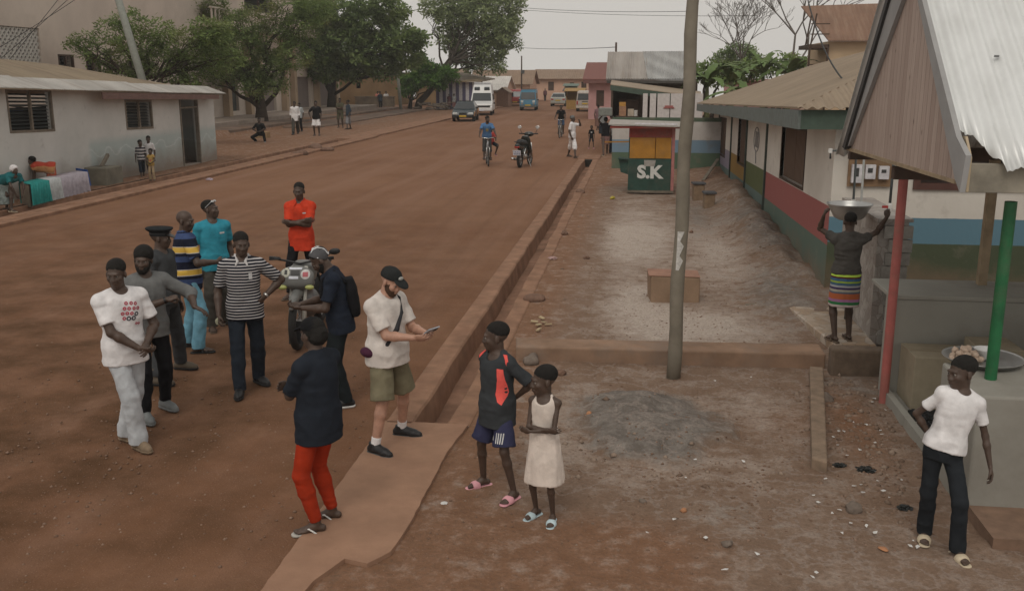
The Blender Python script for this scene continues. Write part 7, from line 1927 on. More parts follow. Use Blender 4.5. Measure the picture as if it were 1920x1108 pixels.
far('person in teal bending over with a white headscarf at the roadside stall', (14, 396), (22, 398), 70, 1.60, fem=True, pelvis=(0, .1, .86), lean=74, head=(0, -6, 0), hair=None, arms=(dict(w=(-.1, -.5, .50), pole=(-.5, 0, 1)), dict(w=(.1, -.48, .48), pole=(.5, 0, 1))), top=dict(kind='tee', mat=cloth('dark_teal', (.02, .13, .14)), sleeve=.6, fit=.04), bottom=dict(kind='skirt', mat=cloth('white_teal_wrap', (.22, .26, .25), .9, .6), hem=-.65, flare=.04), shoes=('flipflop', s_sand, s_sand),
    hat=lambda root, hp, HR, hs, s, part: (lambda C: (C.ell(hp(0, .02, .045), (.100, .122, .105), HR, 0), C.ell(hp(0, .11, .03), (.06, .05, .05), HR, .03), C.cut(hp(0, -.05, .0), HR @ unit((0, -.8, -.7))), part('headscarf', C, c_white, (.006, (20, 20, 20)), .012)))(Sdf()))
far('man in dark clothes seated on a low block by the thick tree trunk', (480, 268), (497, 269), 8, 1.74, pelvis=(0, .12, .48), lean=16, knee=((-.3, -1, .6), (.3, -1, .6)), arms=(dict(w=(-.12, -.30, .62), pole=(-1, .3, 0)), dict(w=(.12, -.30, .62), pole=(1, .3, 0))), top=dict(kind='tee', mat=c_blk, sleeve=1.0), bottom=dict(kind='trousers', mat=c_blk, fit=.015), shoes=('shoe', s_grey, s_grey))
tag(MB().box((G(488, 262).x - .3, G(488, 262).y + .1, 0), (G(488, 262).x + .35, G(488, 262).y + .6, .40)).build('seat_block', EARTH, bevel=.03), 'low earthen block under the man in dark clothes', 'block')
far('man in a long white shirt and grey trousers near the thick tree trunk', (550, 253), (559, 251), 6, 1.86, top=dict(kind='tee', mat=c_white, sleeve=1.5, hem=-.22, fit=.03), bottom=dict(kind='trousers', mat=c_brown, fit=.02, cuff=.08), shoes=('shoe', s_black, s_rub), z=.05)
far('person half hidden behind the man in the long white shirt', (560, 247), (566, 247), -10, 1.70, top=dict(kind='tee', mat=cloth('pale_blue_shirt', (.34, .37, .38)), sleeve=.8), bottom=dict(kind='trousers', mat=c_blk), shoes=('shoe', s_black, s_rub), z=.05)
far('man in a black polo and white shorts facing the road', (590, 255), (599, 255), 5, 1.92, arms=(dict(w=(-.30, -.03, .95), pole=(-1, .5, 0)), None), top=dict(kind='polo', mat=c_blk, sleeve=.8, hem=-.1, fit=.026), bottom=dict(kind='shorts', mat=c_white, len=1.0, fit=.035, cuff=.115), shoes=('sandal', s_black, s_rub), z=.05)
far('youth in olive shirt and shorts with folded arms beside the dark tree', (635, 240), (643, 240), 5, 1.88, arms=FOLD, top=dict(kind='tee', mat=cloth('olive_cloth', (.075, .07, .045)), sleeve=.7), bottom=dict(kind='shorts', mat=cloth('olive_cloth', (.075, .07, .045)), len=1.0, fit=.025), shoes=('sandal', s_black, s_rub), z=.05)
far('person in a dark blue shirt and grey shorts turned to the youth in olive', (651, 243), (657, 242), -55, 1.80, top=dict(kind='tee', mat=cloth('dark_blue_shirt', (.04, .055, .075)), sleeve=1.3, hem=-.12), bottom=dict(kind='shorts', mat=cloth('grey_shorts', (.20, .20, .21)), len=1.05, fit=.03), shoes=('sandal', s_black, s_rub), z=.05)
far('man in dark clothes standing by the brown block wall', (712, 207), (715, 207), 40, 1.75, top=dict(kind='tee', mat=cloth('dark_blue_shirt', (.04, .055, .075)), sleeve=.8), bottom=dict(kind='trousers', mat=c_blk), shoes=('shoe', s_black, s_rub), z=.1)
for lab, x, m in (('person in a salmon pink shirt behind the brown block wall', -25.6, cloth('salmon_shirt', (.62, .22, .18))), ('person in a white shirt behind the brown block wall', -24.75, c_white)):
    person(lab, (x, 94.2, .1), 10, 1.70, top=dict(kind='tee', mat=m, sleeve=.8), bottom=dict(kind='trousers', mat=c_jean), **FV)
far('person in a maroon wrap sitting at the striped shop', (841, 206), (844, 206), 30, 1.5, fem=True, z=.05, top=dict(kind='tee', mat=cloth('maroon_top', (.12, .05, .06))), bottom=dict(kind='skirt', mat=cloth('maroon_wrap', (.15, .07, .07)), hem=-.6))
far('person in a pale top standing in front of the striped shop', (850, 207), (853, 207), -20, 1.55, fem=True, z=.05, top=dict(kind='tee', mat=cloth('grey_shirt', (.24, .25, .25))), bottom=dict(kind='skirt', mat=cloth('maroon_wrap', (.15, .07, .07)), hem=-.6))
far('person in dark clothes far down the street beside the silver car', (1021, 190), (1023, 190), 0, 1.6, top=dict(kind='tee', mat=cloth('maroon_top', (.12, .05, .06))), bottom=dict(kind='trousers', mat=c_blk))
person('person at the far shop counter under the tan lean-to roof', (-1.15, 42.9, 0), 60, 1.68, top=dict(kind='tee', mat=cloth('grey_shirt', (.24, .25, .25)), sleeve=.9), bottom=dict(kind='trousers', mat=c_jean), **FV)
# ------------------------------------------------------------------ things held, stalls, furniture, litter
ALU = plain('aluminium', (.42, .42, .41), .38, .5, .75, var=.12)
def hollow(prof, t, c, n=28, sx=1.0, sy=1.0): # open bowl: outer profile up, inner profile down
    inner = [(max(r - t, .004), z + (t if i == 0 else 0)) for i, (r, z) in enumerate(prof)]
    return MB().lathe(prof + inner[::-1], c, n, None, sx, sy)
bc = AY(1594, 383, 12.62); bz = bc.z
b_ = tag(hollow([(.13, -.20), (.185, -.17), (.245, -.06), (.268, -.015), (.285, 0), (.285, .008)], .005, (bc.x, 12.64, bz), 36).build('basin', ALU, None, sm=True), 'wide aluminium basin balanced on the head of the woman in the striped skirt', 'basin')
hp0 = basin_woman
ph_ = cap_man; pw = (world_of(ph_, ph_['wr'][0] + A3((0, -.12, .05))) + world_of(ph_, ph_['wr'][1] + A3((0, -.12, .05)))) / 2
root = empty('phone', pw, rad(62), 'silver phone held in both hands by the man in the black cap', 'phone')
R_ = Matrix.Rotation(rad(-38), 3, 'X')
MB().cbox((0, -.015, .022), (.155, .078, .010), R=R_).build('case', plain('silver_case', (.48, .50, .55), .35, .5, .3), root, bevel=.004)
MB().cbox((0, -.0105, .0280), (.140, .066, .002), R=R_).build('screen', plain('dark_screen', (.02, .022, .03), .15), root)
MB().cbox((.045, -.0195, .0155), (.035, .035, .004), R=R_).build('camera_bump', BLK, root)
lb = G(1133, 292); lz = AY(1134, 228, lb.y).z
tag(MB().box((lb.x - .28, lb.y - .25, 1.68), (lb.x + .30, lb.y + .25, 2.02)).build('head_load', plain('grey_green_crate', (.20, .21, .19), .7), bevel=.04), 'grey crate carried on the head of the woman near the shop', 'crate')
# tray of onions on the counter
tc = G(1842, 676, 1.02)
tray = tag(hollow([(.22, 0), (.27, .012), (.31, .045), (.325, .05), (.325, .056)], .006, (tc.x, tc.y, 1.004), 40).build('tray', ALU, None, sm=True), 'large round aluminium tray on the grey counter beside the green post', 'tray')
oc = bpy.data.meshes.new('onion'); C = Sdf(); C.ell((0, 0, .028), (.030, .030, .026), None, 0); C.cone((0, 0, .045), (0, 0, .066), .010, .003, .012); P_, F_ = C.mesh(.006)
on0 = to_obj('onion', (P_, F_), plain('pale_onion_skin', (.46, .35, .27), .55, .3, var=.3, scale=40), None)
tag(on0, 'pale onion heaped with others on the left half of the aluminium tray', 'onion', 'onions on the tray')
r_ = random.Random(4); first = True
for lay, (nn, rr_, zz) in enumerate(((13, .135, .010), (10, .09, .045), (5, .05, .082))):
    for k in range(nn):
        a = 2 * math.pi * k / nn + lay; q = rr_ * (.45 + .55 * ((k * 7) % 5) / 4)
        o = on0 if first else on0.copy()
        if not first: COL.objects.link(o)
        first = False
        o.location = (tc.x - .13 + q * math.cos(a), tc.y + .03 + q * math.sin(a), 1.004 + zz); o.rotation_euler = (r_.uniform(-.6, .6), r_.uniform(-.6, .6), r_.uniform(0, 6)); s_ = r_.uniform(.85, 1.15); o.scale = (s_,) * 3
tag(hollow([(.05, 0), (.075, .02), (.095, .085), (.10, .09)], .004, (tc.x + .045, tc.y + .07, 1.018), 28).build('bowl', plain('white_plastic', (.68, .68, .67), .4), None, sm=True), 'white plastic bowl standing on the aluminium tray', 'bowl')
# cartons and crates inside the stall
CARD = plain('brown_cardboard', (.31, .265, .19), .85, .2, var=.12)
for lab, a, b in (('wide cardboard carton against the rear parapet', (2.84, 9.75, .06), (3.42, 10.30, .62)), ('smaller cardboard carton beside the wide one', (3.43, 9.6, .06), (3.95, 10.2, .50)), ('cardboard carton stacked on top of the smaller one', (3.36, 9.85, .625), (3.8, 10.25, .80))):
    r = empty('carton', ((a[0] + b[0]) / 2, (a[1] + b[1]) / 2, a[2]), 0, lab, 'carton', 'cartons in the stall')
    if 'stacked' in lab: a, b = (3.44, 9.7, .502), (3.85, 10.2, .74)
    under(r, MB().box(a, b).build('carton_body', CARD, bevel=.006)); under(r, MB().box((a[0] - .001, (a[1] + b[1]) / 2 - .02, b[2] + .001), (b[0], (a[1] + b[1]) / 2 + .02, b[2] + .003)).build('tape', plain('packing_tape', (.30, .24, .16), .4)))
for lab, y in (('black egg tray on the stall floor nearest the girl', 8.85), ('black egg tray in the middle of the stall floor', 9.22), ('black egg tray on the stall floor below the cartons', 9.55)):
    mb = MB().box((2.80, y - .14, .06), (3.16, y + .14, .085))
    for i in range(5):
        for j in range(4): mb.lathe([(.03, .085), (.02, .105), (.008, .108)], (2.84 + i * .07, y - .10 + j * .066, 0), 6)
    tag(mb.build('egg_tray', plain('black_tray', (.012, .013, .015), .5)), lab, 'tray', 'trays on the stall floor')
for i, (x, y) in enumerate(((3.02, 9.40), (3.10, 9.02), (3.18, 9.46))):
    tag(MB().cbox((x, y, .115), (.10, .05, .02), rz=.4 * i).build('floor_tile_piece', PINKW), 'white tile piece lying %s' % ('between the two farther egg trays', 'on the egg tray nearest the girl', 'right of the black egg trays')[i], 'tile')
# S.K kiosk
kx0, kx1, ky = -.26, 1.06, 28.3
ki = empty('kiosk', (.4, ky, 0), 0, 'green, amber and red wooden kiosk lettered S.K standing in the yard', 'kiosk')
KG, KA, KR, KP = plain('kiosk_green', (.020, .058, .044), .6, var=.3, scale=4, dirt=(.09, .085, .065, 1), dirt_amt=.45), plain('kiosk_amber', (.40, .185, .022), .6, var=.2, scale=4, dirt=(.22, .14, .07, 1), dirt_amt=.4), plain('kiosk_red', (.30, .055, .04), .7, var=.3, scale=3, dirt=(.2, .12, .09, 1), dirt_amt=.6), plain('kiosk_pink', (.40, .16, .15), .75, var=.2, dirt=(.25, .12, .1, 1), dirt_amt=.6)
under(ki, MB().box((kx0, ky, .10), (kx1 - .09, ky + .04, 1.02)).box((kx0, ky + .041, .10), (kx0 + .04, ky + 1.25, 1.9)).build('lower_front', KG))
for a, b in ((kx0 + .03, .50), (.515, kx1 - .10)): under(ki, MB().box((a, ky + .01, 1.025), (b, ky + .045, 1.62)).build('hatch_panel', KA, bevel=.006))
under(ki, MB().box((kx0, ky, 1.625), (kx1 - .09, ky + .04, 1.92)).build('header_board', KR))
under(ki, MB().box((kx1 - .085, ky - .01, .10), (kx1, ky + .06, 1.95)).box((kx1 - .05, ky + .061, .1), (kx1, ky + 1.3, 1.9)).build('side_wall', KP))
under(ki, MB().box((kx0 + .05, ky + 1.2, .1), (kx1 - .06, ky + 1.24, 1.9)).build('rear_wall', KP))
under(ki, MB().box((kx0 - .02, ky - .03, .03), (kx1, ky + 1.3, .098)).build('base_timbers', WOOD_G)); under(ki, MB().box((kx0 + .05, ky + .1, -.05), (kx0 + .2, ky + .25, .028)).box((.9, ky + .1, -.05), (1.02, ky + .25, .028)).box((.35, ky + .1, -.05), (.5, ky + .25, .028)).build('footings', plain('footing_stone', (.16, .12, .09), .9)))
under(ki, MB().slab([(-.85, ky - .35, 1.99), (1.42, ky - .35, 1.93), (1.42, ky + 1.6, 1.98), (-.85, ky + 1.6, 2.04)], (0, 0, .03)).build('roof', plain('pale_dusty_sheet', (.33, .30, .27), .7, var=.15)))
under(ki, MB().box((-.80, ky - .30, 1.90), (1.40, ky - .26, 1.965)).build('roof_beam', KR)); under(ki, MB().bar((-.1, ky - .2, 2.03), (1.1, ky - .1, 2.01), .04).build('loose_stick', PINKW))
under(ki, MB().bar((-.95, ky - .2, 1.50), (kx0 - .002, ky + .02, 1.50), .035).build('prop_bar', KA)); under(ki, MB().slab([(kx0 - .30, ky - .1, 1.0), (kx0 - .005, ky - .02, .98), (kx0 - .005, ky + .2, .98), (kx0 - .28, ky + .2, 1.02)], (0, 0, .03)).slab([(kx0 - .22, ky + .05, .62), (kx0 - .005, ky + .05, .55), (kx0 - .005, ky + .05, .97), (kx0 - .28, ky + .05, .99)], (0, .03, 0)).build('side_shelf', KG))
me = text_mesh('S.K', .56); kt = bpy.data.objects.new('lettering', me); COL.objects.link(kt); me.materials.append(plain('stencil_white', (.60, .60, .57), .8, var=.12)); kt.rotation_euler = (math.pi / 2, 0, 0); kt.location = (.36, ky - .006, .62); kt.scale = (.95, .9, 1)
bb_ = MB()
for x, z in ((.128, .62),): bb_.bar((x, ky - .010, .46), (x, ky - .010, .50), .018, .003)
under(ki, kt) if False else None
kt.parent = ki; kt.matrix_parent_inverse = Matrix.Translation(ki.location).inverted()
under(ki, MB().slab([(.20, ky - .008, .80), (.50, ky - .008, .80), (.53, ky - .008, .98), (.19, ky - .008, .98)], (0, .004, 0)).build('paper_notice', plain('torn_notice', (.33, .31, .28), .8, var=.25)))
# yard furniture and litter
yb = empty('stone_block', (.6, 14.7, 0), 0, 'large sandy stone block standing in the yard behind the leaning pole', 'block')
under(yb, MB().hexa([(.27, 14.48, -.08), (1.0, 14.50, -.08), (.98, 15.0, -.08), (.22, 15.0, -.08), (.26, 14.50, .40), (1.0, 14.52, .39), (.98, 14.98, .40), (.20, 14.98, .41)]).build('block_body', plain('sandy_block', (.27, .185, .125), .93, .1, var=.2, scale=3, bump=.6, bscale=25), bevel=.02)); under(yb, MB().slab([(.22, 14.50, .402), (1.0, 14.52, .395), (.98, 14.98, .405), (.20, 14.98, .415)], (0, 0, .012)).build('dusty_top', plain('red_dust_top', (.30, .165, .115), .95, var=.25, scale=5), bevel=.004))
for lab, px, py, w_, h_ in (('taller mud-brick pedestal right of the kiosk', 1309, 376, .30, .50), ('shorter mud-brick pedestal with a flat cap in front of the taller one', 1329, 392, .27, .45)):
    p = G(px, py); r = empty('brick_pedestal', p, .1, lab, 'pedestal'); MB().box((-w_ / 2, -.12, -.05), (w_ / 2, .18, h_ - .05)).build('brick_stack', plain('mud_brick', (.225, .155, .10), .95, var=.25, bump=.5, bscale=20), r, bevel=.02); MB().box((-w_ / 2 - .03, -.16, h_ - .049), (w_ / 2 + .03, .22, h_)).build('cap_slab', plain('grey_cap', (.24, .19, .15), .95), r, bevel=.01)
p, q = G(1318, 345), G(1345, 322); tag(MB().bar((p.x, p.y, .1), (q.x, q.y, .45), .10, .04).build('plank', WOOD_G), 'loose plank leaning on the earth bank beside the school wall', 'plank')
def rock_mesh(seed, sx, sy, sz):
    C = Sdf(); C.ell((0, 0, 0), (sx, sy, sz), None, 0); P, F = C.mesh(max(sx, sy) / 7)
    n = vnoise(P / max(sx, sy) * 1.6 + seed * 7.7) - .5
    return P * (1 + n * .7)[:, None], F
ROCKM = plain('laterite_rock', (.17, .10, .07), .95, var=.3, scale=12, bump=.6, bscale=50); ROCKG = plain('grey_brown_rock', (.17, .135, .11), .95, var=.3, scale=12, bump=.6, bscale=50); BRICK = plain('orange_brick', (.42, .20, .10), .95, var=.2, scale=12)
rocks = (('broad flat boulder beside the drain kerb', 1005, 564, .16, .10, .07, ROCKM), ('round rock at the right kerb of the drain', 1058, 440, .10, .08, .06, ROCKM), ('dark rock near the far end of the drain kerb', 1088, 362, .13, .1, .08, ROCKM), ('reddish rock lying alone in the yard', 1100, 485, .06, .05, .04, ROCKM), ('dark stone right of the leaning pole', 1296, 436, .05, .04, .03, ROCKM),
         ('round brown stone at the bottom of the yard', 1363, 1023, .040, .036, .032, ROCKG), ('orange brick shard beside the girl in cream', 1105, 780, .055, .035, .03, BRICK), ('orange brick lump below the brick shard', 1121, 818, .05, .03, .025, BRICK), ('small orange brick bit among pebbles', 1281, 958, .03, .025, .018, BRICK), ('brick chip near the girl leaning on the counter', 1657, 1030, .05, .03, .01, BRICK),
         ('round reddish stone near the charred heap', 1428, 538, .08, .06, .05, ROCKM), ('reddish stone right of the charred heap', 1483, 543, .05, .05, .05, ROCKM), ('grey lump of concrete at the charred heap', 1462, 528, .20, .10, .07, ROCKG), ('rock at the end of the low wall near the drain', 995, 682, .13, .09, .08, ROCKG), ('small rock beside the low wall', 1052, 702, .06, .05, .05, ROCKM),
         ('flat rock at the left kerb corner', 562, 291, .38, .25, .14, ROCKM), ('broad rock at the far left kerb corner', 592, 281, .55, .3, .18, ROCKM), ('pale rock right of the broad one on the kerb corner', 613, 283, .35, .22, .12, ROCKM), ('yellowish stone in front of the kiosk', 1148, 374, .08, .07, .06, plain('yellow_fruit', (.42, .34, .05), .6)), ('grey stone among the pebbles in the yard', 1205, 941, .032, .025, .02, ROCKG), ('pale concrete lump in the rubble by the kerb wall', 1600, 958, .07, .06, .05, ROCKG), ('buff rock on the kerb wall end', 1548, 752, .10, .08, .06, ROCKG))
for i, (lab, px, py, a, b, c_, m) in enumerate(rocks):
    p = G(px, py); o = to_obj('rock', rock_mesh(i, a, b, c_), m, None); o.location = (p.x, p.y, c_ * .45); o.rotation_euler = (0, 0, i * 1.3); tag(o, lab, 'rock')
SH = plain('white_tile_glaze', (.66, .65, .63), .4); r_ = random.Random(12)
sm_ = []
for k in range(4):
    mb = MB(); n = 4 if k < 3 else 3; pts = [(.5 * math.cos(a) * r_.uniform(.7, 1.1), .32 * math.sin(a) * r_.uniform(.7, 1.1), 0) for a in [2 * math.pi * (j + .3 * r_.random()) / n for j in range(n)]]
    me = mb.slab(pts, (0, 0, .10)).build('tile_shard', SH).data; sm_.append(me); bpy.data.objects.remove(bpy.data.objects['tile_shard'])
def shard(px, py, size, m=None, i=[0]):
    p = G(px, py); o = bpy.data.objects.new('tile_shard', sm_[i[0] % 4]); COL.objects.link(o); i[0] += 1
    o.location = (p.x, p.y, .03 + .01 * math.sin(px)); o.scale = (size, size, size * .7); o.rotation_euler = (r_.uniform(-.2, .2), r_.uniform(-.2, .2), r_.uniform(0, 6))
    return tag(o, 'broken white tile shard lying on the dirt of the yard', 'tile shard', 'broken white tile shards')
for px, py in ((1286, 899), (1303, 868), (1394, 869), (1263, 980), (1323, 1013), (1588, 857), (1600, 915), (1614, 913), (1533, 947), (1618, 929), (1572, 815), (1582, 812), (1651, 810), (1653, 820), (1631, 783), (1640, 752), (1707, 1028), (1712, 1020), (1720, 1029), (1666, 940), (1655, 927), (1525, 932), (1624, 992), (1578, 1007), (1530, 1080), (1523, 1090), (1360, 1075), (1420, 1045), (1570, 838), (1640, 835), (1675, 850), (1612, 848), (1625, 800), (1562, 823), (1600, 795), (1660, 775), (1408, 712), (1620, 870), (1690, 905), (1645, 905), (1635, 760), (1547, 905), (1575, 960), (1560, 970), (1595, 985), (1213, 1005), (1640, 1005), (1340, 720), (1272, 706)): shard(px, py, r_.uniform(.028, .065))
PL = plain('black_polythene', (.012, .014, .013), .35, .5)
def bag(name, lab, px, py, s, m, cat='plastic bag'):
    C = Sdf(); C.ell((0, 0, 0), (s, s * .8, s * .45), None, 0); P, F = C.mesh(s / 9)
    n = np.abs(vnoise(P / s * 3.1 + px) - .5) + .6 * np.abs(vnoise(P / s * 7 + py) - .5); o = to_obj(name, (P * (1.25 - 1.5 * n)[:, None] * [1, 1, .8], F), m, None)
    me = o.data; smooth(me, False); p = G(px, py); o.location = (p.x, p.y, s * .22); tag(o, lab, cat)
bag('plastic_bag', 'crumpled black plastic bag lying in the rubble', 1622, 885, .085, PL); bag('plastic_bag', 'small dark crumpled bag beside the kerb wall', 1575, 875, .06, PL); bag('plastic_bag', 'black bag scrap near the feet of the girl at the counter', 1697, 955, .06, PL)
bag('plastic_wrapper', 'pinkish plastic wrapper by the right drain kerb', 1036, 486, .09, plain('pink_wrapper', (.42, .28, .26), .5), 'wrapper'); bag('plastic_wrapper', 'blue plastic scrap near the counter', 1716, 972, .022, plain('blue_plastic', (.03, .07, .32), .4), 'wrapper'); bag('plastic_wrapper', 'white plastic scrap on the road beside the man in the cap', 741, 521, .035, SH, 'wrapper')
bag('charred_heap', 'charred heap of twigs and rags by the school wall', 1466, 512, .24, plain('char', (.075, .06, .052), .9), 'rubbish heap'); bag('plastic_wrapper', 'white wrapper on the road before the left kerb', 393, 338, .12, plain('lilac_wrapper', (.5, .42, .48), .5), 'wrapper')
bag('paper_scrap', 'white paper scrap on the dirt beside the concrete crossing', 833, 944, .028, SH, 'paper')
p, q = G(1398, 575), G(1500, 572); tag(MB().tube([(p.x, p.y, .03), (p.x * .5 + q.x * .5, p.y, .05), (q.x, q.y, .03)], .02, 7).build('dry_stick', WOOD_G), 'long dry stick lying before the tiled slab', 'stick')
CORN = plain('corn_husk', (.42, .33, .20), .8, var=.2)
for k, (px, py) in enumerate(((1002, 607), (1010, 613), (1020, 608), (1028, 612), (1010, 622), (1016, 600))):
    p = G(px, py); o = MB().cbox((0, 0, 0), (.10, .045, .014)).build('husk', CORN); o.location = (p.x, p.y, .035); o.rotation_euler = (.2, .1, k * 1.1); tag(o, 'pale dry husk in the small heap beside the drain', 'husk', 'dry husks by the drain')
def pebbles(name, n, seed, place_fn, smin, smax, m):
    r = np.random.RandomState(seed); P = place_fn(r, n); n = len(P); s = smin + (smax - smin) * r.rand(n) ** 2.5
    base = np.array([[1, 0, 0], [0, 1, 0], [-1, 0, 0], [0, -1, 0], [0, 0, .7], [0, 0, -.5]], float); F = np.array([[0, 1, 4], [1, 2, 4], [2, 3, 4], [3, 0, 4], [1, 0, 5], [2, 1, 5], [3, 2, 5], [0, 3, 5]])
    V = P[:, None, :] + base[None] * (1 + .5 * (r.rand(n, 6, 1) - .5)) * s[:, None, None]; a = r.rand(n) * 6.3
    d = V - P[:, None]; V[..., 0] = P[:, None, 0] + d[..., 0] * np.cos(a)[:, None] - d[..., 1] * np.sin(a)[:, None]; V[..., 1] = P[:, None, 1] + d[..., 0] * np.sin(a)[:, None] + d[..., 1] * np.cos(a)[:, None]
    FF = (F[None] + 6 * np.arange(n)[:, None, None]).reshape(-1, 3); me = bpy.data.meshes.new(name)
    me.vertices.add(6 * n); me.vertices.foreach_set('co', V.astype(np.float32).ravel()); me.loops.add(FF.size); me.loops.foreach_set('vertex_index', FF.astype(np.int32).ravel()); me.polygons.add(len(FF)); me.polygons.foreach_set('loop_start', np.arange(0, FF.size, 3, dtype=np.int32)); me.update(calc_edges=True)
    o = link_mesh(name, me, m); o['kind'] = 'stuff'; return o
def scat(spots):
    def f(r, n):
        out = []
        for (cx, cy, sx, sy, frac) in spots:
            k = int(n * frac); x = cx + r.normal(size=k) * sx; y = cy + r.normal(size=k) * sy; out.append(np.stack([x, y], 1))
        q = np.concatenate(out); q = q[((q[:, 0] > -1.5) & (q[:, 0] < 3.0) | (q[:, 0] < -2.5)) & (q[:, 1] > 5)]
        z = np.where(q[:, 0] > -1.6, yard_z(q[:, 0], q[:, 1]), 0.0); return np.column_stack([q, z])
    return f
def pmat(name, a, b):
    t = NT(name); g = t.new('ShaderNodeNewGeometry'); return t.out(t.mix(g.outputs['Random Per Island'], a, b), .9, .2)
pebbles('gravel', 9000, 1, scat([(-5, 10, 3.5, 3.5, .22), (.5, 7.8, .9, .8, .14), (2.2, 8.8, .35, .9, .14), (1.5, 20, .7, 4, .12), (-.9, 18, .4, 5, .10), (.5, 13, .9, 1.5, .10), (-4, 7.2, 1.6, 1.2, .16)]), .003, .020, pmat('gravel_mix', (.15, .09, .06), (.27, .18, .13)))
pebbles('rubble', 420, 2, scat([(2.25, 8.9, .25, .9, .5), (.5, 8.3, .8, .7, .2), (2.3, 10.3, .3, .4, .15), (2.2, 19, .35, 4, .35), (-1.2, 20, .2, 6, .15)]), .012, .045, pmat('rubble_mix', (.15, .10, .072), (.29, .22, .17)))
# left: washing place and stall
dt = empty('draped_table', G(115, 372), 0, 'row of low tables draped in teal, white and lilac cloths by the left kerb', 'table')
a0, a1 = G(62, 389), G(168, 362); hz = 1.0
zt0, zt1 = AX(62, 345, a0.x).z, AX(168, 322, a1.x).z
ux = (a1 - a0); dep = Vector((-.42, .12, 0))
for nm, t0, t1, m in (('teal_cloth', 0, .30, cloth('teal_cloth', (.03, .26, .24), .7)), ('white_cloth', .305, .50, cloth('white_cloth', (.50, .52, .52), .7)), ('lilac_cloth', .505, 1.0, cloth('lilac_cloth', (.40, .36, .40), .7))):
    mb = MB(); n = 24; vs = []; fs = []
    for i in range(n + 1):
        t = t0 + (t1 - t0) * i / n; b = a0 + ux * t; zt = zt0 + (zt1 - zt0) * t; o = Vector((1, 0, 0)) * .05 * math.sin(i * 1.9)
        vs += [b + o + Vector((0, 0, .05)), b + o * .5 + Vector((0, 0, zt * .5)), b + Vector((0, 0, zt)), b + dep + Vector((0, 0, zt + .03)), b + dep + o + Vector((0, 0, .05))]
    for i in range(n):
        for j in range(4): fs.append((5 * i + j, 5 * i + 5 + j, 5 * i + 6 + j, 5 * i + 1 + j))
    under(dt, mb.add(vs, fs).build(nm, m, sm=True))
under(dt, MB().hexa([a0 + Vector((-.06, 0, 0)), a0 + dep * .9, a1 + dep * .9, a1 + Vector((-.06, 0, 0)), a0 + Vector((-.06, 0, zt0 - .03)), a0 + dep * .9 + Vector((0, 0, zt0)), a1 + dep * .9 + Vector((0, 0, zt1)), a1 + Vector((-.06, 0, zt1 - .03))]).build('table_frame', WOOD_G))
b = a1 + Vector((-.1, .08, 0)); tag(MB().slab([b + Vector((.1, .0, .2)), b + Vector((.0, .05, zt1 + .04)), b + dep + Vector((0, .05, zt1 + .08)), b + dep + Vector((0, .1, .3))], (0, .05, 0)).build('blue_cloth', cloth('blue_cloth', (.04, .09, .28), .7)), 'blue cloth hanging over the end of the draped tables', 'cloth')
p = G(215, 352); tag(MB().box((p.x - .9, p.y - .2, -.05), (p.x - .1, p.y + .75, .62)).build('wash_block', plain('mossy_concrete', (.17, .155, .12), .95, var=.3, scale=3), bevel=.04), 'mossy concrete block by the painted wall left of the boys', 'block')
q = AX(211, 290, p.x - .5); tag(MB().bar((p.x - .5, p.y + .2, .6), (p.x - .6, q.y - .1, q.z), .09).build('wooden_post', WOOD_G), 'wooden post rising from the mossy concrete block', 'post')
p = G(372, 300); bk = tag(hollow([(.15, 0), (.20, .40), (.21, .42)], .01, (p.x - .3, p.y, .05), 20).build('bucket', plain('white_bucket', (.52, .50, .48), .5), None, sm=True), 'white bucket standing in the open doorway of the low house', 'bucket')
fc = empty('food_stand', G(20, 338), 0, 'food stand with a glass case on a pale counter at the left roadside', 'stand'); p = G(20, 338)
x0 = p.x; under(fc, MB().box((x0 - .6, p.y - 2.0, 0), (x0, p.y + .75, 1.05)).build('counter', plain('pale_counter', (.30, .31, .29), .8, var=.15)))
under(fc, MB().box((x0 - .55, p.y - 1.6, 1.052), (x0 - .05, p.y + .25, 1.62)).build('glass_case', plain('greenish_glass', (.10, .12, .11), .2, .5))); under(fc, MB().box((x0 - .6, p.y - 1.7, 1.625), (x0, p.y + .35, 1.68)).build('case_top', BLK))
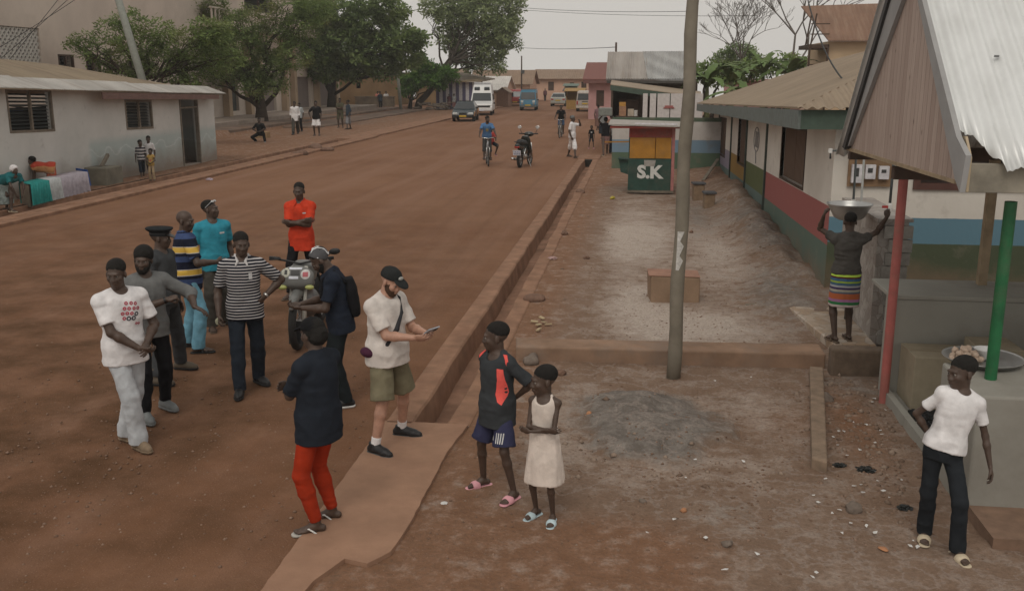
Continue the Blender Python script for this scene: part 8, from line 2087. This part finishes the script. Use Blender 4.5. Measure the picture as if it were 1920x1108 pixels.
under(fc, MB().slab([(x0 + .1, p.y - 2.2, 2.72), (x0 + .35, p.y + .62, 2.30), (x0 - 1.2, p.y + .62, 2.5), (x0 - 1.2, p.y - 2.2, 2.9)][::-1], (0, 0, .05)).build('awning', R_TAN)); under(fc, MB().box((x0 + .27, p.y - 2.2, 2.22), (x0 + .31, p.y + .62, 2.34)).build('awning_edge', plain('blue_edge', (.06, .10, .22), .7)))
under(fc, MB().bar((x0 - .7, p.y - 1.9, 0), (x0 - .7, p.y - 1.9, 2.6), .06).bar((x0 - .75, p.y + .4, 0), (x0 - .75, p.y + .4, 2.4), .06).build('posts', WOOD_G))
p = G(36, 372); tag(MB().slab([(p.x - .2, p.y - 1.2, .1), (p.x - .1, p.y + .7, .1), (p.x - .5, p.y + .5, 1.05), (p.x - .6, p.y - 1.2, 1.1)], (.03, 0, .03)).build('leaning_board', plain('tan_board', (.26, .18, .11), .85)), 'tan board leaning on the food stand behind the bending person', 'board')
# woodpile before the striped shop: crossed logs and rubble
r_ = random.Random(6)
for k in range(26):
    x, y = -21.3 + r_.random() * 3.6, 91.5 + r_.random() * 1.6; a = r_.uniform(0, 3.1); L_ = r_.uniform(.5, 1.1); z = r_.uniform(.1, .75)
    o = MB().tube([(-L_ / 2, 0, 0), (L_ / 2, 0, r_.uniform(-.15, .15))], r_.uniform(.06, .11), 7).build('log', plain('grey_log', (.15, .12, .095), .95, var=.3)); o.location = (x, y, z); o.rotation_euler = (0, 0, a); tag(o, 'weathered log lying in the woodpile before the striped shop', 'log', 'logs in the woodpile')
# ------------------------------------------------------------------ the dusty air
hz_ = MB().box((-150, -8, -30), (150, 330, 45)).build('haze', None); hz_['kind'] = 'stuff'
hm = bpy.data.materials.new('dusty_air'); hm.use_nodes = True; hn = hm.node_tree.nodes; hn.remove(hn['Principled BSDF'])
pv = hn.new('ShaderNodeVolumePrincipled'); pv.inputs['Density'].default_value = .0008; pv.inputs['Color'].default_value = (.93, .90, .86, 1); pv.inputs['Anisotropy'].default_value = .2
hm.node_tree.links.new(pv.outputs[0], hn['Material Output'].inputs['Volume']); hz_.data.materials.append(hm)
